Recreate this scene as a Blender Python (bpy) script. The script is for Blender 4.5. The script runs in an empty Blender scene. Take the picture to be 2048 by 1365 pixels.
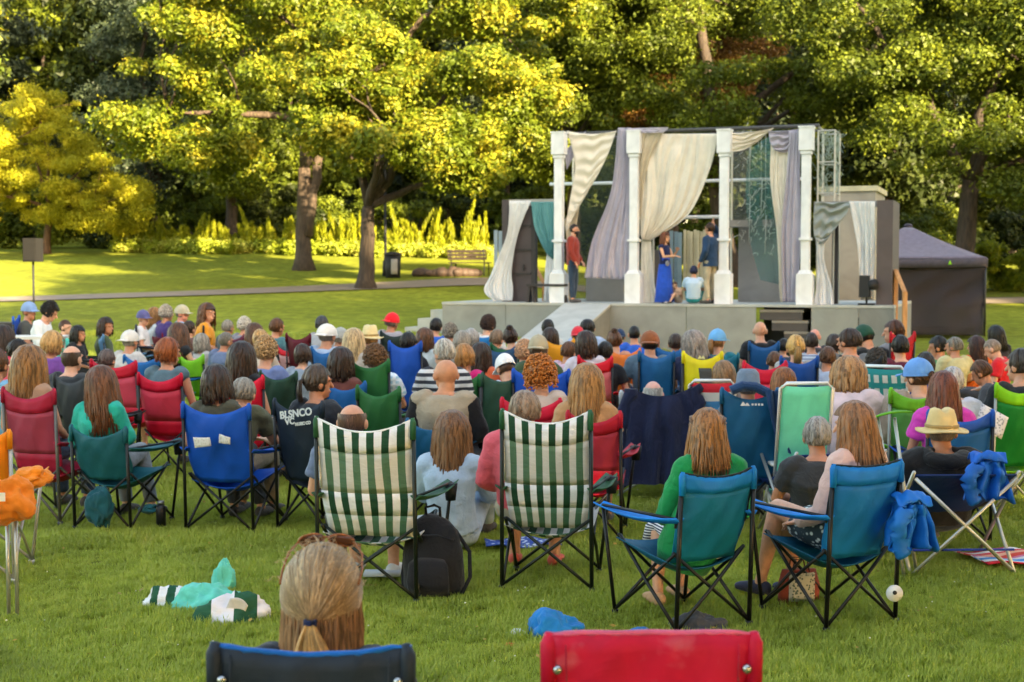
import bpy, math, random
import numpy as np
from mathutils import Vector, Matrix, noise
R = math.radians
rnd = random.Random(7)
scene = bpy.context.scene
col = scene.collection
# ------------------------------------------------------------------ camera, sky, sun, exposure
F = 2844.0; CH = 1.85; PITCH = math.atan((682.5-542)/F)
cd = bpy.data.cameras.new('camera'); cam = bpy.data.objects.new('camera', cd); col.objects.link(cam)
cam.location = (0, 0, CH); cam.rotation_euler = (R(90)-PITCH, 0, 0)
cd.sensor_width = 36; cd.lens = 36*F/2048; cd.clip_start = .1; cd.clip_end = 600
cd.dof.use_dof = True; cd.dof.focus_distance = 6.5; cd.dof.aperture_fstop = 5.0
scene.camera = cam
scene.render.resolution_x = 1024; scene.render.resolution_y = 682
SUN_EL = R(21); SD = Vector((-.62, .78, 0)).normalized()      # horizontal way the sunlight travels
world = bpy.data.worlds.new('World'); scene.world = world; world.use_nodes = True
nt = world.node_tree; nt.nodes.clear()
sky = nt.nodes.new('ShaderNodeTexSky'); sky.sky_type = 'NISHITA'; sky.sun_disc = False
sky.sun_elevation = SUN_EL; sky.sun_rotation = math.atan2(-SD.x, -SD.y)
sky.dust_density = 1.5; sky.ozone_density = .7
bg = nt.nodes.new('ShaderNodeBackground'); bg.inputs[1].default_value = .115
wo = nt.nodes.new('ShaderNodeOutputWorld')
wt = nt.nodes.new('ShaderNodeMix'); wt.data_type = 'RGBA'; wt.blend_type = 'MULTIPLY'; wt.inputs[0].default_value = 1; wt.inputs[7].default_value = (1.16, .99, .76, 1)
nt.links.new(sky.outputs[0], wt.inputs[6]); nt.links.new(wt.outputs[2], bg.inputs[0]); nt.links.new(bg.outputs[0], wo.inputs[0])
sl = bpy.data.lights.new('sun', 'SUN'); sl.energy = 5.0; sl.angle = R(.6); sl.color = (1, .78, .45)
sun = bpy.data.objects.new('sun', sl); col.objects.link(sun)
ld = Vector((SD.x*math.cos(SUN_EL), SD.y*math.cos(SUN_EL), -math.sin(SUN_EL)))
sun.rotation_euler = ld.to_track_quat('-Z', 'Y').to_euler(); sun.location = (40, -30, 40)
vs = scene.view_settings; vs.view_transform = 'Standard'; vs.look = 'None'; vs.gamma = 1; vs.exposure = 2.92
vs.use_curve_mapping = False

# ------------------------------------------------------------------ points
cp, sp = math.cos(PITCH), math.sin(PITCH)
C0 = Vector((0, 0, CH))
def ray(px, py):
    x = (px-1024)/F; y = -(py-682.5)/F
    return Vector((x, cp+y*sp, y*cp-sp))
def atY(px, py, Y):
    d = ray(px, py); return C0 + d*(Y/d.y)
def atZ(px, py, z):
    d = ray(px, py)
    t = (z-CH)/d.z if abs(d.z) > 1e-6 else 999
    return C0 + d*t
def sstep(a, b, v):
    t = max(0, min(1, (v-a)/(b-a))); return t*t*(3-2*t)
def gnd(x, y):
    L = float(np.interp(y, [14, 24, 34, 43, 60, 90, 220], [0, .15, .7, 1.28, 2.62, 4, 9]))
    Rr = float(np.interp(y, [30, 38, 60, 90, 220], [0, .1, 1.36, 2.6, 8]))
    t = sstep(-2, 9, x); return L*(1-t)+Rr*t
def on_ground(px, py):
    d = ray(px, py); Y = 3.0
    while Y < 150:
        p = C0+d*(Y/d.y)
        if p.z <= gnd(p.x, p.y): return Vector((p.x, p.y, gnd(p.x, p.y)))
        Y += .05
    return p

# ------------------------------------------------------------------ materials
def c(h):
    h = h.lstrip('#'); v = [int(h[i:i+2], 16)/255 for i in (0, 2, 4)]
    return tuple(x/12.92 if x <= .04045 else ((x+.055)/1.055)**2.4 for x in v)+(1,)
MC = {}
def mat(kind, hexc, **kw):
    key = (kind, hexc, tuple(sorted(kw.items())))
    if key in MC: return MC[key]
    m = bpy.data.materials.new(kind+'_'+hexc.strip('#')); m.use_nodes = True
    N = m.node_tree.nodes; L = m.node_tree.links
    b = N['Principled BSDF']; out = N['Material Output']
    base = c(hexc)
    tc = N.new('ShaderNodeTexCoord')
    def nz(scale, detail=4, vec=None, dist=0):
        n = N.new('ShaderNodeTexNoise'); n.inputs['Scale'].default_value = scale; n.inputs['Detail'].default_value = detail
        n.inputs['Distortion'].default_value = dist
        L.new(vec or tc.outputs['Object'], n.inputs['Vector']); return n
    def mapv(s, src='Object'):
        mp = N.new('ShaderNodeMapping'); mp.inputs['Scale'].default_value = s
        L.new(tc.outputs[src], mp.inputs['Vector']); return mp.outputs[0]
    def ramp(fac, stops):
        r = N.new('ShaderNodeValToRGB'); L.new(fac, r.inputs[0]); e = r.color_ramp.elements
        while len(e) < len(stops): e.new(.5)
        for i, (p, cc) in enumerate(stops): e[i].position = p; e[i].color = cc
        return r.outputs[0]
    def mul(cc, f): return tuple(min(1, x*f) for x in cc[:3])+(1,)
    def bump(h, st, dist=.01):
        bp = N.new('ShaderNodeBump'); bp.inputs['Strength'].default_value = st; bp.inputs['Distance'].default_value = dist
        L.new(h, bp.inputs['Height']); L.new(bp.outputs[0], b.inputs['Normal'])
    rough = kw.get('rough', .8)
    b.inputs['Roughness'].default_value = rough
    if kind == 'nylon': base = mul(base, 1.35)
    if kind == 'cloth':
        n = nz(9); L.new(ramp(n.outputs[0], [(.3, mul(base, .82)), (.7, mul(base, 1.12))]), b.inputs['Base Color'])
        n2 = nz(14, 6, dist=1.2); bump(n2.outputs[0], .55, .02)
        b.inputs['Sheen Weight'].default_value = .15
        b.inputs['Specular IOR Level'].default_value = .25
    elif kind == 'nylon':      # chair fabric: fine weave, soft sheen, sun-faded and creased
        n = nz(5, 5, dist=.6)
        L.new(ramp(n.outputs[0], [(.3, mul(base, .80)), (.72, mul(base, 1.15))]), b.inputs['Base Color'])
        v = mapv((2.2, 2.2, 1.6)); n2 = nz(3.2, 5, v, .9); bump(n2.outputs[0], .38, .03)
        if kw.get('worn'):
            nw = nz(7, 7, dist=.5); fr_ = ramp(nw.outputs[0], [(.53, (0, 0, 0, 1)), (.66, (1, 1, 1, 1))]); mw = N.new('ShaderNodeMix'); mw.data_type = 'RGBA'; old = b.inputs['Base Color'].links[0].from_socket; L.new(old, mw.inputs[6]); mw.inputs[7].default_value = c('#d88a98'); m7 = N.new('ShaderNodeMath'); m7.operation = 'MULTIPLY'; m7.inputs[1].default_value = .55; L.new(fr_, m7.inputs[0]); L.new(m7.outputs[0], mw.inputs[0]); L.new(mw.outputs[2], b.inputs['Base Color'])
        b.inputs['Roughness'].default_value = .55; b.inputs['Specular IOR Level'].default_value = .35
        tr = N.new('ShaderNodeBsdfTranslucent'); tr.inputs[0].default_value = base
        mx = N.new('ShaderNodeMixShader'); mx.inputs[0].default_value = kw.get('tr', .22)
        L.new(b.outputs[0], mx.inputs[1]); L.new(tr.outputs[0], mx.inputs[2]); L.new(mx.outputs[0], out.inputs[0])
    elif kind in ('stripe', 'tshirt_stripe', 'webbing', 'rainbow', 'plaid', 'xstripe'):
        c2 = c(kw['c2'])
        sep = N.new('ShaderNodeSeparateXYZ')
        L.new(tc.outputs['UV' if kind not in ('tshirt_stripe', 'plaid', 'xstripe') else 'Object'], sep.inputs[0])
        def wave(o, f, th=.5):
            m1 = N.new('ShaderNodeMath'); m1.operation = 'MULTIPLY'; m1.inputs[1].default_value = f; L.new(o, m1.inputs[0])
            m2 = N.new('ShaderNodeMath'); m2.operation = 'FRACT'; L.new(m1.outputs[0], m2.inputs[0])
            m3 = N.new('ShaderNodeMath'); m3.operation = 'GREATER_THAN'; m3.inputs[1].default_value = th; L.new(m2.outputs[0], m3.inputs[0])
            return m3.outputs[0]
        mixc = N.new('ShaderNodeMix'); mixc.data_type = 'RGBA'
        mixc.inputs[6].default_value = base; mixc.inputs[7].default_value = c2
        if kind == 'stripe': L.new(wave(sep.outputs[0], kw.get('n', 7)), mixc.inputs[0])
        elif kind == 'tshirt_stripe': L.new(wave(sep.outputs[2], kw.get('n', 22), .5), mixc.inputs[0])
        elif kind == 'webbing':
            a = wave(sep.outputs[0], 5, .42); d_ = wave(sep.outputs[1], 8, .42)
            mm = N.new('ShaderNodeMath'); mm.operation = 'MINIMUM'; L.new(a, mm.inputs[0]); L.new(d_, mm.inputs[1]); L.new(mm.outputs[0], mixc.inputs[0])
        elif kind == 'xstripe': L.new(wave(sep.outputs[0], kw.get('n', 22), .5), mixc.inputs[0])
        elif kind == 'plaid':
            a = wave(sep.outputs[0], 22); d_ = wave(sep.outputs[2], 22)
            mm = N.new('ShaderNodeMath'); mm.operation = 'MAXIMUM'; L.new(a, mm.inputs[0]); L.new(d_, mm.inputs[1]); L.new(mm.outputs[0], mixc.inputs[0])
        colr = mixc.outputs[2]
        if kind == 'rainbow':
            r = N.new('ShaderNodeValToRGB'); r.color_ramp.interpolation = 'CONSTANT'; L.new(sep.outputs[1], r.inputs[0]); e = r.color_ramp.elements
            cols = ['#d02a3a', '#e0e0e0', '#4a90d0', '#e8e0e0', '#d87a9a', '#e04a3a', '#f0b090', '#d8404a', '#f0e8e0', '#c83048']
            while len(e) < len(cols): e.new(.5)
            for i, h in enumerate(cols): e[i].position = i/len(cols); e[i].color = c(h)
            colr = r.outputs[0]
        L.new(colr, b.inputs['Base Color'])
        v = mapv((3, 3, 9)); n2 = nz(3, 5, v, 1.0); bump(n2.outputs[0], .3, .03)
        b.inputs['Specular IOR Level'].default_value = .3
    elif kind == 'hair':
        dark = mul(base, kw.get('lo', .42)); lite = mul(base, kw.get('hi', 1.5))
        v = mapv((60, 60, 5)); n = nz(2.0, 5, v, .8)
        sx = N.new('ShaderNodeSeparateXYZ'); L.new(tc.outputs['UV'], sx.inputs[0])
        mm = N.new('ShaderNodeMath'); mm.operation = 'MULTIPLY_ADD'; mm.inputs[1].default_value = .26; L.new(sx.outputs[0], mm.inputs[0])
        m9 = N.new('ShaderNodeMath'); m9.operation = 'MULTIPLY'; m9.inputs[1].default_value = kw.get('nz', .74); L.new(n.outputs[0], m9.inputs[0]); L.new(m9.outputs[0], mm.inputs[2])
        L.new(ramp(mm.outputs[0], [(.34, dark), (.5, base), (.74, lite)]), b.inputs['Base Color'])
        bump(n.outputs[0], .25, .006); b.inputs['Roughness'].default_value = .42
        b.inputs['Specular IOR Level'].default_value = .35
    elif kind == 'skin':
        n = nz(30, 3); L.new(ramp(n.outputs[0], [(.3, mul(base, .9)), (.7, mul(base, 1.08))]), b.inputs['Base Color'])
        b.inputs['Roughness'].default_value = .5
        b.inputs['Subsurface Weight'].default_value = .08; b.inputs['Subsurface Radius'].default_value = (.01, .004, .002)
    elif kind == 'leaf':
        geo = N.new('ShaderNodeObjectInfo')
        n = nz(kw.get('ns', .9), 3); n2 = nz(11, 2)
        ad = N.new('ShaderNodeMath'); ad.operation = 'MULTIPLY_ADD'; ad.inputs[1].default_value = .5; L.new(n2.outputs[0], ad.inputs[0]); 
        m5 = N.new('ShaderNodeMath'); m5.operation = 'MULTIPLY'; m5.inputs[1].default_value = .5; L.new(n.outputs[0], m5.inputs[0]); L.new(m5.outputs[0], ad.inputs[2])
        c2 = c(kw['c2']) if 'c2' in kw else mul(base, 1.5)
        cc = ramp(ad.outputs[0], [(.34, mul(base, .65)), (.5, base), (.66, c2)])
        L.new(cc, b.inputs['Base Color']); b.inputs['Roughness'].default_value = .5
        b.inputs['Specular IOR Level'].default_value = .25
        tr = N.new('ShaderNodeBsdfTranslucent')
        hs = N.new('ShaderNodeHueSaturation'); hs.inputs['Value'].default_value = 1.25; hs.inputs['Hue'].default_value = .487; L.new(cc, hs.inputs['Color']); L.new(hs.outputs[0], tr.inputs[0])
        mx = N.new('ShaderNodeMixShader'); mx.inputs[0].default_value = kw.get('tr', .45)
        L.new(b.outputs[0], mx.inputs[1]); L.new(tr.outputs[0], mx.inputs[2]); L.new(mx.outputs[0], out.inputs[0])
    elif kind == 'bark':
        v = mapv((6, 6, 1.1)); n = nz(2.5, 7, v, .5)
        L.new(ramp(n.outputs[0], [(.35, mul(base, .45)), (.6, base), (.8, mul(base, 1.5))]), b.inputs['Base Color']); bump(n.outputs[0], .9, .05)
    elif kind == 'lawn':
        n = nz(.16, 5); n2 = nz(3.5, 6, dist=.4); n3 = nz(40, 3)
        m1 = N.new('ShaderNodeMath'); m1.operation = 'MULTIPLY_ADD'; m1.inputs[1].default_value = .5; L.new(n2.outputs[0], m1.inputs[0])
        m2 = N.new('ShaderNodeMath'); m2.operation = 'MULTIPLY'; m2.inputs[1].default_value = .5; L.new(n.outputs[0], m2.inputs[0]); L.new(m2.outputs[0], m1.inputs[2])
        L.new(ramp(m1.outputs[0], [(.33, mul(base, .62)), (.5, base), (.7, c('#9aa034'))]), b.inputs['Base Color'])
        bump(n3.outputs[0], .6, .03); b.inputs['Roughness'].default_value = .9; b.inputs['Specular IOR Level'].default_value = .15
    elif kind == 'blade':
        ge = N.new('ShaderNodeNewGeometry'); n = nz(1.4, 6, ge.outputs['Position'], .6); n8 = nz(90, 2, ge.outputs['Position'])
        ma = N.new('ShaderNodeMath'); ma.operation = 'MULTIPLY_ADD'; ma.inputs[1].default_value = .45; L.new(n8.outputs[0], ma.inputs[0]); mb_ = N.new('ShaderNodeMath'); mb_.operation = 'MULTIPLY'; mb_.inputs[1].default_value = .55; L.new(n.outputs[0], mb_.inputs[0]); L.new(mb_.outputs[0], ma.inputs[2])
        L.new(ramp(ma.outputs[0], [(.36, mul(base, .5)), (.5, base), (.60, c('#b8bc4c')), (.68, c('#b8a868'))]), b.inputs['Base Color'])
        b.inputs['Roughness'].default_value = .55
        tr = N.new('ShaderNodeBsdfTranslucent'); tr.inputs[0].default_value = mul(base, 1.3)
        mx = N.new('ShaderNodeMixShader'); mx.inputs[0].default_value = .35
        L.new(b.outputs[0], mx.inputs[1]); L.new(tr.outputs[0], mx.inputs[2]); L.new(mx.outputs[0], out.inputs[0])
    elif kind == 'paint':       # worn painted plywood and walls
        n = nz(2.2, 7, dist=.8); n2 = nz(35, 3)
        L.new(ramp(n.outputs[0], [(.3, mul(base, .84)), (.68, mul(base, 1.08))]), b.inputs['Base Color']); bump(n2.outputs[0], .12, .01)
        b.inputs['Roughness'].default_value = .65
    elif kind == 'sheer':
        n = nz(6, 4); L.new(ramp(n.outputs[0], [(.3, mul(base, .9)), (.7, mul(base, 1.06))]), b.inputs['Base Color'])
        tr = N.new('ShaderNodeBsdfTranslucent'); tr.inputs[0].default_value = base
        mx = N.new('ShaderNodeMixShader'); mx.inputs[0].default_value = .35
        L.new(b.outputs[0], mx.inputs[1]); L.new(tr.outputs[0], mx.inputs[2])
        tp = N.new('ShaderNodeBsdfTransparent'); m2 = N.new('ShaderNodeMixShader'); m2.inputs[0].default_value = kw.get('alpha', 0.0)
        L.new(mx.outputs[0], m2.inputs[1]); L.new(tp.outputs[0], m2.inputs[2]); L.new(m2.outputs[0], out.inputs[0])
    elif kind == 'wood':
        v = mapv((8, 8, .8)); n = nz(3, 5, v, 1.0)
        L.new(ramp(n.outputs[0], [(.35, mul(base, .7)), (.65, mul(base, 1.1))]), b.inputs['Base Color'])
    elif kind == 'floral':
        n = N.new('ShaderNodeTexVoronoi'); n.inputs['Scale'].default_value = kw.get('scale', 40); L.new(tc.outputs['Object'], n.inputs['Vector'])
        L.new(ramp(n.outputs['Distance'], [(.25, c(kw['c2'])), (.45, base)]), b.inputs['Base Color'])
    elif kind == 'metal':
        b.inputs['Base Color'].default_value = base; b.inputs['Metallic'].default_value = kw.get('met', .6); b.inputs['Roughness'].default_value = rough if 'rough' in kw else .4
    else:
        n = nz(6, 4); L.new(ramp(n.outputs[0], [(.3, mul(base, .9)), (.7, mul(base, 1.06))]), b.inputs['Base Color'])
    MC[key] = m
    return m

# ------------------------------------------------------------------ mesh builder
def V(*a): return Vector(a)
class MB:
    def __init__(s): s.v = []; s.f = []; s.m = []; s.uv = {}
    def add(s, vs_, fs, mi=0, uvs=None):
        o = len(s.v); s.v += [tuple(x) for x in vs_]
        for k, f in enumerate(fs):
            if uvs: s.uv[len(s.f)] = uvs[k]
            s.f.append(tuple(i+o for i in f)); s.m.append(mi)
        return s
    def box(s, ctr, size, rot=None, mi=0, taper=1.0):
        x, y, z = [a/2 for a in size]; M_ = rot or Matrix.Identity(3)
        P = [Vector(ctr)+M_@V(sx*x*(taper if sz > 0 else 1), sy*y*(taper if sz > 0 else 1), sz*z) for sz in (-1, 1) for sx, sy in ((-1, -1), (1, -1), (1, 1), (-1, 1))]
        return s.add(P, [(3, 2, 1, 0), (4, 5, 6, 7), (0, 1, 5, 4), (1, 2, 6, 5), (2, 3, 7, 6), (3, 0, 4, 7)], mi)
    def hexa(s, P, mi=0):       # 8 points: bottom ring, top ring
        return s.add(P, [(3, 2, 1, 0), (4, 5, 6, 7), (0, 1, 5, 4), (1, 2, 6, 5), (2, 3, 7, 6), (3, 0, 4, 7)], mi)
    def loft(s, secs, side=None, n=12, mi=0, cap=True, uvc=None):
        rings = []; cs = [Vector(q[0]) for q in secs]
        for i, q in enumerate(secs):
            a = q[1]; b_ = q[2] if len(q) > 2 else q[1]
            t = (cs[min(i+1, len(cs)-1)]-cs[max(i-1, 0)])
            t = t.normalized() if t.length > 1e-9 else V(0, 0, 1)
            sd = Vector(side) if side is not None else (V(1, 0, 0) if abs(t.x) < .9 else V(0, 1, 0))
            X = (sd-t*sd.dot(t)); X = X.normalized() if X.length > 1e-6 else t.orthogonal().normalized()
            Y = t.cross(X)
            rings.append([cs[i]+X*(a*math.cos(2*math.pi*k/n))+Y*(b_*math.sin(2*math.pi*k/n)) for k in range(n)])
        vv = [p for r in rings for p in r]; ff = []
        for i in range(len(rings)-1):
            for k in range(n):
                k2 = (k+1) % n; ff.append((i*n+k, i*n+k2, (i+1)*n+k2, (i+1)*n+k))
        if cap:
            ff.append(tuple(range(n-1, -1, -1))); ff.append(tuple((len(rings)-1)*n+k for k in range(n)))
        return s.add(vv, ff, mi, [[uvc]*len(f) for f in ff] if uvc else None)
    def tube(s, p0, p1, r, n=8, mi=0, r2=None): return s.loft([(p0, r, r), (p1, r2 or r, r2 or r)], n=n, mi=mi)
    def path(s, pts, r, n=8, mi=0): return s.loft([(p, r, r) for p in pts], n=n, mi=mi)
    def capsule(s, pts, rads, n=10, side=None):
        pts = [Vector(p) for p in pts]; secs = []
        rr = [(r if isinstance(r, tuple) else (r, r)) for r in rads]
        d0 = (pts[0]-pts[1]).normalized(); d1 = (pts[-1]-pts[-2]).normalized()
        for q in (.98, .8, .5): 
            k = math.sqrt(1-q*q); secs.append((pts[0]+d0*(max(rr[0])*q*.8), rr[0][0]*k, rr[0][1]*k))
        for p, r in zip(pts, rr): secs.append((p, r[0], r[1]))
        for q in (.5, .8, .98):
            k = math.sqrt(1-q*q); secs.append((pts[-1]+d1*(max(rr[-1])*q*.8), rr[-1][0]*k, rr[-1][1]*k))
        return s.loft(secs, side=side, n=n)
    def ell(s, ctr, rad, M_=None, nu=14, nv=9, mi=0):
        M_ = M_ or Matrix.Identity(3); vv = []; ff = []; ctr = Vector(ctr)
        for j in range(1, nv):
            th = math.pi*j/nv
            for i in range(nu):
                ph = 2*math.pi*i/nu
                vv.append(ctr+M_@V(rad[0]*math.sin(th)*math.cos(ph), rad[1]*math.sin(th)*math.sin(ph), rad[2]*math.cos(th)))
        vv.append(ctr+M_@V(0, 0, rad[2])); vv.append(ctr-M_@V(0, 0, rad[2])); T = len(vv)-2
        for j in range(nv-2):
            for i in range(nu):
                i2 = (i+1) % nu; ff.append((j*nu+i, (j+1)*nu+i, (j+1)*nu+i2, j*nu+i2))
        for i in range(nu):
            i2 = (i+1) % nu; ff.append((T, i, i2)); ff.append((T+1, (nv-2)*nu+i2, (nv-2)*nu+i))
        return s.add(vv, ff, mi)
    def sheet(s, fn, nu, nv, thick=.006, mi=0, flipn=1):
        """closed two-sided cloth: fn(u,v) -> point"""
        G = [[Vector(fn(i/nu, j/nv)) for i in range(nu+1)] for j in range(nv+1)]
        Nn = [[None]*(nu+1) for _ in range(nv+1)]
        for j in range(nv+1):
            for i in range(nu+1):
                a = G[j][min(i+1, nu)]-G[j][max(i-1, 0)]; b_ = G[min(j+1, nv)][i]-G[max(j-1, 0)][i]
                q = a.cross(b_); Nn[j][i] = q.normalized() if q.length > 1e-9 else V(0, 1, 0)
        vv = []; W = nu+1; K = W*(nv+1)
        for sg in (1, -1):
            for j in range(nv+1):
                for i in range(W): vv.append(G[j][i]+Nn[j][i]*(thick/2*sg))
        ff = []; uvs = []
        for j in range(nv):
            for i in range(nu):
                a = j*W+i; q = (a, a+1, a+1+W, a+W); u = [(i/nu, j/nv), ((i+1)/nu, j/nv), ((i+1)/nu, (j+1)/nv), (i/nu, (j+1)/nv)]
                ff.append(q); uvs.append(u); ff.append(tuple(x+K for x in reversed(q))); uvs.append(u[::-1])
        def edge(a, b_, u): ff.append((a, a+K, b_+K, b_)); uvs.append([u]*4)
        for i in range(nu): edge(i, i+1, (i/nu, 0)); edge(nv*W+i+1, nv*W+i, (i/nu, 1))
        for j in range(nv): edge((j+1)*W, j*W, (0, j/nv)); edge(j*W+nu, (j+1)*W+nu, (.999, j/nv))
        return s.add(vv, ff, mi, uvs)
    def mesh(s, name, smooth=True):
        me = bpy.data.meshes.new(name); me.from_pydata(s.v, [], s.f)
        if any(s.m): me.polygons.foreach_set('material_index', s.m)
        if s.uv:
            L = me.uv_layers.new(name='UVMap'); 
            buf = []
            for i, f in enumerate(s.f):
                u = s.uv.get(i); buf += [k for q in (u or [(0, 0)]*len(f)) for k in q]
            L.data.foreach_set('uv', buf)
        if smooth: me.shade_smooth() if hasattr(me, 'shade_smooth') else None
        me.update(); return me
    def build(s, name, mats, parent=None, smooth=True, loc=None, **tags):
        me = s.mesh(name, smooth)
        for m in (mats if isinstance(mats, (list, tuple)) else [mats]): me.materials.append(m)
        return link(name, me, parent, loc, **tags)
def tag(o, label=None, cat=None, group=None, kind=None):
    if label: o['label'] = label
    if cat: o['category'] = cat
    if group: o['group'] = group
    if kind: o['kind'] = kind
    return o
def link(name, me, parent=None, loc=None, **tags):
    o = bpy.data.objects.new(name, me); col.objects.link(o)
    if parent: o.parent = parent
    if loc is not None: o.location = loc
    return tag(o, **tags)
def empty(name, loc=(0, 0, 0), rz=0, **tags):
    o = bpy.data.objects.new(name, None); col.objects.link(o); o.location = loc; o.rotation_euler = (0, 0, rz); o.empty_display_size = .1
    return tag(o, **tags)
def use(name, me, mt, parent):
    """shared mesh, own material"""
    o = bpy.data.objects.new(name, me); col.objects.link(o); o.parent = parent
    if not me.materials: me.materials.append(None)
    o.material_slots[0].link = 'OBJECT'; o.material_slots[0].material = mt
    return o
def quads(name, P, mt, parent=None):
    """P: (N,k,3) array -> one mesh of loose leaves"""
    N_ = len(P); K_ = P.shape[1]; me = bpy.data.meshes.new(name)
    me.vertices.add(N_*K_); me.vertices.foreach_set('co', P.reshape(-1).astype(np.float32))
    me.loops.add(N_*K_); me.loops.foreach_set('vertex_index', np.arange(N_*K_, dtype=np.int32))
    me.polygons.add(N_); me.polygons.foreach_set('loop_start', np.arange(0, N_*K_, K_, dtype=np.int32))
    try: me.polygons.foreach_set('loop_total', np.full(N_, K_, dtype=np.int32))
    except Exception: pass
    me.update(calc_edges=True); me.materials.append(mt)
    return link(name, me, parent)
# ------------------------------------------------------------------ ground
def ground():
    xs = np.concatenate([np.linspace(-160, -30, 14), np.linspace(-28, 28, 57), np.linspace(30, 160, 14)])
    ys = np.concatenate([np.linspace(-90, 0, 12), np.linspace(1, 70, 70), np.linspace(73, 230, 30)])
    vv = [(x, y, gnd(x, y)) for y in ys for x in xs]; W = len(xs)
    ff = [(j*W+i, j*W+i+1, (j+1)*W+i+1, (j+1)*W+i) for j in range(len(ys)-1) for i in range(W-1)]
    mb = MB(); mb.add(vv, ff); mb.build('ground', mat('lawn', '#70781e'), kind='structure')
ground()
def strip(name, pts, widths, mt, up=.03):
    mb = MB(); vv = []
    for i, p in enumerate(pts):
        t = (pts[min(i+1, len(pts)-1)]-pts[max(i-1, 0)]); t.z = 0; t.normalize(); s_ = V(-t.y, t.x, 0)*widths[i]/2
        for q in (-1, -.33, .33, 1):
            a = p+s_*q; vv.append((a.x, a.y, gnd(a.x, a.y)+up))
    ff = [(i*4+k, i*4+k+1, (i+1)*4+k+1, (i+1)*4+k) for i in range(len(pts)-1) for k in range(3)]
    mb.add(vv, ff); return mb.build(name, mt, kind='structure')
def resample(pts, n=60):
    out = []
    for i in range(n+1):
        t = i/n*(len(pts)-1); k = min(int(t), len(pts)-2); out.append(pts[k].lerp(pts[k+1], t-k))
    return out
asphalt = mat('paint', '#82766a')
pp = [on_ground(-420, 606), on_ground(0, 601), on_ground(400, 588), on_ground(700, 576), on_ground(850, 569), on_ground(1000, 565), V(6, 47.5, 0), V(13, 49.5, 0), V(21, 50.5, 0), V(30, 52, 0), V(48, 58, 0)]
strip('path', resample(pp), [1.3+1.2*min(1, i/30) for i in range(61)], asphalt)

# ------------------------------------------------------------------ grass: blades where they can be told apart
def grass():
    rs = np.random.RandomState(3)
    tufts = []
    for k in range(4):
        mb = MB()
        for i in range(34):
            a = rs.rand()*6.28; r_ = .055*math.sqrt(rs.rand()); b0 = V(r_*math.cos(a), r_*math.sin(a), -.004)
            h = .022+.036*rs.rand(); ang = rs.rand()*6.28; ln = .015+.022*rs.rand(); w = .0022+.0014*rs.rand()
            d = V(math.cos(ang), math.sin(ang), 0); s_ = V(-d.y, d.x, 0)*w
            mb.add([b0-s_, b0+s_, b0+d*ln*.4+V(0, 0, h*.65)+s_*.8, b0+d*ln*.4+V(0, 0, h*.65)-s_*.8, b0+d*ln+V(0, 0, h)], [(0, 1, 2, 3), (3, 2, 4)])
        o = mb.build('grass_tuft', mat('blade', '#a6b242'), kind='stuff'); o.location = (0, 0, -5-k); tufts.append(o)
    pts = []
    y = 2.9
    while y < 30:
        dens = 520 if y < 9 else 520*(9/y)**1.6
        dy = .5; x0 = y*.40+.4
        n = int(dens*dy*2*x0); px = (rs.rand(n)*2-1)*x0; py = y+rs.rand(n)*dy
        for a, b_ in zip(px, py): pts.append((a, b_, gnd(a, b_)))
        y += dy
    me = bpy.data.meshes.new('grass'); me.from_pydata(pts, [], [])
    at = me.attributes.new('sc', 'FLOAT', 'POINT')
    sc = [(.8+.6*noise.noise(V(p[0]*1.3, p[1]*1.3, 0)))*(1 if p[1] < 9 else (p[1]/9)**.55)*(.8+.4*rs.rand()) for p in pts]
    at.data.foreach_set('value', sc)
    g = link('grass', me, label='short mown green lawn grass around the folding chairs', cat='grass', kind='stuff')
    ng = bpy.data.node_groups.new('grass_nodes', 'GeometryNodeTree')
    ng.interface.new_socket('Geometry', in_out='INPUT', socket_type='NodeSocketGeometry'); ng.interface.new_socket('Geometry', in_out='OUTPUT', socket_type='NodeSocketGeometry')
    N = ng.nodes; L = ng.links; gi = N.new('NodeGroupInput'); go = N.new('NodeGroupOutput')
    iop = N.new('GeometryNodeInstanceOnPoints'); L.new(gi.outputs[0], iop.inputs['Points'])
    jn = N.new('GeometryNodeJoinGeometry')
    g2i = N.new('GeometryNodeGeometryToInstance')
    for t in tufts:
        oi = N.new('GeometryNodeObjectInfo'); oi.inputs['Object'].default_value = t; oi.inputs['As Instance'].default_value = True; oi.transform_space = 'ORIGINAL'; L.new(oi.outputs['Geometry'], jn.inputs[0])
    L.new(jn.outputs[0], iop.inputs['Instance']); iop.inputs['Pick Instance'].default_value = True
    rv = N.new('FunctionNodeRandomValue'); rv.data_type = 'FLOAT_VECTOR'; rv.inputs[0].default_value = (-.15, -.15, 0); rv.inputs[1].default_value = (.15, .15, 6.28); L.new(rv.outputs[0], iop.inputs['Rotation'])
    na = N.new('GeometryNodeInputNamedAttribute'); na.data_type = 'FLOAT'; na.inputs[0].default_value = 'sc'; L.new(na.outputs[0], iop.inputs['Scale'])
    L.new(iop.outputs[0], go.inputs[0])
    md = g.modifiers.new('grass', 'NODES'); md.node_group = ng
    for t in tufts: t.hide_render = True
    return g, tufts
GRASS, TUFTS = grass()

# clover flecks
mb = MB()
for i in range(200):
    y = 3.2+9*rnd.random()**1.3; x = (rnd.random()*2-1)*y*.38; z = gnd(x, y)+.035+.02*rnd.random(); r_ = .003+.003*rnd.random()
    mb.ell((x, y, z), (r_, r_, r_*.8), nu=6, nv=4)
mb.build('clover_flowers', mat('plain', '#d8dcc0'), label='tiny white clover heads scattered through the near lawn', cat='clover', kind='stuff')

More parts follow.
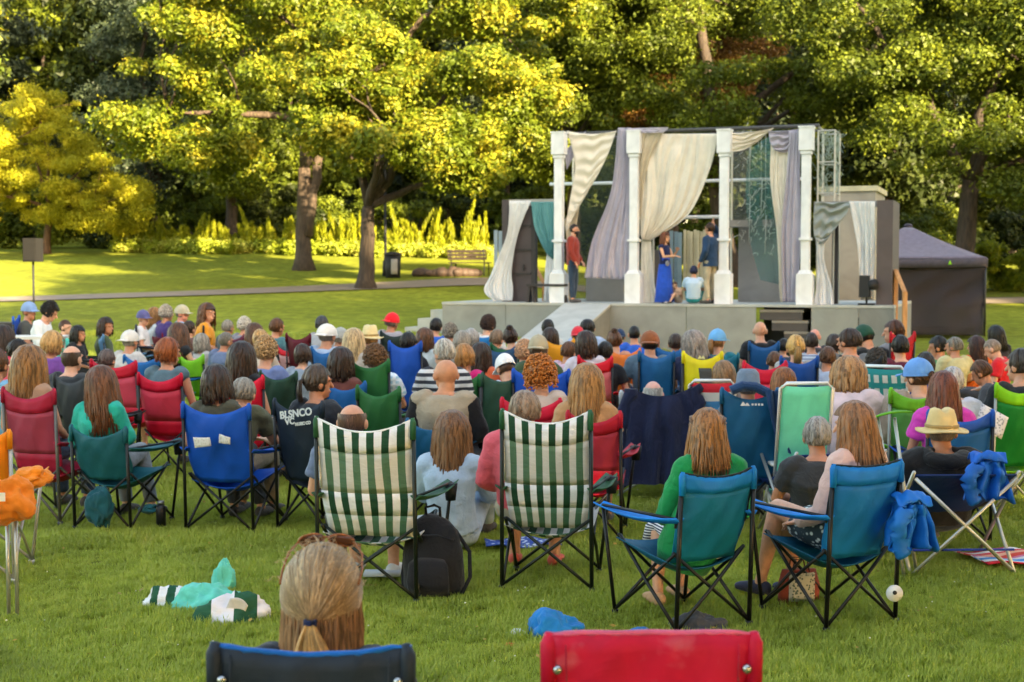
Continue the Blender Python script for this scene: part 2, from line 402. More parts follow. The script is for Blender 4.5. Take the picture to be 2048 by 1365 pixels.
rs = np.random.RandomState(91); n = 260; yy = 3.2+12*rs.rand(n); xx = (rs.rand(n)*2-1)*yy*.38; zz = np.array([gnd(a, b_)+.035+.02*rs.rand() for a, b_ in zip(xx, yy)])
ang = rs.rand(n)*6.28; sz = .008+.012*rs.rand(n); t = np.stack([np.cos(ang), np.sin(ang), rs.randn(n)*.3], axis=1)*sz[:, None]; b_ = np.stack([-np.sin(ang), np.cos(ang), rs.randn(n)*.3], axis=1)*sz[:, None]*.6; P_ = np.stack([xx, yy, zz], axis=1)
tag(quads('fallen_leaves', np.stack([P_-t, P_-b_, P_+t, P_+b_], axis=1), mat('leaf', '#a88a3a', tr=.2)), 'small dry fallen leaves scattered over the near lawn', 'leaves', kind='stuff')
# ------------------------------------------------------------------ trees
BUD = [0]
def leaves(rs, ctrs, rads, n, size, flat=.55):
    """clumps: ctrs (K,3), rads (K,3) -> (N,4,3) rhombic leaves lying on the clump shells"""
    K = len(ctrs); vol = np.prod(rads, axis=1)**(2/3); idx = rs.choice(K, n, p=vol/vol.sum())
    n = int(n*(2.1 if size < .25 else 1.4)); size = size*(.70 if size < .25 else .84); d = rs.randn(n, 3); d /= np.linalg.norm(d, axis=1)[:, None]
    idx = rs.choice(K, n, p=vol/vol.sum()); rr = .45+.62*rs.rand(n)**.7; far = rs.rand(n) < .12; rr = np.where(far, rr*1.6, rr)
    P = ctrs[idx]+d*rads[idx]*rr[:, None]
    nrm = d*.7+rs.randn(n, 3)*.55+np.array([0, 0, .5]); nrm /= np.linalg.norm(nrm, axis=1)[:, None]
    t = np.cross(nrm, rs.randn(n, 3)); t /= np.linalg.norm(t, axis=1)[:, None]+1e-9; b_ = np.cross(nrm, t)
    s_ = size*((.6+.8*rs.rand(n))*np.where(far, .72, 1))[:, None]
    BUD[0] += n
    return np.stack([P-t*s_*.7, P-b_*s_*flat*.75+t*s_*.35, P+b_*s_*flat*.75+t*s_*.35], axis=1)
def clumps_in(rs, ctr, rad, n, cr, shell=.45):
    d = rs.randn(n, 3); d /= np.linalg.norm(d, axis=1)[:, None]
    r_ = shell+(1-shell)*rs.rand(n)**.6
    P = np.array(ctr)+d*np.array(rad)*r_[:, None]
    s_ = cr*(.42+1.0*rs.rand(n)**1.6)
    return P, np.stack([s_, s_, s_*.62], axis=1)
def limb(mb, p0, p1, r0, r1, rs, segs=6, wob=.12, n=8):
    p0, p1 = Vector(p0), Vector(p1); L = (p1-p0).length; pts = []
    for i in range(segs+1):
        t = i/segs; w = math.sin(math.pi*t)*L*wob
        pts.append((p0.lerp(p1, t)+V(rs.randn()*w*.35, rs.randn()*w*.35, w*.3), r0+(r1-r0)*t))
    mb.loft([(p, r_, r_) for p, r_ in pts], n=n); return [p for p, _ in pts]
def tree(base, trunk_r, fork_z, crowns, leafmat, barkmat, nleaf, lsize, label, cat='tree', group=None, name='tree', seed=1, lean=(0, 0), cr=1.0, ncl=60, extra=None, second=None, flat=.55, shell=.45, bare=0):
    """crowns: list of (centre, radii) in metres relative to the base; limbs run to the clumps"""
    rs = np.random.RandomState(seed); root = empty(name, base, label=label, cat=cat, group=group)
    top = V(lean[0], lean[1], fork_z)
    mb = MB(); secs = []
    for i in range(9):
        t = i/8; fl = 1+.75*max(0, 1-t*6)**2
        p = V(lean[0]*t+.05*trunk_r*rs.randn(), lean[1]*t, fork_z*t-(.25 if i == 0 else 0)); secs.append((p, trunk_r*fl*(1-.28*t), trunk_r*fl*(1-.28*t)*.92))
    mb.loft(secs, n=14)
    if second: limb(mb, second[0], second[1], trunk_r*.7, trunk_r*.5, rs, 8, .03, 12)
    ends = []
    C_, R_ = [], []
    tot = sum(np.prod(r_)**(2/3) for _, r_ in crowns)
    for ctr, rad in crowns:
        k = max(3, int(1.7*ncl*np.prod(rad)**(2/3)/tot)); P, Q = clumps_in(rs, ctr, rad, k, cr, shell); C_.append(P); R_.append(Q)
    C_ = np.concatenate(C_); R_ = np.concatenate(R_)
    nl = min(len(C_), 16+bare)
    mb2 = MB()
    tops = [top]
    if second: tops.append(Vector(second[1]))
    main = []
    for q in range(5):
        ctr, rad = crowns[q % len(crowns)]
        a = 6.28*q/5+rs.rand(); tgt = Vector(ctr)+V(math.cos(a)*rad[0]*.35, math.sin(a)*rad[1]*.35, rad[2]*.2*rs.randn())
        main += limb(mb2, tops[q % len(tops)], tgt, trunk_r*.55, trunk_r*.18, rs, 6, .1)[2:]
    for k in rs.choice(len(C_), nl, replace=False):
        tgt = Vector(C_[k]); st = min(main, key=lambda p: (p-tgt).length)
        limb(mb2, st, tgt, trunk_r*.16, trunk_r*.04, rs, 5, .14, 6)
    mb.build('trunk', barkmat, root); mb2.build('limbs', barkmat, root)
    quads('crown', leaves(rs, C_, R_, nleaf, lsize, flat), leafmat, root)
    return root
bark1 = mat('bark', '#4e4034'); bark2 = mat('bark', '#40342a'); bark3 = mat('bark', '#5e442e')
LM_lime = mat('leaf', '#5c6c18', c2='#b4a830', tr=.33); LM_mid = mat('leaf', '#4e5c1a', c2='#8e982a', tr=.34)
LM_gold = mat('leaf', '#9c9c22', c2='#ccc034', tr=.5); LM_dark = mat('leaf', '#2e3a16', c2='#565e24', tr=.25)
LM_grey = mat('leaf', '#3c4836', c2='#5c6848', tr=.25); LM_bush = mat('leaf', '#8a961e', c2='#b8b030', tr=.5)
LM_rust = mat('leaf', '#7a5a2c', c2='#9a7a34', tr=.35)
def gp(px, py): 
    p = on_ground(px, py); return p
# main shade tree: two stems, wide crown
b = gp(607, 541)
tree(b, .30, 3.6, [((-1.0, -1, 8.6), (4.6, 4.0, 3.4)), ((-4.0, -2.2, 5.6), (2.3, 2.0, 2.2)), ((3.6, -2.0, 7.6), (3.6, 3.0, 2.7)), ((7.4, -1.6, 8.6), (2.8, 2.6, 2.8)), ((0, 0, 13), (6.5, 5.5, 4)), ((-2.6, 0, 4.4), (1.6, 1.5, 1.3))],
     LM_lime, bark1, 62000, .21, 'big twin stemmed shade tree with the widest sunlit yellow green crown', seed=11, lean=(.05, 0), second=((.12, -.05, 1.2), (.75, .1, 5.2)), cr=.78, ncl=150, bare=12, name='shade_tree')
b = gp(731, 578)
tree(b, .26, 2.5, [((.3, -1.2, 4.9), (2.8, 2.2, 1.5)), ((2.6, -.6, 4.0), (2.1, 1.8, 1.15)), ((-.6, 0, 6.6), (2.8, 2.4, 1.6)), ((3.4, 0, 5.9), (2.6, 2.2, 1.5))],
     LM_lime, bark2, 34000, .18, 'smaller shade tree with dark trunk standing beside the path right of the twin stemmed tree', seed=5, lean=(.1, 0), cr=.62, ncl=95, bare=8, name='shade_tree')
b = gp(92, 508)
tree(b, .17, 1.9, [((.2, 0, 3.2), (3.6, 3.2, 1.9)), ((-.6, -.4, 4.6), (2.5, 2.4, 1.6)), ((2.8, -.8, 2.1), (1.9, 1.8, 1.2)), ((.1, 0, 5.9), (1.3, 1.2, 1.0)), ((-3.0, 0, 2.4), (2.2, 2, 1.5)), ((1.6, -.6, 1.7), (1.5, 1.3, .8))],
     LM_gold, bark3, 44000, .15, 'small golden yellow tree glowing in the sun behind the speaker stand', seed=8, cr=.5, ncl=130, lean=(.2, 0), bare=10, flat=.4, name='golden_tree')
# near tree at the left edge, crown edge hanging in
tree(V(-11.6, 24, gnd(-11.6, 24)), .3, 3.2, [((0, 0, 6.8), (3.1, 2.6, 2.6)), ((1.9, -.3, 5.4), (1.15, 1.0, 1.0))],
     LM_lime, bark2, 15000, .17, 'near tree at the left edge whose bright leafy branch hangs in above the golden tree', seed=21, cr=.5, ncl=80, name='shade_tree')
# tree right behind the stage with leaning trunk and limbs in view
b = V(9.0, 57.5, gnd(9.0, 57.5))
tree(b, .42, 4.6, [((.6, -.5, 7.2), (5.4, 3.6, 2.6)), ((-4.8, 0, 10.8), (3.8, 3.4, 2.8)), ((5.2, -1, 9.8), (4.2, 3.6, 3.4)), ((0, 1, 13.8), (6.5, 5, 3.4))],
     LM_mid, bark2, 52000, .21, 'tall tree right behind the stage with a leaning trunk among its limbs', seed=31, lean=(-.9, .2), second=((-.5, 0, 3.8), (-1.5, -.3, 10.4)), cr=.95, ncl=120, bare=24, name='backdrop_tree')
b = V(15.4, 49, gnd(15.4, 49))
tree(b, .40, 4.2, [((0, -.6, 6.6), (4.0, 3.2, 2.6)), ((3.2, -1, 4.9), (2.8, 2.4, 1.9)), ((-2.6, .5, 10.0), (3.6, 3.2, 2.6)), ((3, 0, 10.5), (4.4, 3.8, 3.2))],
     LM_mid, bark2, 50000, .2, 'dense green tree above the screened tent with small sunlit patches', seed=37, lean=(.4, .2), cr=.9, ncl=120, bare=16, name='backdrop_tree')
b = V(2.6, 60, gnd(2.6, 60))
tree(b, .33, 4.0, [((-.4, -.5, 5.4), (3.0, 2.6, 2.6)), ((.5, 0, 9.5), (4.0, 3.4, 3.0)), ((-1.5, 0, 12.6), (3.8, 3.4, 2.4))],
     LM_mid, bark2, 34000, .22, 'dark leafy tree directly left of the draped stage frame', seed=41, cr=.9, ncl=95, bare=8, name='backdrop_tree')
b = V(7.2, 64, gnd(7.2, 64))
tree(b, .3, 4.0, [((-.5, -.5, 6.6), (3.6, 2.6, 1.6)), ((0, 0, 9.8), (4.6, 3.4, 2.4))],
     LM_rust, bark3, 22000, .22, 'brownish gold tree showing just above the stage frame', seed=43, cr=.8, ncl=70, name='backdrop_tree')
# left dark background trees with a character of their own
b = V(-16.5, 66, gnd(-16.5, 66))
tree(b, .3, 3.0, [((0, 0, 5.5), (3.4, 3, 2.8)), ((.4, 0, 9.5), (3.0, 2.7, 3.2)), ((.2, 0, 13.5), (2.2, 2.0, 3))],
     LM_grey, bark2, 24000, .26, 'grey green tree between the golden tree and the twin stemmed tree', seed=47, cr=.8, ncl=80, flat=.3, name='backdrop_tree')
b = V(-12.2, 62, gnd(-12.2, 62))
tree(b, .3, 3.0, [((0, 0, 4.6), (2.6, 2.4, 2.4)), ((.6, 0, 8.8), (2.8, 2.7, 3.4)), ((1.2, 0, 13), (2.8, 2.7, 3))],
     LM_mid, bark2, 26000, .24, 'deep green tree filling the gap left of the widest crown', seed=53, cr=.8, ncl=80, name='backdrop_tree')
b = V(20.5, 52, gnd(20.5, 52))
tree(b, .3, 3.0, [((0, 0, 5.0), (3.2, 2.8, 2.8)), ((-.6, 0, 9.6), (3.8, 3.2, 3.2)), ((0, 0, 14), (3.6, 3.2, 2.6))],
     LM_dark, bark2, 26000, .24, 'dark tree at the right edge behind the sunny hedge', seed=59, cr=.85, ncl=80, name='backdrop_tree')
# wood behind
k = 0
for i in range(19):
    x = -30+i*3.25+rnd.uniform(-.8, .8); Y = 72+6*((i*7) % 3)+rnd.uniform(-2, 2); x *= Y/74
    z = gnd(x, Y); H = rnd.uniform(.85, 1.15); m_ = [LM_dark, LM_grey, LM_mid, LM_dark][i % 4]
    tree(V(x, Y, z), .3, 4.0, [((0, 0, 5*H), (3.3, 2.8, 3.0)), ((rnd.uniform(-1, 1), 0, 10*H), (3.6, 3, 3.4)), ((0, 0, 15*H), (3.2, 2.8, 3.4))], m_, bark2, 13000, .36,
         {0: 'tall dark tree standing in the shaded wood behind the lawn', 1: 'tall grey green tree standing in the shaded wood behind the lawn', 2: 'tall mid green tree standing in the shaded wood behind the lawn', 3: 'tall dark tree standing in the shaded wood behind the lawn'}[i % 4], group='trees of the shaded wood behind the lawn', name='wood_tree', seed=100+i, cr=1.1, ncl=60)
# understory shrubs along the wood edge
for i in range(22):
    x = -27+i*2.75+rnd.uniform(-.6, .6); Y = 66+rnd.uniform(-1.5, 2.5); 
    if x > 8: Y -= 6
    rs = np.random.RandomState(300+i); z = gnd(x, Y)
    root = empty('shrub', (x, Y, z), label=('rounded dark green shrub at the foot of the wood' if i % 3 == 0 else 'rounded mid green shrub at the foot of the wood'), cat='shrub', group='shrubs at the foot of the wood')
    P_, Q_ = clumps_in(rs, (0, 0, 1.5), (1.9, 1.4, 1.6), 22, .6); m_ = [LM_dark, LM_mid, LM_mid][i % 3]
    quads('foliage', leaves(rs, P_, Q_, 4200, .22), m_, root)
    mb = MB(); 
    for q in range(5): limb(mb, (0, 0, -.1), (rs.randn()*.7, rs.randn()*.5, 1.4), .06, .02, rs, 4, .1, 6)
    mb.build('stem', bark2, root)
# far wood: one dense mass
rs = np.random.RandomState(77)
K = 950; P_ = np.stack([rs.uniform(-52, 52, K), rs.uniform(90, 100, K), rs.rand(K)*28+2], axis=1); Q_ = np.full((K, 3), 2.6)
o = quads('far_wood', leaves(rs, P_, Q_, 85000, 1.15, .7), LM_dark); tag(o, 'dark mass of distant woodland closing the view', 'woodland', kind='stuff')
# sunny hedge bushes at right
for i, (px, py, hh, lb) in enumerate([(1815, 520, 1.5, 'sunlit yellow green bush peeking over the tent peak'), (1880, 500, 1.75, 'tallest sunlit bush of the hedge behind the tent'), (1965, 520, 1.6, 'sunlit bush of the hedge right above the tent corner'), (2040, 525, 1.35, 'last sunlit bush of the hedge at the right edge of the view')]):
    p = V((px-1024)/F*(55), 55, 0); p.z = gnd(p.x, 55); rs = np.random.RandomState(400+i)
    root = empty('hedge_bush', p, label=lb, cat='bush', group='sunny hedge behind the tent')
    P_, Q_ = clumps_in(rs, (0, 0, hh*.62), (1.5, 1.1, hh*.62), 30, .36)
    quads('foliage', leaves(rs, P_, Q_, 7000, .13), LM_bush, root)
    mb = MB(); limb(mb, (0, 0, -.1), (0, 0, hh*.7), .06, .03, rs); mb.build('stem', bark2, root)
# flower bed: low leafy border, tall yellow plumes
rs = np.random.RandomState(55); pl = []
K = 260; A = on_ground(225, 506); B = on_ground(975, 521)
tt = rs.rand(K); P_ = np.stack([A.x+(B.x-A.x)*tt, A.y+(B.y-A.y)*tt+rs.rand(K)*2.4, np.zeros(K)], axis=1)
for q in P_: q[2] = gnd(q[0], q[1])+.22+.12*rs.rand()
Q_ = np.tile(np.array([.34, .34, .26]), (K, 1))
o = quads('border_plants', leaves(rs, P_, Q_, 22000, .16, .8), mat('leaf', '#8c9a2a', c2='#d8d070', tr=.4)); tag(o, 'low pale leafed border plants edging the sunny lawn', 'ground cover', kind='stuff')
plume = mat('leaf', '#8e961c', c2='#c8c034', tr=.5)
for i, (px, h) in enumerate([(245, 1.0), (282, 1.3), (308, .9), (330, 1.5), (351, 1.0), (372, 1.2), (392, .9), (432, 1.1), (480, 1.2), (524, 1.1), (640, 1.3), (672, 1.1), (770, 1.4), (815, 1.1), (880, 1.2),  (410, 1.7), (455, 1.3), (505, 1.9), (540, 1.5), (572, 1.7), (655, 1.9), (690, 1.6), (708, 1.8), (800, 1.9), (830, 1.5), (850, 1.9), (905, 1.7), (935, 2.3), (955, 2.0)]):
    p = on_ground(px, 507+(px-225)*.02); p.y += 2.2; p.x *= p.y/(p.y-2.2); p.z = gnd(p.x, p.y); n = 900
    ns = rs.randint(4, 8); bx = rs.randn(ns, 2)*.22; dr = rs.randn(ns, 2)*.16; hh_ = h*(.55+.45*rs.rand(ns)); si = rs.randint(0, ns, n); tz = rs.rand(n)**.8
    pos = np.stack([bx[si, 0]+dr[si, 0]*tz+rs.randn(n)*.05, bx[si, 1]+dr[si, 1]*tz+rs.randn(n)*.05, tz*hh_[si]], axis=1); wz = 1.15-.85*(pos[:, 2:3]/h)
    pos[:, :2] *= wz*1.3; pos[:, 0:1] += .25*(pos[:, 2:3]/h)**2*rs.randn(); t = np.stack([rs.randn(n)*.18, rs.randn(n)*.18, np.ones(n)], axis=1); s_ = np.stack([np.cos(rs.rand(n)*6), np.sin(rs.rand(n)*6), np.zeros(n)], axis=1)
    q4 = np.stack([pos-t*.14, pos-s_*.022, pos+t*.14, pos+s_*.022], axis=1)
    root = empty('tall_grass_clump', p, label=('tall yellow green feathery plume plant standing behind the border' if h > 1.4 else 'short yellow green feathery plant standing behind the border'), cat='plant', group='yellow plume plants along the border')
    quads('blades', q4, plume, root)
# trees behind and right of the audience: they shade the lawn
u0 = -15; Pd = V(SD.y, -SD.x, 0)
if Pd.y < 0: Pd = -Pd
for i in range(24):
    v_ = -26+i*4.6; row = i % 2
    p = SD*(u0-row*5)+Pd*v_; p.z = 0
    hh = 1.0+.12*math.sin(i*2.1)+(.38 if v_ > 33 else (.38 if 13 < v_ < 33 else 0))
    tree(p, .4, 5, [((0, 0, 8*hh), (4.2, 4.2, 4.2)), ((0, 0, 14*hh), (4.4, 4.4, 4.6)), ((0, 0, 4.5*hh), (3.6, 3.6, 2.6))], LM_mid, bark2, 7000, .9,
         'tall leafy tree behind the audience whose shade covers the lawn', group='tree belt behind the audience', name='belt_tree', seed=600+i, cr=1.5, ncl=60)
# ------------------------------------------------------------------ people
def fuse(mb, name, voxel, smooth=2, dec=None, disp=0.0, seed=0):
    """one continuous skin from overlapping shapes"""
    me = mb.mesh(name+'_raw'); o = bpy.data.objects.new(name+'_raw', me); col.objects.link(o)
    m = o.modifiers.new('r', 'REMESH'); m.mode = 'VOXEL'; m.voxel_size = voxel; m.use_smooth_shade = True
    if smooth: m = o.modifiers.new('s', 'SMOOTH'); m.factor = .5; m.iterations = smooth
    if dec: m = o.modifiers.new('d', 'DECIMATE'); m.ratio = dec
    dg = bpy.context.evaluated_depsgraph_get(); dg.update()
    out = bpy.data.meshes.new_from_object(o.evaluated_get(dg)); out.name = name
    bpy.data.objects.remove(o); bpy.data.meshes.remove(me)
    if disp:
        for v in out.vertices:
            p = v.co; q = noise.noise(V(p.x*9+seed, p.y*9, p.z*16))+.5*noise.noise(V(p.x*24, p.y*24+seed, p.z*30))
            v.co = p+v.normal*(q*disp)
    out.shade_smooth(); out.materials.clear(); out.materials.append(None)
    return out
def rotm(yaw=0, pitch=0, roll=0):      # pitch > 0 looks down
    return (Matrix.Rotation(R(yaw), 3, 'Z') @ Matrix.Rotation(R(-pitch), 3, 'X') @ Matrix.Rotation(R(roll), 3, 'Y'))
class Pose:
    def __init__(s, **k):
        s.pel = V(0, 0, .46); s.wai = V(0, -.035, .63); s.che = V(0, -.065, .80); s.nek = V(0, -.05, .94); s.hd = V(0, -.015, 1.065)
        s.sh = (V(-.165, -.06, .875), V(.165, -.06, .875)); s.el = (V(-.235, -.02, .63), V(.235, -.02, .63)); s.wr = (V(-.13, .19, .56), V(.13, .19, .56))
        s.hi = (V(-.085, .02, .46), V(.085, .02, .46)); s.kn = (V(-.12, .43, .50), V(.12, .43, .50)); s.an = (V(-.12, .45, .08), V(.12, .45, .08)); s.to = (V(-.13, .60, .03), V(.13, .60, .03))
        s.hy = 0; s.hp = 0; s.hr = 0; s.top = 1.19; s.fem = 0; s.hdir = None
        for a, b_ in k.items(): setattr(s, a, b_)
    def hm(s): return rotm(s.hy, s.hp, s.hr)
def body_mesh(P, vox=.009, dec=.3, nm='body', hands=True):
    mb = MB(); H = P.hm(); hd = P.hd
    def h(x, y, z): return hd+H@V(x, y, z)
    mb.ell(hd+H@V(0, -.012, .02), (.074, .092, .094), H, 20, 12)         # skull
    mb.ell(hd+H@V(0, .022, -.045), (.055, .062, .072), H, 16, 10)        # jaw and cheeks
    mb.ell(hd+H@V(0, .062, -.086), (.026, .022, .022), H, 10, 6)         # chin
    mb.capsule([h(0, .088, .012), h(0, .108, -.026)], [.008, .0135], 8)      # nose
    mb.capsule([h(-.022, .083, -.058), h(.022, .083, -.058)], [.008, .008], 8)
    mb.capsule([h(-.045, .076, .03), h(.045, .076, .03)], [.011, .011], 8)   # brow
    for q in (-1, 1): mb.ell(h(q*.082, -.008, -.008), (.013, .023, .036), H, 8, 6)
    mb.capsule([P.nek-V(0, 0, .04), h(0, -.022, -.07)], [.058, .052], 12)
    f = P.fem; hw = .150 if f else .145
    mb.loft([(P.pel-V(0, 0, .07), .08, .08), (P.pel, .165 if f else .155, .125), (P.wai, .130 if f else .143, .105), (P.che, .158 if f else .172, .122), (P.che+(P.nek-P.che)*.6, .145 if f else .165, .088), (P.nek, .06, .055)], side=P.sh[1]-P.sh[0], n=16)
    for q in (0, 1):
        mb.capsule([P.sh[q]*.75+P.che*.25+V(0, 0, .03), P.sh[q]], [.06, .056], 10)
        mb.capsule([P.sh[q], P.sh[q].lerp(P.el[q], .5), P.el[q]], [.053, .046, .037] if not f else [.047, .041, .034], 10)
        mb.capsule([P.el[q], P.el[q].lerp(P.wr[q], .35), P.wr[q]], [.038, .038, .024] if not f else [.034, .034, .021], 10)
        # hand: palm, four unequal fingers, thumb from the side
        d = (P.wr[q]-P.el[q]).normalized(); hd_ = getattr(P, 'hdir', None)
        if hd_ and hd_[q]: d = Vector(hd_[q]).normalized()
        up = V(0, 0, 1) if abs(d.z) < .8 else V(0, 1, 0)
        s_ = d.cross(up).normalized(); n_ = s_.cross(d)
        w0 = P.wr[q]; mb.capsule([w0, w0+d*.045, w0+d*.085], [(.024, .020), (.036, .017), (.036, .015)], 10, side=s_)
        if hands:
            for i, ln in enumerate((.066, .078, .073, .056)):
                o_ = (-1.5+i)*.020; b0 = w0+d*.085+s_*o_; e1 = b0+d*ln*.55+s_*o_*.25-n_*.008; e2 = e1+d*ln*.4-n_*.02
                mb.capsule([b0, e1, e2], [.0095, .009, .0075], 7)
            sg = -1 if q == 1 else 1
            mb.capsule([w0+d*.03-s_*sg*.02, w0+d*.06-s_*sg*.052, w0+d*.09-s_*sg*.058], [.013, .011, .009], 7)
        mb.capsule([P.hi[q], P.hi[q].lerp(P.kn[q], .5), P.kn[q]], [.086, .074, .056], 12)
        mb.capsule([P.kn[q], P.kn[q].lerp(P.an[q], .35), P.an[q].lerp(P.kn[q], .12), P.an[q]], [.055, .054, .034, .036], 12)
        t = P.to[q]; a = P.an[q]; back = (a-t); back.z = 0; back = back.normalized() if back.length > .01 else V(0, -1, 0)
        mb.capsule([a+V(0, 0, -.04)+back*.035, a+V(0, 0, -.045)-back*.05, t], [(.03, .034), (.036, .032), (.034, .018)], 10)
    return fuse(mb, nm, vox, 2, dec)
def shirt_mesh(P, sleeve, nm='shirt', loose=0.0, vox=.014, hem=0, seed=0):
    mb = MB(); f = P.fem; g_ = .014+loose
    low = P.pel+V(0, 0, .03-hem)
    mb.loft([(low, (.165 if f else .155)+g_, .125+g_), (P.wai, .138+g_ if f else .150+g_, .108+g_), (P.che, .160+g_ if f else .174+g_, .122+g_), (P.che+(P.nek-P.che)*.62, .145+g_ if f else .165+g_, .086+g_), (P.nek-(P.nek-P.che)*.12, .075, .068)], side=P.sh[1]-P.sh[0], n=16)
    for q in (0, 1):
        mb.capsule([P.sh[q]*.72+P.che*.28+V(0, 0, .035), P.sh[q]], [.062+g_*.8, .058+g_*.8], 10)
        if sleeve == 'none': continue
        e = P.el[q]
        if sleeve == 'short': mb.loft([(P.sh[q], .058+g_, .058+g_), (P.sh[q].lerp(e, .62), .056+g_*1.3, .056+g_*1.3)], n=10)
        else:
            mb.capsule([P.sh[q], P.sh[q].lerp(e, .5), e], [.055+g_, .048+g_, .042+g_], 10)
            mb.loft([(e, .042+g_, .042+g_), (e.lerp(P.wr[q], .4), .040+g_, .040+g_), (P.wr[q], .029+g_*.7, .029+g_*.7)], n=10)
    return fuse(mb, nm, vox, 2, .5, .0095, seed)
def legs_mesh(P, kind, nm='trousers', vox=.014):
    mb = MB()
    mb.loft([(P.pel-V(0, 0, .085), .07, .07), (P.pel-V(0, 0, .05), .15, .12), (P.pel+V(0, 0, .02), .168, .135), (P.pel+(P.wai-P.pel)*.45, .150, .118)], side=V(1, 0, 0), n=14)
    for q in (0, 1):
        if kind == 'shorts':
            mb.loft([(P.hi[q], .098, .098), (P.hi[q].lerp(P.kn[q], .4), .09, .09), (P.hi[q].lerp(P.kn[q], .75), .086, .086)], n=12)
        else:
            mb.capsule([P.hi[q], P.hi[q].lerp(P.kn[q], .5), P.kn[q]], [.096, .084, .068], 12)
            mb.loft([(P.kn[q], .066, .066), (P.kn[q].lerp(P.an[q], .4), .063, .063), (P.kn[q].lerp(P.an[q], .93), .052, .052)], n=12)
    return fuse(mb, nm, vox, 1, .5, .005)
def shoes_mesh(P, side):
    mb = MB()
    for q in (side,):
        t = P.to[q]; a = P.an[q]; d = (t-a); d.z = 0; d = d.normalized() if d.length > .01 else V(0, 1, 0)
        mb.capsule([a-d*.04+V(0, 0, -.03), a+d*.05+V(0, 0, -.035), t+V(0, 0, .006)], [(.038, .045), (.043, .042), (.04, .026)], 12, side=V(1, 0, 0))
    return fuse(mb, 'shoe', .01, 1, .5)
# hair in head space -------------------------------------------------
def hair_shell(mb, k=1.09, low=-.055, face_y=.30, top=.34, nz_=.003, seed=0, nu=26, nv=16, dome=1.0):
    rx, ry, rz = .078*k, .098*k, .102*k*dome; vv = []; idx = {}; ff = []
    for j in range(nv+1):
        th = math.pi*j/nv
        for i in range(nu):
            ph = 2*math.pi*i/nu; d = V(math.sin(th)*math.cos(ph), math.sin(th)*math.sin(ph), math.cos(th))
            n_ = nz_*noise.noise(d*9+V(seed, 0, 0))*2
            p = V(d.x*(rx+n_), d.y*(ry+n_)-.012, d.z*(rz+n_)+.022)
            if p.z < low: p.z = low-.004
            idx[(j, i)] = (len(vv), d, p); vv.append(p)
    for j in range(nv):
        for i in range(nu):
            q = [(j, i), (j+1, i), (j+1, (i+1) % nu), (j, (i+1) % nu)]
            D = [idx[x][1] for x in q]; md = (D[0]+D[1]+D[2]+D[3])/4; mp = sum((idx[x][2] for x in q), V(0, 0, 0))/4
            if md.y > face_y and md.z < top: continue
            if md.z < -.75 or mp.z <= low-.003: continue
            ff.append([idx[x][0] for x in q])
    mb.add(vv, ff)
    # hairline thickness
    inner = [v*.96 for v in vv]; mb.add(inner, [list(reversed(f)) for f in ff])
def hair_locks(mb, n, zend, phr=125, flare=1.0, w=.012, seed=0, jit=.02, tip=.4, backpull=0.0, crown=(0, -.015, .128), segs=8, out=.008, kb=1.10):
    rs = random.Random(seed)
    for i in range(n):
        ph = R(-90+(rs.random()*2-1)*phr)         # -90 is the back of the head
        k = kb+rs.random()*.09; rx, ry, rz = .078*k, .098*k, .104*k
        ze = zend+rs.uniform(-jit, jit); pts = []
        for s_ in range(segs+1):
            t = s_/segs; 
            if t < .45:
                th = R(8+t/.45*86); p = V(rx*math.sin(th)*math.cos(ph), ry*math.sin(th)*math.sin(ph)-.012, rz*math.cos(th)+.022)
            else:
                u = (t-.45)/.55; fl = 1+(flare-1)*u+.05*math.sin(u*5+i); z0 = .016
                p = V(rx*math.cos(ph)*fl, ry*math.sin(ph)*(fl)-.012-backpull*u, z0+(ze-z0)*u)
            pts.append(p+V(rs.uniform(-1, 1), rs.uniform(-1, 1), 0)*.0035)
        secs = []
        for s_, p in enumerate(pts):
            t = s_/segs; ww = w*(.55+.9*math.sin(math.pi*min(1, t*1.1+.12)))*(1 if t < .8 else 1-(t-.8)/.2*(1-tip))
            secs.append((p, ww, ww*.35))
        mb.loft(secs, side=V(-math.sin(ph), math.cos(ph), 0), n=5, uvc=(rs.random(), .5))
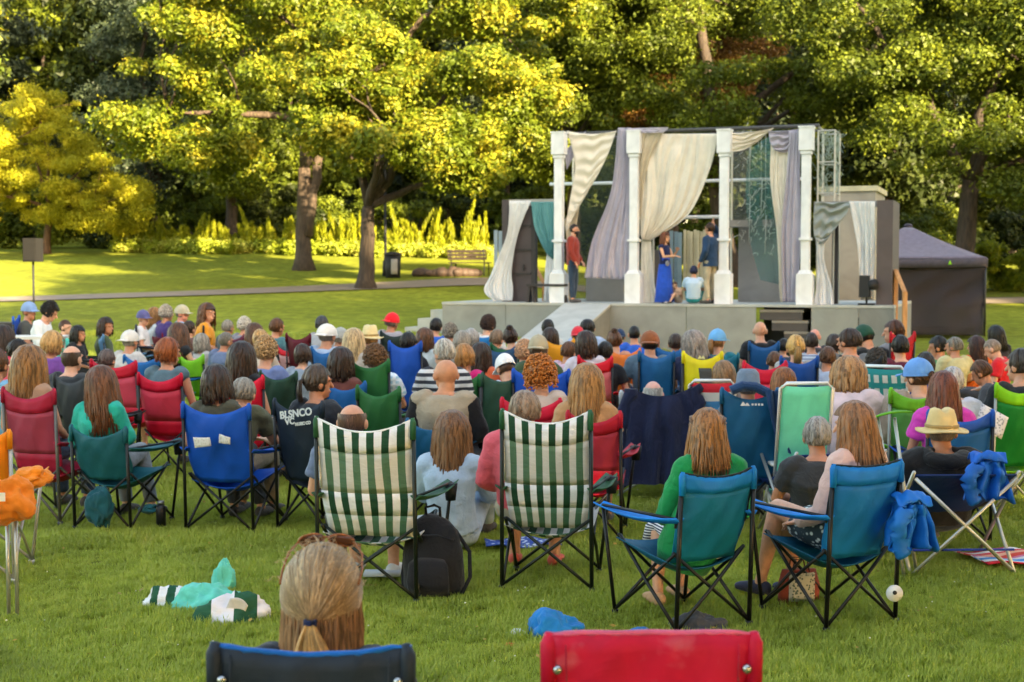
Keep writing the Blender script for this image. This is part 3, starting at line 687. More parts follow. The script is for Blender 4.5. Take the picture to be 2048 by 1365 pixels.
def hair_mesh(style):
    mb = MB(); s0 = sum(map(ord, style)); rs = random.Random(s0)
    if style == 'short': hair_shell(mb, 1.06, -.045, .28, .36, .005, 3); hair_locks(mb, 150, -.035, 108, .93, .009, 5, .014, kb=1.04)
    elif style == 'crop': hair_shell(mb, 1.045, -.045, .30, .40, .002, 3)
    elif style == 'balding':       # fringe round the sides and back only
        sub = MB(); hair_shell(sub, 1.06, -.055, .25, 2, .004, 5); 
        ff = [f for f in sub.f if sum(sub.v[i][2] for i in f)/len(f) < .062]; mb.add(sub.v, ff)
    elif style == 'bowl': hair_shell(mb, 1.13, -.06, .34, .30, .006, 3); hair_locks(mb, 170, -.065, 116, .96, .011, 6, .018, kb=1.08)
    elif style == 'bob': hair_shell(mb, 1.12, -.06, .34, .32, .005, 4); hair_locks(mb, 200, -.115, 114, 1.08, .011, 7, .03)
    elif style == 'shoulder': hair_shell(mb, 1.13, -.06, .36, .30, .005, 4); hair_locks(mb, 230, -.18, 110, 1.18, .011, 8, .045)
    elif style == 'long': hair_shell(mb, 1.14, -.06, .36, .30, .005, 4); hair_locks(mb, 280, -.29, 106, 1.25, .011, 9, .07)
    elif style == 'wavy': 
        hair_shell(mb, 1.16, -.06, .36, .30, .008, 4); hair_locks(mb, 300, -.28, 112, 1.5, .011, 19, .08, out=.02)
    elif style == 'halfup':
        hair_shell(mb, 1.10, -.06, .36, .30, .003, 4); hair_locks(mb, 260, -.20, 108, 1.42, .009, 10, .035)
        for i in range(60):      # swept back to the clasp
            sd = rs.choice((-1, 1)); a = rs.uniform(.2, 1.0); z0 = rs.uniform(.03, .10)
            P0 = V(sd*.092*math.sin(a*1.5), .02*math.cos(a*3), z0); P2 = V(rs.uniform(-.008, .008), -.124, -.0+rs.uniform(-.006, .006)); P1 = V(sd*.098, -.07, (z0-.0)*.7+.01)
            mb.loft([(P0*(1-t)**2+P1*2*t*(1-t)+P2*t*t, .008, .004) for t in (0, .2, .4, .6, .8, 1)], n=5)
        for i in range(34): 
            x = rs.uniform(-.012, .012); e = rs.uniform(-.035, .035)
            mb.loft([(V(x*.4, -.124, 0), .006, .004), (V(x+e*.4, -.135, -.06), .009, .005), (V(x+e*.9, -.135, -.13), .007, .004), (V(x+e*1.3, -.13, -.19), .002, .002)], n=5)
    elif style in ('bun', 'topbun'):
        hair_shell(mb, 1.07, -.05, .32, .36, .003, 3); hair_locks(mb, 60, -.02, 115, .9, .012, 5, .01)
        c0 = V(0, -.115, .03) if style == 'bun' else V(0, -.06, .13); mb.ell(c0, (.038, .036, .034), nu=12, nv=8)
        for i in range(16):
            a = 6.28*i/16; mb.loft([(c0+V(math.cos(a)*.04, -.01, math.sin(a)*.036), .01, .008), (c0+V(math.cos(a+.9)*.018, -.038, math.sin(a+.9)*.018), .008, .006)], n=5)
    elif style == 'ponytail':
        hair_shell(mb, 1.08, -.055, .32, .36, .003, 3); hair_locks(mb, 70, -.02, 115, .92, .012, 5, .01)
        for i in range(60):
            x, y = rs.uniform(-.012, .012), rs.uniform(-.01, .01); e = rs.uniform(-.03, .03)
            mb.loft([(V(x*.5, -.105+y*.5, .04), .008, .006), (V(x+e*.3, -.15+y, .01), .012, .006), (V(x+e, -.15+y, -.07), .010, .005), (V(x+e, -.135+y, -.14), .003, .003)], n=5)
    elif style in ('curly', 'afro', 'bigcurly'):
        k = {'curly': 1.14, 'afro': 1.22, 'bigcurly': 1.30}[style]; hair_shell(mb, k-.04, -.07, .38, .34, .008, 3)
        for i in range(560 if style != 'bigcurly' else 900):
            ph = R(-90+(rs.random()*2-1)*128); th = math.acos(1-1.42*rs.random()); kk = k*(.94+.12*rs.random())
            if style == 'bigcurly' and th > 1.4: kk *= 1.05
            d = V(math.sin(th)*math.cos(ph), math.sin(th)*math.sin(ph), math.cos(th)); p = V(.078*kk*d.x, .098*kk*d.y-.012, .106*kk*d.z+.02)
            if style == 'bigcurly' and rs.random() < .35: p.z -= .05
            r_ = rs.uniform(.006, .011); o_ = len(mb.f); mb.ell(p, (r_, r_, r_*.8), rotm(rs.uniform(0, 180), rs.uniform(0, 90)), 6, 4); uc = (rs.random(), .5)
            for q_ in range(o_, len(mb.f)): mb.uv[q_] = [uc]*len(mb.f[q_])
    elif style == 'bald': mb.ell((0, -.02, .0), (.001, .001, .001), nu=4, nv=3)
    me = mb.mesh('hair'); me.materials.append(None); return me
def hat_mesh(kind):
    mb = MB()
    if kind in ('cap', 'backcap'):
        sub = MB(); hair_shell(sub, 1.15, .012, 9, 9, .0, 2, dome=.98); mb.add(sub.v, sub.f)
        s_ = 1 if kind == 'cap' else -1
        mb.sheet(lambda u, v: V((u-.5)*.15, s_*(.095+v*.075*(1-.9*(u-.5)**2*4*.5))-.012, .022+.012*(1-(2*u-1)**2)-.012*v), 8, 4, .005)
        mb.ell((0, -.012, .137), (.008, .008, .005), nu=8, nv=4)
        mb.loft([(V(math.cos(a)*.091, math.sin(a)*.114-.012, .014), .003, .006) for a in [6.2832*i/24 for i in range(25)]], n=5)
    elif kind == 'beanie':
        sub = MB(); hair_shell(sub, 1.14, -.005, 9, 9, .002, 2, dome=1.05); mb.add(sub.v, sub.f)
    elif kind in ('straw', 'bucket'):
        prof = [(.0, .150), (.045, .152), (.068, .140), (.080, .10), (.092, .045), (.094, .028), (.115, .018), (.140, .010), (.152, .016)] if kind == 'straw' else [(0, .135), (.06, .13), (.085, .10), (.094, .03), (.115, .0), (.132, -.018)]
        n = 32; vv = []; 
        for sgn in (0, 1):
            for r_, z in prof:
                for i in range(n):
                    a = 6.2832*i/n; dent = (-.022*math.exp(-(math.cos(a)*r_/.02)**2) if (kind == 'straw' and r_ < .07) else 0)
                    wob = .006*math.sin(3*a)*(r_/.15)**2
                    vv.append(V(math.cos(a)*r_*.93, math.sin(a)*r_*1.12-.012, z+dent+wob-sgn*.004))
        K = len(prof); ff = []
        for sgn in (0, 1):
            for j in range(K-1):
                for i in range(n):
                    a_ = sgn*K*n+j*n+i; b_ = sgn*K*n+j*n+(i+1) % n; q = (a_, b_, b_+n, a_+n); ff.append(q if not sgn else q[::-1])
        for i in range(n): a_ = (K-1)*n+i; b_ = (K-1)*n+(i+1) % n; ff.append((a_, a_+K*n, b_+K*n, b_))
        mb.add(vv, ff)
    me = mb.mesh(kind); me.materials.append(None); return me
POM = None
MESH = {}
def cached(key, fn):
    if key not in MESH: MESH[key] = fn()
    return MESH[key]
POSES = dict(
 sit=Pose(), sitf=Pose(fem=1),
 sit_l=Pose(hy=38, hp=4), sit_r=Pose(hy=-38, hp=4), sitf_l=Pose(fem=1, hy=40, hp=3), sitf_r=Pose(fem=1, hy=-40, hp=3),
 down=Pose(hp=28, hd=V(0, .05, 1.045), nek=V(0, -.02, .94)),
 lean=Pose(wai=V(0, .0, .63), che=V(0, .07, .78), nek=V(0, .15, .90), hd=V(0, .22, 1.0), sh=(V(-.175, .09, .85), V(.175, .09, .85)), el=(V(-.23, .26, .62), V(.23, .26, .62)), wr=(V(-.09, .42, .62), V(.09, .42, .62)), hp=12, top=1.12),
 cross=Pose(fem=1, kn=(V(-.08, .44, .52), V(-.04, .45, .60)), an=(V(-.10, .46, .09), V(-.24, .58, .24)), to=(V(-.11, .62, .03), V(-.30, .70, .17))),
 ground=Pose(pel=V(0, 0, .10), wai=V(0, -.03, .28), che=V(0, -.03, .46), nek=V(0, .0, .60), hd=V(0, .035, .725), sh=(V(-.165, -.02, .535), V(.165, -.02, .535)), el=(V(-.23, .13, .33), V(.23, .13, .33)), wr=(V(-.10, .34, .33), V(.10, .34, .33)),
   hi=(V(-.085, .02, .10), V(.085, .02, .10)), kn=(V(-.16, .38, .36), V(.16, .38, .36)), an=(V(-.12, .56, .08), V(.12, .56, .08)), to=(V(-.13, .70, .03), V(.13, .70, .03)), top=.85),
)
POSES['sit2'] = Pose(hy=-15, hr=6, hp=3, hd=V(.018, -.01, 1.06), che=V(.015, -.07, .80), sh=(V(-.15, -.06, .885), V(.18, -.07, .862)), el=(V(-.22, .0, .64), V(.27, -.05, .64)), wr=(V(-.02, .20, .60), V(.24, .20, .60)), kn=(V(-.05, .43, .50), V(.16, .42, .50)))
POSES['sitf2'] = Pose(fem=1, hy=17, hr=-7, hp=5, hd=V(-.02, .0, 1.06), che=V(-.015, -.06, .80), sh=(V(-.17, -.06, .86), V(.145, -.06, .885)), el=(V(-.26, -.03, .63), V(.20, .03, .66)), wr=(V(-.16, .2, .56), V(.03, .2, .74)), kn=(V(-.14, .42, .50), V(.03, .44, .52)))
POSES['low'] = Pose(pel=V(0, 0, .27), wai=V(0, -.06, .42), che=V(0, -.13, .57), nek=V(0, -.12, .71), hd=V(0, -.07, .83), sh=(V(-.17, -.13, .64), V(.17, -.13, .64)), el=(V(-.25, -.02, .42), V(.25, -.02, .42)), wr=(V(-.14, .2, .40), V(.14, .2, .40)),
   hi=(V(-.085, .02, .27), V(.085, .02, .27)), kn=(V(-.12, .42, .48), V(.12, .42, .48)), an=(V(-.12, .58, .08), V(.12, .58, .08)), to=(V(-.13, .72, .03), V(.13, .72, .03)), top=.955)
POSES['groundf'] = Pose(**{**{k: v for k, v in POSES['ground'].__dict__.items()}, 'fem': 1})
POSES['ground_l'] = Pose(**{**POSES['ground'].__dict__, 'hy': 50, 'hp': 10}); POSES['ground_r'] = Pose(**{**POSES['ground'].__dict__, 'hy': -50})
GB = POSES['ground'].__dict__
POSES['groundlean'] = Pose(**{**GB, 'che': V(0, .06, .44), 'nek': V(0, .13, .56), 'hd': V(0, .20, .665), 'sh': (V(-.165, .07, .50), V(.165, .07, .50)), 'hp': 25, 'top': .78})
def person(pose, loc, rz, k, label, hair='short', hc='#3a2a20', top='#888888', sleeve='short', bot=('long', '#2c3440'), skin='#c99478', hat=None, hatc=None, tk='cloth', loose=0.0, shoe='#4a4644', face=False, extra=None, cat='person', group='people in the audience', hairkw={}, fat=1.0, vest=None, hs=None, **tkw):
    P = POSES[pose]; root = empty('person', loc, rz, label=label, cat=cat, group=group); root.scale = (k*(.96 if P.fem else 1.0)*fat, k, k)
    pk = pose
    use('body', cached(('b', pk), lambda: body_mesh(P)), mat('skin', skin), root)
    sh = use('shirt', cached(('s', pk, sleeve, round(loose, 3)), lambda: shirt_mesh(P, sleeve, loose=loose)), mat(tk, top, **tkw), root)
    if bot and bot[0] != 'none':
        use('trousers' if bot[0] == 'long' else 'shorts', cached(('l', pk, bot[0]), lambda: legs_mesh(P, bot[0])), mat('cloth', bot[1]), root)
    if shoe:
        for q in (0, 1): use('shoe', cached(('f', pk, q), lambda: shoes_mesh(P, q)), mat('cloth', shoe), root)
    H = Matrix.Translation(P.hd) @ P.hm().to_4x4()
    if hair != 'bald':
        def hm_():
            me = hair_mesh(hair)
            if hat:
                for v in me.vertices:
                    if v.co.z > .0: q = max(.80, 1-v.co.z*3.2); v.co = V(v.co.x*q, (v.co.y+.012)*q-.012, .0+(v.co.z)*.86)
            return me
        o = use('hair', cached(('h', hair, bool(hat)), hm_), mat('hair', hc, **hairkw), root)
        sx_ = hs or ({'long': 1.30, 'shoulder': 1.26, 'bob': 1.22, 'wavy': 1.12, 'bigcurly': 1.16, 'curly': 1.08, 'bowl': 1.08, 'halfup': 1.12}.get(hair, 1.0) if not hat else 1.0)
        o.matrix_local = H @ Matrix.Diagonal((sx_, 1+(sx_-1)*.6, 1+(sx_-1)*.35, 1))
    if vest: use('vest', cached(('v', pk), lambda: shirt_mesh(P, 'none', loose=.004)), mat('cloth', vest), root)
    if hat:
        if hair in ('short', 'ponytail', 'bun', 'curly') or True: H = H @ Matrix.Diagonal((1.06, 1.06, 1.06, 1))
        o = use('hat' if hat in ('straw', 'bucket') else ('beanie' if hat == 'beanie' else 'cap'), cached(('t', hat), lambda: hat_mesh(hat)), mat('cloth', hatc or '#888888'), root); o.matrix_local = H
        if hat == 'straw' :
            mb = MB(); mb.loft([(V(math.cos(a)*.0885, math.sin(a)*.107-.012, .043), .003, .011) for a in [6.2832*i/28 for i in range(29)]], n=6)
            q = mb.build('hat_band', mat('cloth', '#a88c58'), o)
    if face:
        def fm():
            mb = MB()
            for q in (-1, 1): mb.ell((q*.032, .074, .006), (.013, .010, .008), nu=8, nv=6)
            mb.capsule([(-.018, .091, -.058), (.018, .091, -.058)], [.004, .004], 6); me = mb.mesh('eyes'); me.materials.append(None); return me
        o = use('eyes', cached('eyes', fm), mat('skin', '#5a3430'), root); o.matrix_local = H
    return root
# ------------------------------------------------------------------ folding chairs
def chair(loc, rz, label, color, w=.52, bh=.88, style='plain', frame='#17181a', trim=None, arms=True, lod=1, c2=None, group='folding chairs of the audience', cat='folding chair', name='folding_chair', dip=.08, sag=.05, armc=None, seed=None, holder=True, dark=None, nopocket=False, ssag=.12, worn=False):
    root = empty(name, loc, rz, label=label, cat=cat, group=group); rr = random.Random(seed if seed is not None else hash(label) % 9999)
    w2 = w/2; fr = mat('metal', frame, met=.35); sh = .42
    def back(u, v):            # v 0 at the top
        u = max(0., min(1., u)); v = max(0., min(1., v)); x = (u-.5)*w; e = 1-(2*u-1)**2
        z = bh-(bh-.36)*v-dip*e*(1-v)**3*1.0
        y = -.335+.13*v**1.4-sag*e*(.35+.65*math.sin(math.pi*min(1, v*.9+.1)))
        y += .006*math.sin(u*9+seed_)*math.sin(v*7)+.004*math.sin(u*21+v*13+seed_)
        x *= 1-.035*math.sin(math.pi*min(1, v*1.25))-.13*sstep(.62, 1, v)
        return V(x, y, z)
    seed_ = rr.uniform(0, 6)
    nu, nv = (14, 4) if lod else (8, 3)
    if style == 'plain': bands = [(0, 1, 'backrest', color, 'nylon')]
    elif style == 'mesh': bands = [(0, .24, 'backrest_header', color, 'nylon'), (.24, .76, 'backrest_mesh', c2, 'nylon'), (.76, 1, 'backrest_lower', color, 'nylon')]
    elif style == 'header': bands = [(0, .2, 'backrest_header', color, 'nylon'), (.2, 1, 'backrest_panel', c2, 'nylon')]
    elif style == 'stripe': bands = [(0, .24, 'backrest_header', '#e8e6ea', '#1f4630'), (.24, .62, 'backrest_mesh', '#d2cdc8', '#54745a'), (.62, .82, 'backrest_band', '#e8e6ea', '#1f4630'), (.82, 1, 'backrest_lower', '#c8c6c0', '#42664c')]
    else: bands = [(0, 1, 'backrest', color, style)]
    for v0, v1, nm, cc, kd in bands:
        mb = MB(); k = max(3, int((v1-v0)*(16 if lod else 9)))
        mb.sheet(lambda u, v: back(u, v0+(v1-v0)*v)+V(0, -.003 if v0 == 0 else 0, 0), nu, k, .008 if v0 == 0 else .005)
        m = mat('stripe', cc, c2=kd, n=6.5) if style == 'stripe' else (mat('nylon', cc, **(dict(worn=1) if worn else {})) if kd == 'nylon' else mat(kd, cc, c2=c2 or '#e8e8e8'))
        mb.build(nm, m, root)
    if trim:
        mb = MB(); pts = [back(0, t) for t in [.6-.1*i for i in range(7)]]+[back(i/12, 0) for i in range(1, 12)]+[back(1, .1*i) for i in range(0, 7)]
        mb.path(pts, .008, 6); mb.build('piping', mat('cloth', trim), root)
    def seat(u, v):
        e = 1-(2*u-1)**2; return V((u-.5)*w*1.02, -.21+v*.45, .37+.055*v-ssag*e*math.sin(math.pi*(.15+.75*v)))
    mb = MB(); mb.sheet(seat, 10, 8, .006)
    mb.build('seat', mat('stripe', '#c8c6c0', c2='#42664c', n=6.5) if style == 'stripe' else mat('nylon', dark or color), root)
    r_ = .0105
    for s_ in (-1, 1):
        mb = MB(); mb.tube((s_*w2, -.335, bh-.03), (s_*(w2+.005), -.30, 0.0), r_*1.15, 8); mb.tube((s_*(w2+.005), -.30, .0), (s_*(w2+.005), -.30, .03), r_*1.9, 8); mb.build('rear_post', fr, root)
        mb = MB(); mb.tube((s_*(w2+.07), .27, .60), (s_*(w2-.0), .25, 0), r_, 8); mb.tube((s_*w2, .25, 0), (s_*w2, .25, .03), r_*1.9, 8); mb.build('front_post', fr, root)
        if not nopocket: mb = MB(); mb.loft([(V(s_*(w2-.002), -.337, bh-.115), .017, .017), (V(s_*(w2-.002), -.337, bh-.02), .018, .018), (V(s_*(w2-.006), -.336, bh+.004), .010, .010)], n=8); mb.build('corner_pocket', mat('nylon', '#2c5a3c' if style == 'stripe' else color), root)
    X = [((-w2, -.30, .035), (w2-.01, -.27, .42)), ((w2, -.30, .035), (-w2+.01, -.25, .42)), ((-w2, .25, .035), (w2-.01, .22, .44)), ((w2, .25, .035), (-w2+.01, .24, .44)),
         ((-w2, -.30, .035), (-w2+.01, .22, .44)), ((-w2, .25, .035), (-w2+.01, -.27, .42)), ((w2, -.30, .035), (w2-.01, .22, .44)), ((w2, .25, .035), (w2-.01, -.27, .42))]
    for k_, (a, b_) in enumerate(X):
        if not lod and k_ > 1: break
        m_ = (Vector(a)+Vector(b_))/2; off = V(0, .008*(1 if k_ % 2 else -1), 0) if k_ < 4 else V(.008*(1 if k_ % 2 else -1), 0, 0)
        mb = MB(); mb.path([Vector(a), m_+off, Vector(b_)], r_*.9, 8); mb.build('cross_brace', fr, root)
    if arms:
        for s_ in (-1, 1):
            mb = MB()
            mb.sheet(lambda u, v: V(s_*(w2+.005+.065*v)+(u-.5)*(.03+.075*math.sin(math.pi*min(1, v*.75+.08))), -.33+.64*v, .60-.03*math.sin(math.pi*v)+.012*math.cos(6*u)), 4, 10, .007)
            mb.build('armrest', mat('nylon', armc or color), root)
            mb = MB(); mb.tube((s_*w2, -.31, .60), (s_*(w2+.07), .27, .60), r_*.8, 6); mb.build('arm_tube', fr, root)
            if lod and holder and s_ == 1:
                mb = MB(); mb.loft([(V(s_*(w2+.075), .23, .50), .030, .030), (V(s_*(w2+.075), .23, .60), .042, .042)], n=12); mb.build('cup_holder', mat('nylon', '#20252a'), root)
    return root
def low_chair(loc, rz, label, color, w=.55, bh=.72, style='plain', frame='#d8d8d4', c2='#e8e8e8', **k):
    """low beach lounge: sloping sling on bent white tube with crossed legs"""
    root = empty('beach_chair', loc, rz, label=label, cat='beach chair', group='folding chairs of the audience'); fr = mat('metal', frame, met=.3); w2 = w/2
    def back(u, v): e = 1-(2*u-1)**2; return V((u-.5)*w*.97, -.40+.22*v-.02*e, bh-(bh-.24)*v-.01*e*(1-v))
    mb = MB(); mb.sheet(back, 10, 12, .006); mb.build('backrest', mat('nylon', color) if style == 'plain' else mat(style, color, c2=c2), root)
    mb = MB(); mb.sheet(lambda u, v: V((u-.5)*w*.97, -.18+.5*v, .235+.06*v-.03*(1-(2*u-1)**2)), 8, 6, .006); mb.build('seat', mat('nylon', color) if style == 'plain' else mat(style, color, c2=c2), root)
    mb = MB(); mb.path([V(-w2, -.17, .23), V(-w2, -.40, bh-.02), V(-w2+.04, -.408, bh+.015), V(w2-.04, -.408, bh+.015), V(w2, -.40, bh-.02), V(w2, -.17, .23)], .013, 8); mb.build('back_frame', fr, root)
    mb = MB(); mb.path([V(-w2, -.2, .225), V(-w2, .34, .30), V(w2, .34, .30), V(w2, -.2, .225)], .013, 8); mb.build('seat_frame', fr, root)
    for s_ in (-1, 1):
        mb = MB(); mb.path([V(s_*w2, -.26, .0), V(s_*w2, -.24, .02), V(s_*w2, .28, .47), V(s_*w2, -.25, .49)], .012, 8); mb.build('leg', fr, root)
        mb = MB(); mb.tube((s_*(w2+.012), .26, .0), (s_*(w2+.012), -.02, .30), .012, 8); mb.build('leg', fr, root)
        mb = MB(); mb.box((s_*w2, .0, .492), (.045, .46, .02)); mb.build('armrest', fr, root)
    return root
# ------------------------------------------------------------------ stage (own frame: e1 right along the front, e2 back)
DZ = 1.19
SO = atY(1120, 600, 29.6); SO.z = 0
SE = atY(1610, 612, 27.9); SE.z = 0
e1 = (SE-SO).normalized(); e2 = V(-e1.y, e1.x, 0); SW = (SE-SO).length
SRZ = math.atan2(e1.y, e1.x)
def S(a, b_, z=0): return SO+e1*a+e2*b_+V(0, 0, z)
def SP(px, py, b_):
    d = ray(px, py); t = ((SO+e2*b_-C0).dot(e2))/d.dot(e2); return C0+d*t
def sa(px, b_): return (SP(px, 600, b_)-SO).dot(e1)
def sbox(mb, a0, a1, b0, b1, z0, z1, mi=0):
    mb.hexa([S(a0, b0, z0), S(a1, b0, z0), S(a1, b1, z0), S(a0, b1, z0), S(a0, b0, z1), S(a1, b0, z1), S(a1, b1, z1), S(a0, b1, z1)], mi)
grey = mat('paint', '#8f918c'); grey2 = mat('paint', '#7d7f7c'); decktop = mat('paint', '#b0b2ae'); wht = mat('paint', '#e6e8ea'); dkb = mat('paint', '#4a4040'); dk2 = mat('paint', '#35302f')
timber = mat('wood', '#c08c58'); blk = mat('paint', '#1c1c1e'); pipe = mat('metal', '#c9c6bc', met=.3)
aL = sa(884, -.35); aR = sa(1788, -.35); aM = sa(1205, -.35)
st = empty('stage', S(0, 0), 0, label='grey painted outdoor stage platform with panelled front', cat='stage')
def pb(mb, name, m, parent=st, **k):
    o = mb.build(name, m, None, smooth=False, **k)
    if parent:
        o.parent = parent; o.matrix_parent_inverse = Matrix.Translation(-parent.location) if parent.rotation_euler.z == 0 else parent.matrix_world.inverted()
    return o
mb = MB(); sbox(mb, aL, aR, -.36, 4.2, DZ-.05, DZ); pb(mb, 'deck', decktop)
steps0, steps1 = sa(1512, -.38), sa(1622, -.38)
cuts = [aL, sa(1010, -.38), aM, sa(1372, -.38), steps0]
for i in range(4):
    mb = MB(); sbox(mb, cuts[i]+.006, cuts[i+1]-.006, -.345, -.31, -.1, DZ-.052); pb(mb, 'front_panel', grey)
mb = MB(); sbox(mb, steps1+.004, sa(1716, -.38), -.345, -.31, -.1, DZ-.052); pb(mb, 'front_panel', grey)
mb = MB(); sbox(mb, sa(1718, -.38), aR, -.345, -.31, -.1, DZ-.052); pb(mb, 'front_panel', grey2)
mb = MB(); sbox(mb, aL, aL+.03, -.305, 4.2, -.1, DZ-.052); pb(mb, 'side_panel', grey)
mb = MB(); sbox(mb, aR-.03, aR, -.305, 4.2, -.1, DZ-.052); pb(mb, 'side_panel', grey2)
mb = MB(); sbox(mb, steps0, steps1, .55, .58, -.1, DZ-.052); pb(mb, 'back_panel', dk2)
for k_ in range(4):    # recessed steps
    t0 = steps0+.06+k_*.24
    mb = MB(); z1 = DZ-.10-k_*.21; sbox(mb, t0, min(steps1-.05, t0+.85), -.30, .5, z1-.05, z1); pb(mb, 'tread', mat('paint', '#8a8278'))
    mb = MB(); sbox(mb, t0, min(steps1-.05, t0+.85)-.02, -.285, -.27, z1-.20, z1-.055); pb(mb, 'riser', mat('paint', '#4c4644'))
# ramp
rp = empty('ramp', S(.6, -2.5), 0, label='grey ramp sloping from the stage down into the audience', cat='ramp')
a0, a1 = sa(1128, -.37), sa(1222, -.37)
mb = MB(); L_ = 4.7
def rz_(b_): return DZ-.01-(-.365-b_)/L_*1.05
mb.hexa([S(a0, -.365, rz_(-.365)-.05), S(a1, -.365, rz_(-.365)-.05), S(a1, -.365-L_, rz_(-.365-L_)-.05), S(a0, -.365-L_, rz_(-.365-L_)-.05), S(a0, -.365, rz_(-.365)), S(a1, -.365, rz_(-.365)), S(a1, -.365-L_, rz_(-.365-L_)), S(a0, -.365-L_, rz_(-.365-L_))])
pb(mb, 'ramp_deck', decktop, rp)
for a_ in (a0+.02, a1-.05):
    mb = MB(); mb.hexa([S(a_, -.37, 0), S(a_+.03, -.37, 0), S(a_+.03, -.365-L_, 0), S(a_, -.365-L_, 0), S(a_, -.37, rz_(-.37)-.055), S(a_+.03, -.37, rz_(-.37)-.055), S(a_+.03, -.365-L_, rz_(-.365-L_)-.055), S(a_, -.365-L_, rz_(-.365-L_)-.055)]); pb(mb, 'ramp_side', grey2, rp)
# left steps
ss = empty('stage_steps', S(aL-.6, 0), 0, label='pale grey steps at the left end of the stage', cat='steps')
for k_ in range(5):
    mb = MB(); a_ = aL-.005-.3*k_; sbox(mb, a_-.3, a_, -.25, .85, 0, DZ-.19*(k_+1)+.02); pb(mb, 'step', decktop, ss)
# columns
def column(px, top, basey, bb, label):
    root = empty('column', SP(px, basey, bb).xy.to_3d()+V(0, 0, DZ), SRZ, label=label, cat='column', group='white square columns of the stage set')
    d = (root.location.xy.length); H = atY(px, top, root.location.y).z-DZ; hw = .095
    mb = MB(); mb.box((0, 0, .30), (.32, .32, .60)); mb.build('base', wht, root, smooth=False)
    mb = MB(); mb.box((0, 0, .635), (.27, .27, .07), taper=.75); mb.build('base_moulding', wht, root, smooth=False)
    mb = MB(); mb.box((0, 0, (.67+H-.52)/2), (.17, .17, H-.52-.67)); mb.build('shaft', wht, root, smooth=False)
    for x in (-.055, .055):
        mb = MB(); mb.box((x*.8, -.088, 1.75), (.045, .01, 1.9)); mb.build('shaft_trim', wht, root, smooth=False)
    mb = MB(); mb.box((0, 0, 1.28), (.24, .24, .05)); mb.build('collar', wht, root, smooth=False)
    mb = MB(); mb.box((0, 0, H-.48), (.21, .21, .07)); mb.build('necking', wht, root, smooth=False)
    mb = MB(); mb.box((0, 0, H-.22), (.27, .27, .44)); mb.box((0, 0, H+.012), (.295, .295, .03)); mb.build('capital', wht, root, smooth=False)
    return root
column(1118, 267, 600, 0, 'white column at the left end of the frame beside the red jacketed actor')
column(1268, 264, 606, 0, 'white column second from the left between lilac drape and cream curtain')
column(1447, 262, 609, 0, 'white column directly behind the actor in navy jacket')
column(1610, 256, 612, 0, 'white column at the right end of the frame beside the lilac drape')
# truss behind the columns
tr = empty('frame_beam', S(SW/2, .3, 4.6), 0, label='dark horizontal beam carrying the drapes above the columns', cat='beam')
pz = SP(1440, 259, .35).z
mb = MB(); mb.tube(S(-.15, .3, pz), S(SW+.2, .3, pz), .04, 10); pb(mb, 'top_beam', mat('metal', '#4c4a46', met=.3), tr)
mb = MB(); mb.tube(S(-.15, 1.3, pz), S(SW+.2, 1.3, pz), .03, 10); pb(mb, 'rear_beam', mat('metal', '#4c4a46', met=.3), tr)
for a_ in (-.12, SW*.33, SW*.66, SW+.15):
    mb = MB(); mb.tube(S(a_, .34, pz), S(a_, 1.3, pz), .02, 8); pb(mb, 'cross_tube', pipe, tr)
    mb = MB(); mb.tube(S(a_, 1.3, DZ), S(a_, 1.3, pz), .022, 8); pb(mb, 'post', pipe, tr)
def rail(label, px0, px1, py, bb, r_, m):
    p0, p1 = SP(px0, py, bb), SP(px1, py, bb); p1.z = p0.z; mb = MB(); mb.tube(p0-SO*0, p1, r_, 10); return mb.build('rail', m, label=label, cat='rail', group='horizontal rails of the stage set')
rail('upper white pipe rail running behind all columns', 1100, 1618, 369, 1.35, .035, wht)
rail('lower white pipe rail between second and third column', 1275, 1440, 436, 1.5, .035, wht)
mb = MB(); p0 = SP(1452, 443, 1.1); p1 = SP(1560, 443, 1.1); q = p0.z; aa, ab = (p0-SO).dot(e1), (p1-SO).dot(e1); sbox(mb, aa, ab, 1.0, 1.6, q-.12, q+.02)
o = mb.build('balcony_shelf', mat('paint', '#8c8680'), smooth=False, label='thick grey ledge between third column and lilac drape', cat='ledge')
def flat(name, px0, px1, pyt, pyb, bb, th, m, label, cat='panel', z0=None):
    a_, c_ = sa(px0, bb), sa(px1, bb); zt = SP(px0, pyt, bb).z; mb = MB(); sbox(mb, a_, c_, bb, bb+th, DZ+.002 if z0 is None else z0, zt); return mb.build(name, m, smooth=False, label=label, cat=cat)
flat('scenic_flat', 1476, 1562, 446, 610, 1.7, .08, mat('paint', '#8d8a88'), 'tall grey flat standing under the grey ledge')
flat('scenic_block', 1172, 1252, 556, 605, 1.2, .5, mat('paint', '#92908c'), 'low grey block behind the hem of the lilac drape', 'block')
flat('scenic_flat', 1294, 1330, 500, 605, 2.2, .06, mat('paint', '#5c5450'), 'brown grey flat behind the actress in the blue dress')
# corrugated fences behind
def fence(px0, px1, pyt, bb, color, label, n, z0=0.0):
    a_, c_ = sa(px0, bb), sa(px1, bb); zt = SP(px0, pyt, bb).z; root = empty('board_fence', S((a_+c_)/2, bb), 0, label=label, cat='fence')
    for i in range(n):
        q0 = a_+(c_-a_)*i/n; q1 = a_+(c_-a_)*(i+.86)/n; mb = MB(); o_ = .03*(i % 2); sbox(mb, q0, q1, bb+o_, bb+.025+o_, z0, zt-.02*(i % 3)); pb(mb, 'board', mat('paint', color if i % 2 else color), root)
fence(988, 1020, 461, 3.4, '#8a98a0', 'blue grey board screen left of the stage wall', 4)
fence(1338, 1364, 462, 3.0, '#7f949c', 'blue grey board screen behind the actress', 3)
fence(1366, 1412, 460, 3.1, '#c8bc98', 'cream slatted screen between the two standing actors', 7)
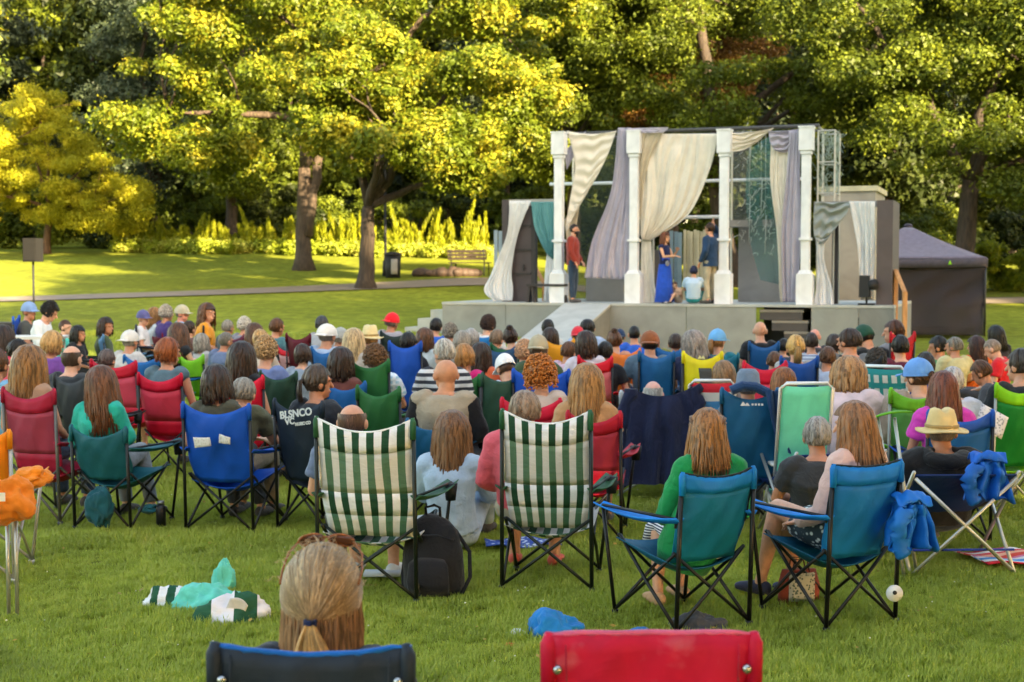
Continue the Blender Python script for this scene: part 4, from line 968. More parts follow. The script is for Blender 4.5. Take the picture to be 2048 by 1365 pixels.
# left wing
lw = empty('left_wing', SP(1045, 600, .4), 0, label='dark brown panelled wing at the left of the stage', cat='stage wall')
zt = SP(1045, 402, .4).z
a_, c_ = sa(1018, .45), sa(1062, .45)
mb = MB(); sbox(mb, a_, c_, .45, .50, DZ+.002, zt-.1); pb(mb, 'door_panel', dkb, lw)
for py in (452, 500, 548):
    z_ = SP(1045, py, .45).z; mb = MB(); sbox(mb, a_, c_, .42, .447, z_-.02, z_+.02); pb(mb, 'batten', dk2, lw)
mb = MB(); mb.box((0, 0, 0), (.03, .05, .12)); pk = mb.build('handle', blk, lw, smooth=False); pk.location = S(c_-.15, .42, SP(1050, 535, .45).z)-lw.location
mb = MB(); sbox(mb, a_-.14, a_-.005, .4, .62, DZ+.002, zt+.03); pb(mb, 'frame_post', dkb, lw)
mb = MB(); sbox(mb, c_+.005, c_+.09, .44, .62, DZ+.002, zt-.105); pb(mb, 'frame_post', dk2, lw)
mb = MB(); sbox(mb, a_-.002, sa(1108, .3), .44, .58, zt-.098, zt+.03); pb(mb, 'header', mat('paint', '#a8a49c'), lw)
# right wing portal
rw = empty('right_wing', SP(1700, 610, .3), 0, label='portal at the right of the stage with dark brown side wall', cat='stage wall')
zt = SP(1760, 402, .2).z; a_, c_ = sa(1752, .0), sa(1784, .0)
mb = MB(); sbox(mb, a_, c_, -.02, 1.5, DZ+.002, zt); pb(mb, 'side_wall', mat('paint', '#574c4b'), rw)
mb = MB(); sbox(mb, sa(1626, .12), a_-.003, .1, .22, zt-.12, zt); pb(mb, 'header', mat('paint', '#8c8884'), rw)
mb = MB(); sbox(mb, sa(1664, .6), sa(1676, .6), .5, .6, DZ+.002, zt-.125); pb(mb, 'post', dk2, rw)
# low trailer seen through the right portal
a_, c_ = sa(1640, 5), sa(1748, 5); zt = SP(1740, 372, 5).z; tl = empty('trailer', S((a_+c_)/2, 6, 0), 0, label='beige box trailer parked behind the right wing of the stage', cat='trailer')
mb = MB(); sbox(mb, a_, c_, 5.0, 7.4, .55, zt-.12); pb(mb, 'body', mat('paint', '#a29a8a'), tl)
mb = MB(); sbox(mb, a_-.05, c_+.05, 4.95, 7.45, zt-.118, zt); pb(mb, 'roof', mat('paint', '#c8bf9c'), tl)
for q in (.9, (c_-a_)-.9):
    mb = MB(); mb.tube(S(a_+q, 4.97, .45), S(a_+q, 5.15, .45), .34, 18); pb(mb, 'wheel', blk, tl)
mb = MB(); sbox(mb, a_+.1, c_-.1, 5.2, 7.2, .12+gnd(9, 33), .548); pb(mb, 'chassis', blk, tl)
# mesh cage at top right
cg = empty('wire_cage', SP(1650, 380, 1.0), 0, label='wire screened metal cage above the right portal', cat='cage')
a_, c_ = sa(1634, .5), sa(1672, .9); z0, z1 = SP(1650, 388, .7).z, SP(1650, 264, .7).z
P8 = [S(a_, .45), S(c_, .45), S(c_, 1.25), S(a_, 1.25)]
for i in range(4):
    p = P8[i]; mb = MB(); mb.tube(p+V(0, 0, DZ), p+V(0, 0, z1), .018, 6); pb(mb, 'post', pipe, cg)
    q = P8[(i+1) % 4]
    for z_ in (z0, (z0+z1)/2, z1): mb = MB(); mb.tube(p+V(0, 0, z_), q+V(0, 0, z_), .014, 6); pb(mb, 'bar', pipe, cg)
mb = MB(); rs = random.Random(4)
for i in range(150):
    f = rs.randrange(3); p = P8[f].lerp(P8[f+1], rs.random()); z_ = rs.uniform(z0, z1); ang = rs.uniform(0, 6.3); d = (P8[f+1]-P8[f]).normalized()*math.cos(ang)*.16+V(0, 0, math.sin(ang)*.16)
    pts = [p+V(0, 0, z_)+d*t+V(0, 0, .05*math.sin(t*5+i)) for t in (-1, -.4, .2, .8)]
    for q in pts: q.z = max(z0, min(z1, q.z))
    mb.path(pts, .006, 4)
o = pb(mb, 'wire_tangle', mat('metal', '#8c9c90', met=.2), cg); o['kind'] = 'stuff'
# hanging decorations between third and fourth column
for i, (px, py, h) in enumerate([(1500, 300, .9), (1522, 395, .7), (1498, 440, .9), (1530, 470, .8)]):
    root = empty('hanging_twig', SP(px, py, .9), 0, label=['pale twig decoration hanging highest in the right bay', 'pale looped twig decoration hanging at the white pipe rail', 'pale twig decoration hanging just above the grey ledge', 'pale twig decoration trailing down over the grey flat'][i], cat='decoration', group='white twig decorations in the right bay')
    mb = MB(); rs = random.Random(i)
    for k_ in range(26):
        p = V(rs.uniform(-.22, .22), rs.uniform(-.1, .1), rs.uniform(-h/2, h/2)); d = V(rs.uniform(-.12, .12), 0, rs.uniform(-.16, .16)); mb.path([p, p+d*.6+V(.03, 0, .02), p+d], .007, 4)
    mb.tube((0, 0, -h/2), (.02, 0, h/2), .008, 4); mb.build('twigs', mat('plain', '#b4b4ac'), root)
    p0 = root.location; mb = MB(); mb.tube((0, 0, h/2), (0, 0, pz-p0.z), .003, 4); mb.build('cord', pipe, root)
# wooden handrails
def handrail(label, pts, posts):
    root = empty('handrail', posts[0][0], 0, label=label, cat='handrail')
    for p, t in posts: mb = MB(); c_ = (p+t)/2; mb.box(c_, (.08, .08, (t-p).length)); pb(mb, 'post', timber, root)
    for i in range(len(pts)-1):
        mb = MB(); p, q = pts[i], pts[i+1]; mb.loft([(p, .045, .02), (q, .045, .02)], n=4); pb(mb, 'rail', timber, root)
pA, pB = S(aR+.05, -.3), S(aR+.05, -1.2); zA = SP(1790, 540, -.3).z
q0 = V(*SP(1790, 640, .2)[:2], 0); q1 = V(*SP(1809, 640, -.5)[:2], 0)
handrail('wooden handrail of the steps at the right end of the stage', [V(q0.x, q0.y, zA), V(q1.x, q1.y, zA-.42)], [(q0, V(q0.x, q0.y, zA)), (q1, V(q1.x, q1.y, zA-.42))])
q0 = SP(1070, 600, 1.6); q0.z = DZ; q1 = SP(1088, 600, 1.2); q1.z = DZ; zA = SP(1070, 534, 1.6).z
handrail('wooden handrail seen behind the bench at the left wing', [V(q0.x, q0.y, zA), V(q1.x, q1.y, zA-.35)], [(q0, V(q0.x, q0.y, zA)), (q1, V(q1.x, q1.y, zA-.37))])
# bench
bp = SP(1094, 602, -.05); bp.z = DZ; bn = empty('bench', bp, SRZ, label='low dark bench on stage left of the red jacketed actor', cat='bench')
mb = MB(); mb.box((0, 0, .36), (.82, .26, .05)); mb.build('seat', dk2, bn, smooth=False)
for s_ in (-1, 1):
    mb = MB(); x = s_*.33
    mb.hexa([V(x-.10, -.1, 0), V(x-.05, -.1, 0), V(x-.05, .1, 0), V(x-.10, .1, 0), V(x-.05, -.1, .333), V(x, -.1, .333), V(x, .1, .333), V(x-.05, .1, .333)]); mb.build('leg', dk2, bn, smooth=False)
    mb = MB(); mb.hexa([V(x+.05, -.1, 0), V(x+.10, -.1, 0), V(x+.10, .1, 0), V(x+.05, .1, 0), V(x+.004, -.1, .333), V(x+.05, -.1, .333), V(x+.05, .1, .333), V(x+.004, .1, .333)]); mb.build('leg', dk2, bn, smooth=False)
# stage light right
p = SP(1733, 612, -.15); p.z = DZ; sl_ = empty('stage_light', p, SRZ, label='black stage lamp at the foot of the right wing', cat='lamp')
mb = MB(); mb.box((0, 0, .02), (.3, .3, .03)); mb.tube((0, 0, .035), (0, 0, .30), .02); mb.build('stand', blk, sl_)
mb = MB(); mb.box((-.04, 0, .36), (.20, .22, .42), taper=.9); mb.build('housing', blk, sl_, smooth=False)
mb = MB(); mb.tube((.062, 0, .38), (.16, -.08, .40), .09, 14, r2=.11); mb.build('lens_hood', blk, sl_)
# drapes ---------------------------------------------------------
def poly(pts, t):
    n = len(pts)-1; k = min(int(t*n), n-1); return pts[k].lerp(pts[k+1], t*n-k)
def smooth_poly(pts, n=24):
    out = []
    for i in range(n+1):
        t = i/n*(len(pts)-1); k = min(int(t), len(pts)-2); f = t-k
        p0, p1, p2, p3 = pts[max(k-1, 0)], pts[k], pts[k+1], pts[min(k+2, len(pts)-1)]
        out.append(.5*((2*p1)+(-p0+p2)*f+(2*p0-5*p1+4*p2-p3)*f*f+(-p0+3*p1-3*p2+p3)*f**3))
    return out
def drape(name, L_, R_, bb, color, label, folds=7, amp=.045, m=None, swag=0, cat='drape', seed=0, b1=None, alpha=0.0):
    """cloth spanned between a left and a right edge; vertical folds or slung (swag) folds"""
    Lp = smooth_poly([SP(x, y, bb) for x, y in L_]); Rp = smooth_poly([SP(x, y, bb if b1 is None else b1) for x, y in R_])
    def fn(u, v):
        a, b_ = poly(Lp, v), poly(Rp, v); p = a.lerp(b_, u)
        w_ = noise.noise(V(u*3+seed, v*2, seed)); e = math.sin(math.pi*min(1, max(0, u)))**.5
        if swag: d = amp*(math.sin(2*math.pi*(folds*v+.8*w_+.35*u))+.5*noise.noise(V(u*3, v*folds*1.6, seed)))*e; p = p-V(0, 0, swag*4*u*(1-u)*(.3+.7*v))
        else:
            w2_ = noise.noise(V(u*folds*1.3+seed, v*1.1, 7.3)); d = amp*(.4+.7*v)*(.62*math.sin(2*math.pi*(folds*u+1.1*w_+.5*w2_))+.9*w2_+.25*math.sin(2*math.pi*(folds*2.3*u+seed+w_)))
        return p-e2*(d+.02*w_)
    mb = MB(); mb.sheet(fn, 56 if not swag else 28, 30 if not swag else 60, .004)
    return mb.build(name, m or mat('sheer', color, alpha=alpha), label=label, cat=cat)
cream, lilac, pearl, teal = '#f4ecde', '#c6c0ce', '#efefef', '#78b4b6'
drape('curtain', [(1134, 262), (1150, 330), (1140, 400), (1131, 455)], [(1233, 262), (1212, 318), (1180, 375), (1140, 420)], .12, cream, 'cream drape swept left from the beam to the first column', 9, .03, swag=.22, seed=1)
drape('curtain', [(1131, 300), (1131, 320), (1133, 335), (1134, 340)], [(1172, 262), (1160, 290), (1148, 312), (1140, 325)], .22, lilac, 'small lilac cloth behind the first column capital', 3, .03, seed=2)
drape('curtain', [(1129, 440), (1134, 500), (1134, 560), (1124, 603)], [(1160, 405), (1150, 480), (1156, 540), (1146, 603)], .3, '#d8cbb4', 'narrow cream tail hanging behind the red jacketed actor', 3, .04, seed=3)
drape('curtain', [(1236, 256), (1222, 380), (1185, 480), (1167, 556)], [(1262, 256), (1262, 360), (1264, 470), (1262, 560)], .0, lilac, 'long lilac drape flaring wide beside the second column', 5, .06, seed=4)
drape('swag', [(1262, 257), (1262, 262), (1262, 267)], [(1336, 255), (1334, 260), (1325, 266)], -.02, lilac, 'lilac cloth thrown over the beam above the second column', 3, .02, seed=5)
drape('curtain', [(1283, 268), (1276, 330), (1279, 420), (1284, 480)], [(1436, 268), (1420, 340), (1378, 430), (1300, 482)], .14, cream, 'wide cream curtain gathered left between second and third column', 6, .07, seed=6)
drape('curtain', [(1282, 262), (1278, 300), (1274, 350), (1272, 400)], [(1330, 262), (1306, 300), (1288, 360), (1281, 440)], .06, '#e0d4bc', 'cream drape fold hugging the second column', 3, .04, seed=16)
drape('curtain', [(1283, 470), (1281, 520), (1284, 570), (1282, 607)], [(1302, 476), (1304, 520), (1310, 570), (1318, 607)], .16, cream, 'lower cream curtain tail puddling left of the blue dress', 3, .04, seed=7)
drape('swag', [(1462, 266), (1462, 285), (1462, 303)], [(1548, 256), (1545, 259), (1534, 264)], .1, cream, 'cream swag draped right of the third column', 4, .035, swag=.12, seed=8)
drape('swag', [(1537, 262), (1540, 285), (1548, 300)], [(1596, 258), (1598, 272), (1598, 288)], .06, lilac, 'lilac swag bunched left of the fourth column', 4, .04, swag=.10, seed=9)
drape('curtain', [(1541, 285), (1541, 370), (1552, 450), (1561, 605)], [(1582, 292), (1580, 370), (1580, 450), (1584, 605)], .14, cream, 'cream panel hanging beside the lilac drape at the fourth column', 4, .05, seed=10)
drape('curtain', [(1578, 262), (1572, 360), (1562, 470), (1566, 605)], [(1602, 262), (1600, 360), (1602, 470), (1594, 605)], .02, lilac, 'lilac drape falling straight left of the fourth column', 3, .05, seed=11)
drape('curtain', [(1498, 300), (1492, 380), (1500, 480), (1520, 560)], [(1546, 268), (1548, 360), (1556, 470), (1560, 570)], 1.0, '#5f9490', 'sheer teal net hanging in the right bay', 5, .04, seed=12, alpha=.68)
drape('curtain', [(1160, 280), (1156, 400), (1150, 500), (1150, 604)], [(1262, 270), (1262, 400), (1262, 500), (1262, 604)], 1.5, '#4c5a4c', 'sheer dark green net behind the left bay', 7, .04, seed=13, alpha=.72)
drape('curtain', [(1465, 262), (1465, 380), (1466, 440)], [(1500, 262), (1500, 380), (1504, 440)], 1.6, '#7a7c78', 'grey net panel behind the third column', 4, .03, seed=14, alpha=.6)
# wings' curtains
drape('curtain', [(1019, 402), (1014, 470), (985, 540), (968, 580), (985, 602)], [(1062, 402), (1036, 470), (1024, 540), (1027, 575), (1026, 602)], .30, pearl, 'white billowing curtain at the left wing', 5, .05, seed=15)
drape('curtain', [(1062, 404), (1068, 450), (1085, 490), (1098, 512)], [(1110, 404), (1110, 440), (1110, 480), (1108, 520)], .36, teal, 'teal curtain gathered right of the dark door panel', 5, .05, seed=17)
drape('curtain', [(1094, 505), (1090, 540), (1088, 575), (1086, 602)], [(1108, 515), (1108, 540), (1112, 575), (1112, 602)], .38, pearl, 'white curtain tail behind the bench', 2, .03, seed=18)
drape('curtain', [(1630, 404), (1627, 430), (1628, 470), (1634, 482)], [(1702, 404), (1692, 430), (1665, 465), (1652, 484)], .05, '#b4bab8', 'grey white curtain swept left in the right portal', 5, .05, swag=.05, seed=19)
drape('curtain', [(1630, 470), (1634, 510), (1634, 560), (1628, 610)], [(1650, 480), (1648, 520), (1662, 570), (1668, 611)], .06, pearl, 'lower tail of the curtain beside the fourth column', 3, .04, seed=20)
drape('curtain', [(1698, 403), (1708, 450), (1717, 510), (1722, 600)], [(1750, 403), (1750, 450), (1749, 510), (1744, 600)], .02, pearl, 'white curtain hanging at the dark side wall of the right portal', 4, .05, seed=21)
# ------------------------------------------------------------------ screened tent
tc_ = V((1814-1024)/F*39, 39, 0); tc_.z = gnd(tc_.x, tc_.y)
tent = empty('tent', tc_, R(-16), label='grey pop up tent with dark mesh walls right of the stage', cat='tent')
tw = 1.95; eh = atY(1850, 518, 39).z-tc_.z; ph_ = atY(1850, 452, 39).z-tc_.z
cr_ = [V(-tw, -tw, 0), V(tw, -tw, 0), V(tw, tw, 0), V(-tw, tw, 0)]
for q in cr_: mb = MB(); mb.tube(q, q+V(0, 0, eh), .022, 8); mb.build('leg', mat('metal', '#2a2a2c', met=.3), tent)
tm = mat('cloth', '#6a6474'); net = mat('sheer', '#504a50', alpha=.38)
for i in range(4):
    a_, b_ = cr_[i]*1.02, cr_[(i+1) % 4]*1.02
    def rf(u, v):
        e = a_.lerp(b_, u)+V(0, 0, eh+.0); ap = V(0, 0, ph_); return e.lerp(ap+(e-ap)*.05, v)-V(0, 0, .10*math.sin(math.pi*v)*(.4+.6*math.sin(math.pi*u)))
    mb = MB(); mb.sheet(rf, 12, 10, .01); mb.build('roof_panel', tm, tent)
    mb = MB(); mb.sheet(lambda u, v: a_.lerp(b_, u)*1.005+V(0, 0, eh+.01-.24*v-.02*math.sin(math.pi*u)), 10, 2, .008); mb.build('valance', mat('cloth', '#4c4852'), tent)
    gap = .16 if i == 1 else 0
    mb = MB(); mb.sheet(lambda u, v: (a_.lerp(b_, u)*.985)*(1-(.05+gap)*math.sin(math.pi*v)*math.sin(math.pi*u)+(.05*v*noise.noise(V(u*3, i*3., v*2))))+V(0, 0, (eh-.235)*(1-v)+.02)+(b_-a_).normalized()*(.0)+a_.cross(V(0, 0, 1)).normalized()*.04*noise.noise(V(u*7, v*2, i))*2+V(0, 0, 0)-(a_+b_).normalized()*.16*abs(noise.noise(V(u*4+v*2.5, v*2.5, i+9))), 34, 16, .004); mb.build('wall', net, tent)
mb = MB(); mb.ell((0, 0, ph_+.0), (.12, .12, .06)); mb.build('peak_cap', mat('cloth', '#3a3644'), tent)
mb = MB(); mb.hexa([V(-.05, -tw*1.04, eh-.17), V(.05, -tw*1.04, eh-.17), V(.05, -tw*1.035, eh-.17), V(-.05, -tw*1.035, eh-.17), V(-.004, -tw*1.04, eh-.06), V(.004, -tw*1.04, eh-.06), V(.004, -tw*1.035, eh-.06), V(-.004, -tw*1.035, eh-.06)]); o = mb.build('badge', mat('plain', '#8ad020'), tent); o.location = (tw*.55, 0, 0)
# ------------------------------------------------------------------ park furniture
def LBL(name, p, rz=0, **k): return empty(name, p, rz, **k)
p = atY(68, 632, 24.0); p.z = gnd(p.x, p.y); sp_ = LBL('speaker_stand', p, 0, label='thin black tripod stand holding the loudspeaker at left', cat='stand')
hs_ = atY(68, 524, 24).z-p.z
mb = MB(); mb.tube((0, 0, .3), (0, 0, hs_), .018, 8); mb.build('pole', blk, sp_)
for i in range(3):
    a = i*2.09+.3; mb = MB(); mb.tube((0, 0, .45), (.42*math.cos(a), .42*math.sin(a), 0), .012, 6); mb.build('leg', blk, sp_)
ls = LBL('loudspeaker', p+V(0, 0, hs_), R(-12), label='black loudspeaker box on top of the tripod stand', cat='loudspeaker')
bh_ = atY(68, 476, 24).z-atY(68, 523, 24).z
mb = MB(); mb.box((0, 0, bh_/2), (.24, .24, bh_)); mb.build('cabinet', mat('plain', '#050505', rough=.95), ls, smooth=False)
mb = MB(); mb.box((0, -.128, bh_/2), (.21, .012, bh_-.04)); mb.build('grille', mat('plain', '#050505', rough=.95), ls, smooth=False)
p = on_ground(786, 556); bn = LBL('litter_bin', p, 0, label='black litter bin with pale panel beside the lamp post', cat='bin')
mb = MB(); mb.loft([(V(0, 0, 0), .24, .24), (V(0, 0, .74), .27, .27)], n=18); mb.build('body', blk, bn)
mb = MB(); mb.loft([(V(0, 0, .742), .29, .29), (V(0, 0, .80), .28, .28), (V(0, 0, .86), .12, .12)], n=18); mb.build('lid', blk, bn)
mb = MB(); mb.sheet(lambda u, v: V(.278*math.sin((u-.5)*.8+.25), -.278*math.cos((u-.5)*.8+.25), .62-.5*v), 6, 3, .006); mb.build('panel', mat('paint', '#9a9894'), bn)
p = on_ground(771, 553); lp = LBL('lamp_post', p, 0, label='slender dark lamp post beside the litter bin', cat='lamp post')
mb = MB(); mb.loft([(V(0, 0, 0), .11, .11), (V(0, 0, .5), .09, .09), (V(0, 0, .55), .05, .05), (V(0, 0, 3.6), .035, .035)], n=12); mb.build('pole', blk, lp)
mb = MB(); mb.loft([(V(0, 0, 3.6), .07, .07), (V(0, 0, 3.65), .12, .12), (V(0, 0, 3.95), .16, .16), (V(0, 0, 4.0), .2, .2), (V(0, 0, 4.12), .02, .02)], n=12); mb.build('lantern', mat('metal', '#2a2c2a', met=.4), lp)
def pbench(px, py, rz, label):
    p = on_ground(px, py); r0 = LBL('park_bench', p, rz, label=label, cat='bench')
    w_ = mat('wood', '#40342a')
    for i in range(4): mb = MB(); mb.box((0, -.18+.12*i, .44), (1.4, .1, .03)); mb.build('seat_slat', w_, r0, smooth=False)
    for i in range(3): mb = MB(); mb.box((0, .25+.03*i, .58+.12*i), (1.4, .025, .1)); mb.build('back_slat', w_, r0, smooth=False)
    for s_ in (-1, 1):
        mb = MB(); mb.path([V(s_*.6, -.22, 0), V(s_*.6, -.2, .42), V(s_*.6, .2, .42), V(s_*.6, .34, .9)], .022, 8); mb.build('leg', blk, r0)
        mb = MB(); mb.tube((s_*.6, .26, 0), (s_*.6, .2, .415), .022, 8); mb.build('leg', blk, r0)
pbench(940, 552, R(160), 'brown slatted park bench beyond the path left of the stage')
p = on_ground(885, 552); rk = random.Random(9)
for i in range(11):
    q = on_ground(840+i*11, 553); mb = MB(); mb.ell((0, 0, .1), (.22+rk.random()*.15, .2, .14+rk.random()*.1), rotm(rk.random()*90), 10, 7)
    for k_ in range(len(mb.v)): mb.v[k_] = tuple(Vector(mb.v[k_])*(1+.25*noise.noise(Vector(mb.v[k_])*6+V(i, 0, 0))))
    mb.build('rock', mat('paint', '#4c3c32'), None, loc=q, label='brown rock in the low row of stones along the path', cat='rock', group='row of stones along the path left of the stage')
p = atY(10, 660, 23.0); p.z = gnd(p.x, p.y); fb = LBL('storage_case', p, R(4), label='black equipment case behind the blue chair at the left edge', cat='case')
mb = MB(); mb.box((-.25, 0, .42), (1.1, .6, .84)); mb.build('case_body', blk, fb, smooth=False)
mb = MB(); mb.box((-.25, 0, .862), (1.12, .62, .04)); mb.build('lid', dk2, fb, smooth=False)
p = atY(60, 690, 19.3); tb = LBL('folding_table', V(p.x, 19.3, gnd(p.x, 19.3)), R(5), label='white folding table top among the left audience', cat='table')
hz = atY(60, 672, 19.3).z-gnd(p.x, 19.3)
mb = MB(); mb.box((-.1, 0, hz-.02), (1.15, .6, .035)); mb.build('tabletop', mat('plain', '#d8d6d0'), tb, smooth=False)
for sx in (-.6, .4):
    for sy in (-.25, .25): mb = MB(); mb.tube((sx, sy, 0), (sx, sy, hz-.04), .014, 8); mb.build('leg', pipe, tb)
# ------------------------------------------------------------------ players on stage
POSES['stand_a'] = Pose(pel=V(0, 0, .93), wai=V(0, .0, 1.10), che=V(0, -.01, 1.28), nek=V(0, .0, 1.46), hd=V(0, .03, 1.60), sh=(V(-.18, -.01, 1.38), V(.18, -.01, 1.38)), el=(V(-.24, -.02, 1.12), V(.25, -.01, 1.12)), wr=(V(-.20, .14, .92), V(.22, .10, .90)),
    hi=(V(-.09, 0, .90), V(.09, 0, .90)), kn=(V(-.10, .03, .49), V(.11, .0, .49)), an=(V(-.11, -.02, .08), V(.13, .02, .08)), to=(V(-.14, .13, .03), V(.17, .16, .03)), top=1.73)
SB = POSES['stand_a'].__dict__
POSES['stand_w'] = Pose(**{**SB, 'fem': 1, 'el': (V(-.22, .10, 1.14), V(.22, .10, 1.14)), 'wr': (V(-.12, .28, 1.28), V(.18, .40, 1.16)), 'hdir': (V(.5, .3, .6), V(.1, 1, -.1))})
POSES['stand_h'] = Pose(**{**SB, 'el': (V(-.26, -.04, 1.12), V(.36, .06, 1.50)), 'wr': (V(-.22, .10, .90), V(.16, .02, 1.68)), 'hdir': (None, V(-.3, .1, 1)), 'hp': -4})
def on_stage(px, bb): p = SP(px, 608, bb); p.z = DZ; return p
act = dict(cat='actor', group='actors on the stage', face=True)
def kfor(p, px, pytop, H): return (atY(px, pytop, p.y).z-DZ)/H
p = on_stage(1146, -.15)
a1_ = person('stand_a', p, SRZ-R(84), kfor(p, 1146, 448, 1.73), 'bearded actor in rust red jacket and jeans standing by the first column', 'crop', '#2a1c16', '#8c3226', 'long', ('long', '#2c3c50'), hatc=None, loose=.016, fat=1.14, **act)
P_ = POSES['stand_a']
mb = MB(); mb.ell((0, .038, -.062), (.058, .062, .052), nu=14, nv=8); mb.ell((0, .062, -.10), (.03, .03, .03)); o = mb.build('beard', mat('hair', '#2a1c16'), a1_); o.matrix_local = Matrix.Translation(P_.hd)
mb = MB(); mb.loft([(P_.pel-V(0, 0, .10), .178, .145), (P_.pel+V(0, 0, .04), .172, .14), (P_.wai, .166, .128)], side=V(1, 0, 0), n=18, cap=False); mb.build('jacket_skirt', mat('cloth', '#8e3a28'), a1_)
p = on_stage(1329, -.05)
a2_ = person('stand_w', p, SRZ-R(108), kfor(p, 1329, 466, 1.73), 'actress in long royal blue gown gesturing with both hands', 'shoulder', '#6a3a20', '#16204c', 'none', None, skin='#d8a07c', shoe='#c8c0c8', **act)
mb = MB()
for sgn in (1,):
    mb.loft([(V(0, 0, .03), .26, .24), (V(0, -.01, .4), .22, .20), (V(0, 0, .85), .185, .155), (V(0, 0, 1.02), .155, .125), (V(0, 0, 1.14), .148, .118)], side=V(1, 0, 0), n=36)
mb.v = [tuple(Vector(q)*1.0+Vector((q[0], q[1], 0))*(.07*math.sin(math.atan2(q[1], q[0])*9)*max(0, 1-q[2]/1.0))) for q in mb.v]
mb.build('gown_skirt', mat('cloth', '#2250c0'), a2_)
mb = MB(); mb.ell((.14, .16, .98), (.05, .05, .07)); mb.build('purse', mat('cloth', '#8e8c94'), a2_)
p = on_stage(1420, -.15)
a3_ = person('stand_h', p, SRZ+R(70), kfor(p, 1418, 446, 1.73), 'actor in navy jacket and khaki trousers with one hand at his head', 'short', '#3a2418', '#1e3a5c', 'long', ('long', '#b0a48c'), loose=.014, fat=1.05, **act)
mb = MB(); P_ = POSES['stand_h']; mb.loft([(P_.pel-V(0, 0, .13), .185, .15), (P_.pel+V(0, 0, .04), .178, .145), (P_.wai, .17, .132)], side=V(1, 0, 0), n=18, cap=False); mb.build('jacket_skirt', mat('cloth', '#1e3a5c'), a3_)
p = on_stage(1387, -.28)
person('ground', p, SRZ+R(8), kfor(p, 1387, 532, .85)*.98, 'boy in navy cap and striped shirt sitting on the stage edge with his back turned', 'crop', '#2a1c16', '#c8d8e8', 'short', ('shorts', '#1f7f8c'), hat='beanie', hatc='#1c2444', tk='tshirt_stripe', c2='#8fb0d0', n=26, cat='child actor', group='actors on the stage')
p = on_stage(1357, .1)
person('groundlean', p, SRZ+R(150), .56, 'small child crouching barelegged between the blue gown and the boy', 'crop', '#6a4a34', '#d8b090', 'short', ('shorts', '#c8b09a'), cat='child actor', group='actors on the stage', skin='#d8a888')
# ------------------------------------------------------------------ audience
STAGE_AT = V(3.2, 29.5, 0)
def face_stage(p): return math.atan2(-(STAGE_AT.x-p.x), STAGE_AT.y-p.y)
DEP = {}
def seat(px, py, Z=None, pose='sit', k=1.0, rz=None, **kw):
    """place a person so that the head top falls at px, py; returns root, ground point, facing"""
    P = POSES[pose]
    if Z is None:
        p = atZ(px, py, P.top*k)
        if p.y > 24.5 or p.y < 0: Z = 24.0
        else:
            for _ in range(3): p = atZ(px, py, P.top*k+gnd(p.x, p.y))
            Z = p.y
            if Z > 24.5: Z = 24.0
    p = atY(px, py, Z); g = gnd(p.x, p.y)
    kk = max(.74 if pose[:3] != 'gro' else .7, min(1.2, (p.z-g)/P.top))
    dz = (p.z-g)-kk*P.top; hv = Vector((P.hd.x, P.hd.y, 0))*kk
    f = face_stage(p)+(R(rz) if rz is not None else 0)
    g0 = V(p.x, p.y, g)-(Matrix.Rotation(f, 3, 'Z')@hv)
    g0.z = gnd(g0.x, g0.y)
    return person(pose, g0, f, kk, **kw), g0, f, kk
CH_G = 'folding chairs of the audience'
def chair_at(g0, f, cx, ctop, cw, label, color, kk=1.0, style='plain', crz=0, **kw):
    F_ = f+R(crz); fr = V(-math.sin(F_), math.cos(F_), 0); yb = g0.y-.34*fr.y
    p = atY(cx, ctop, yb)
    base = V(p.x+fr.x*.34, g0.y, 0); base.z = gnd(base.x, base.y)
    bh = max(.62, min(1.2, p.z-base.z)); w = max(.36, min(.66, cw/F*yb/max(.7, math.cos(f+R(crz)))))
    fn = low_chair if kw.pop('low', False) else chair
    return fn(base, f+R(crz), label, color, w=w, bh=bh, style=style, lod=1 if g0.y < 13 else 0, **kw)
BK = '#1a1512'; DB = '#34231a'; BR = '#5a3a24'; LB = '#8a6238'; BL = '#b8925c'; GR = '#8c8478'; LG = '#b4aca0'; AU = '#8a4a24'; WH = '#d0cac0'
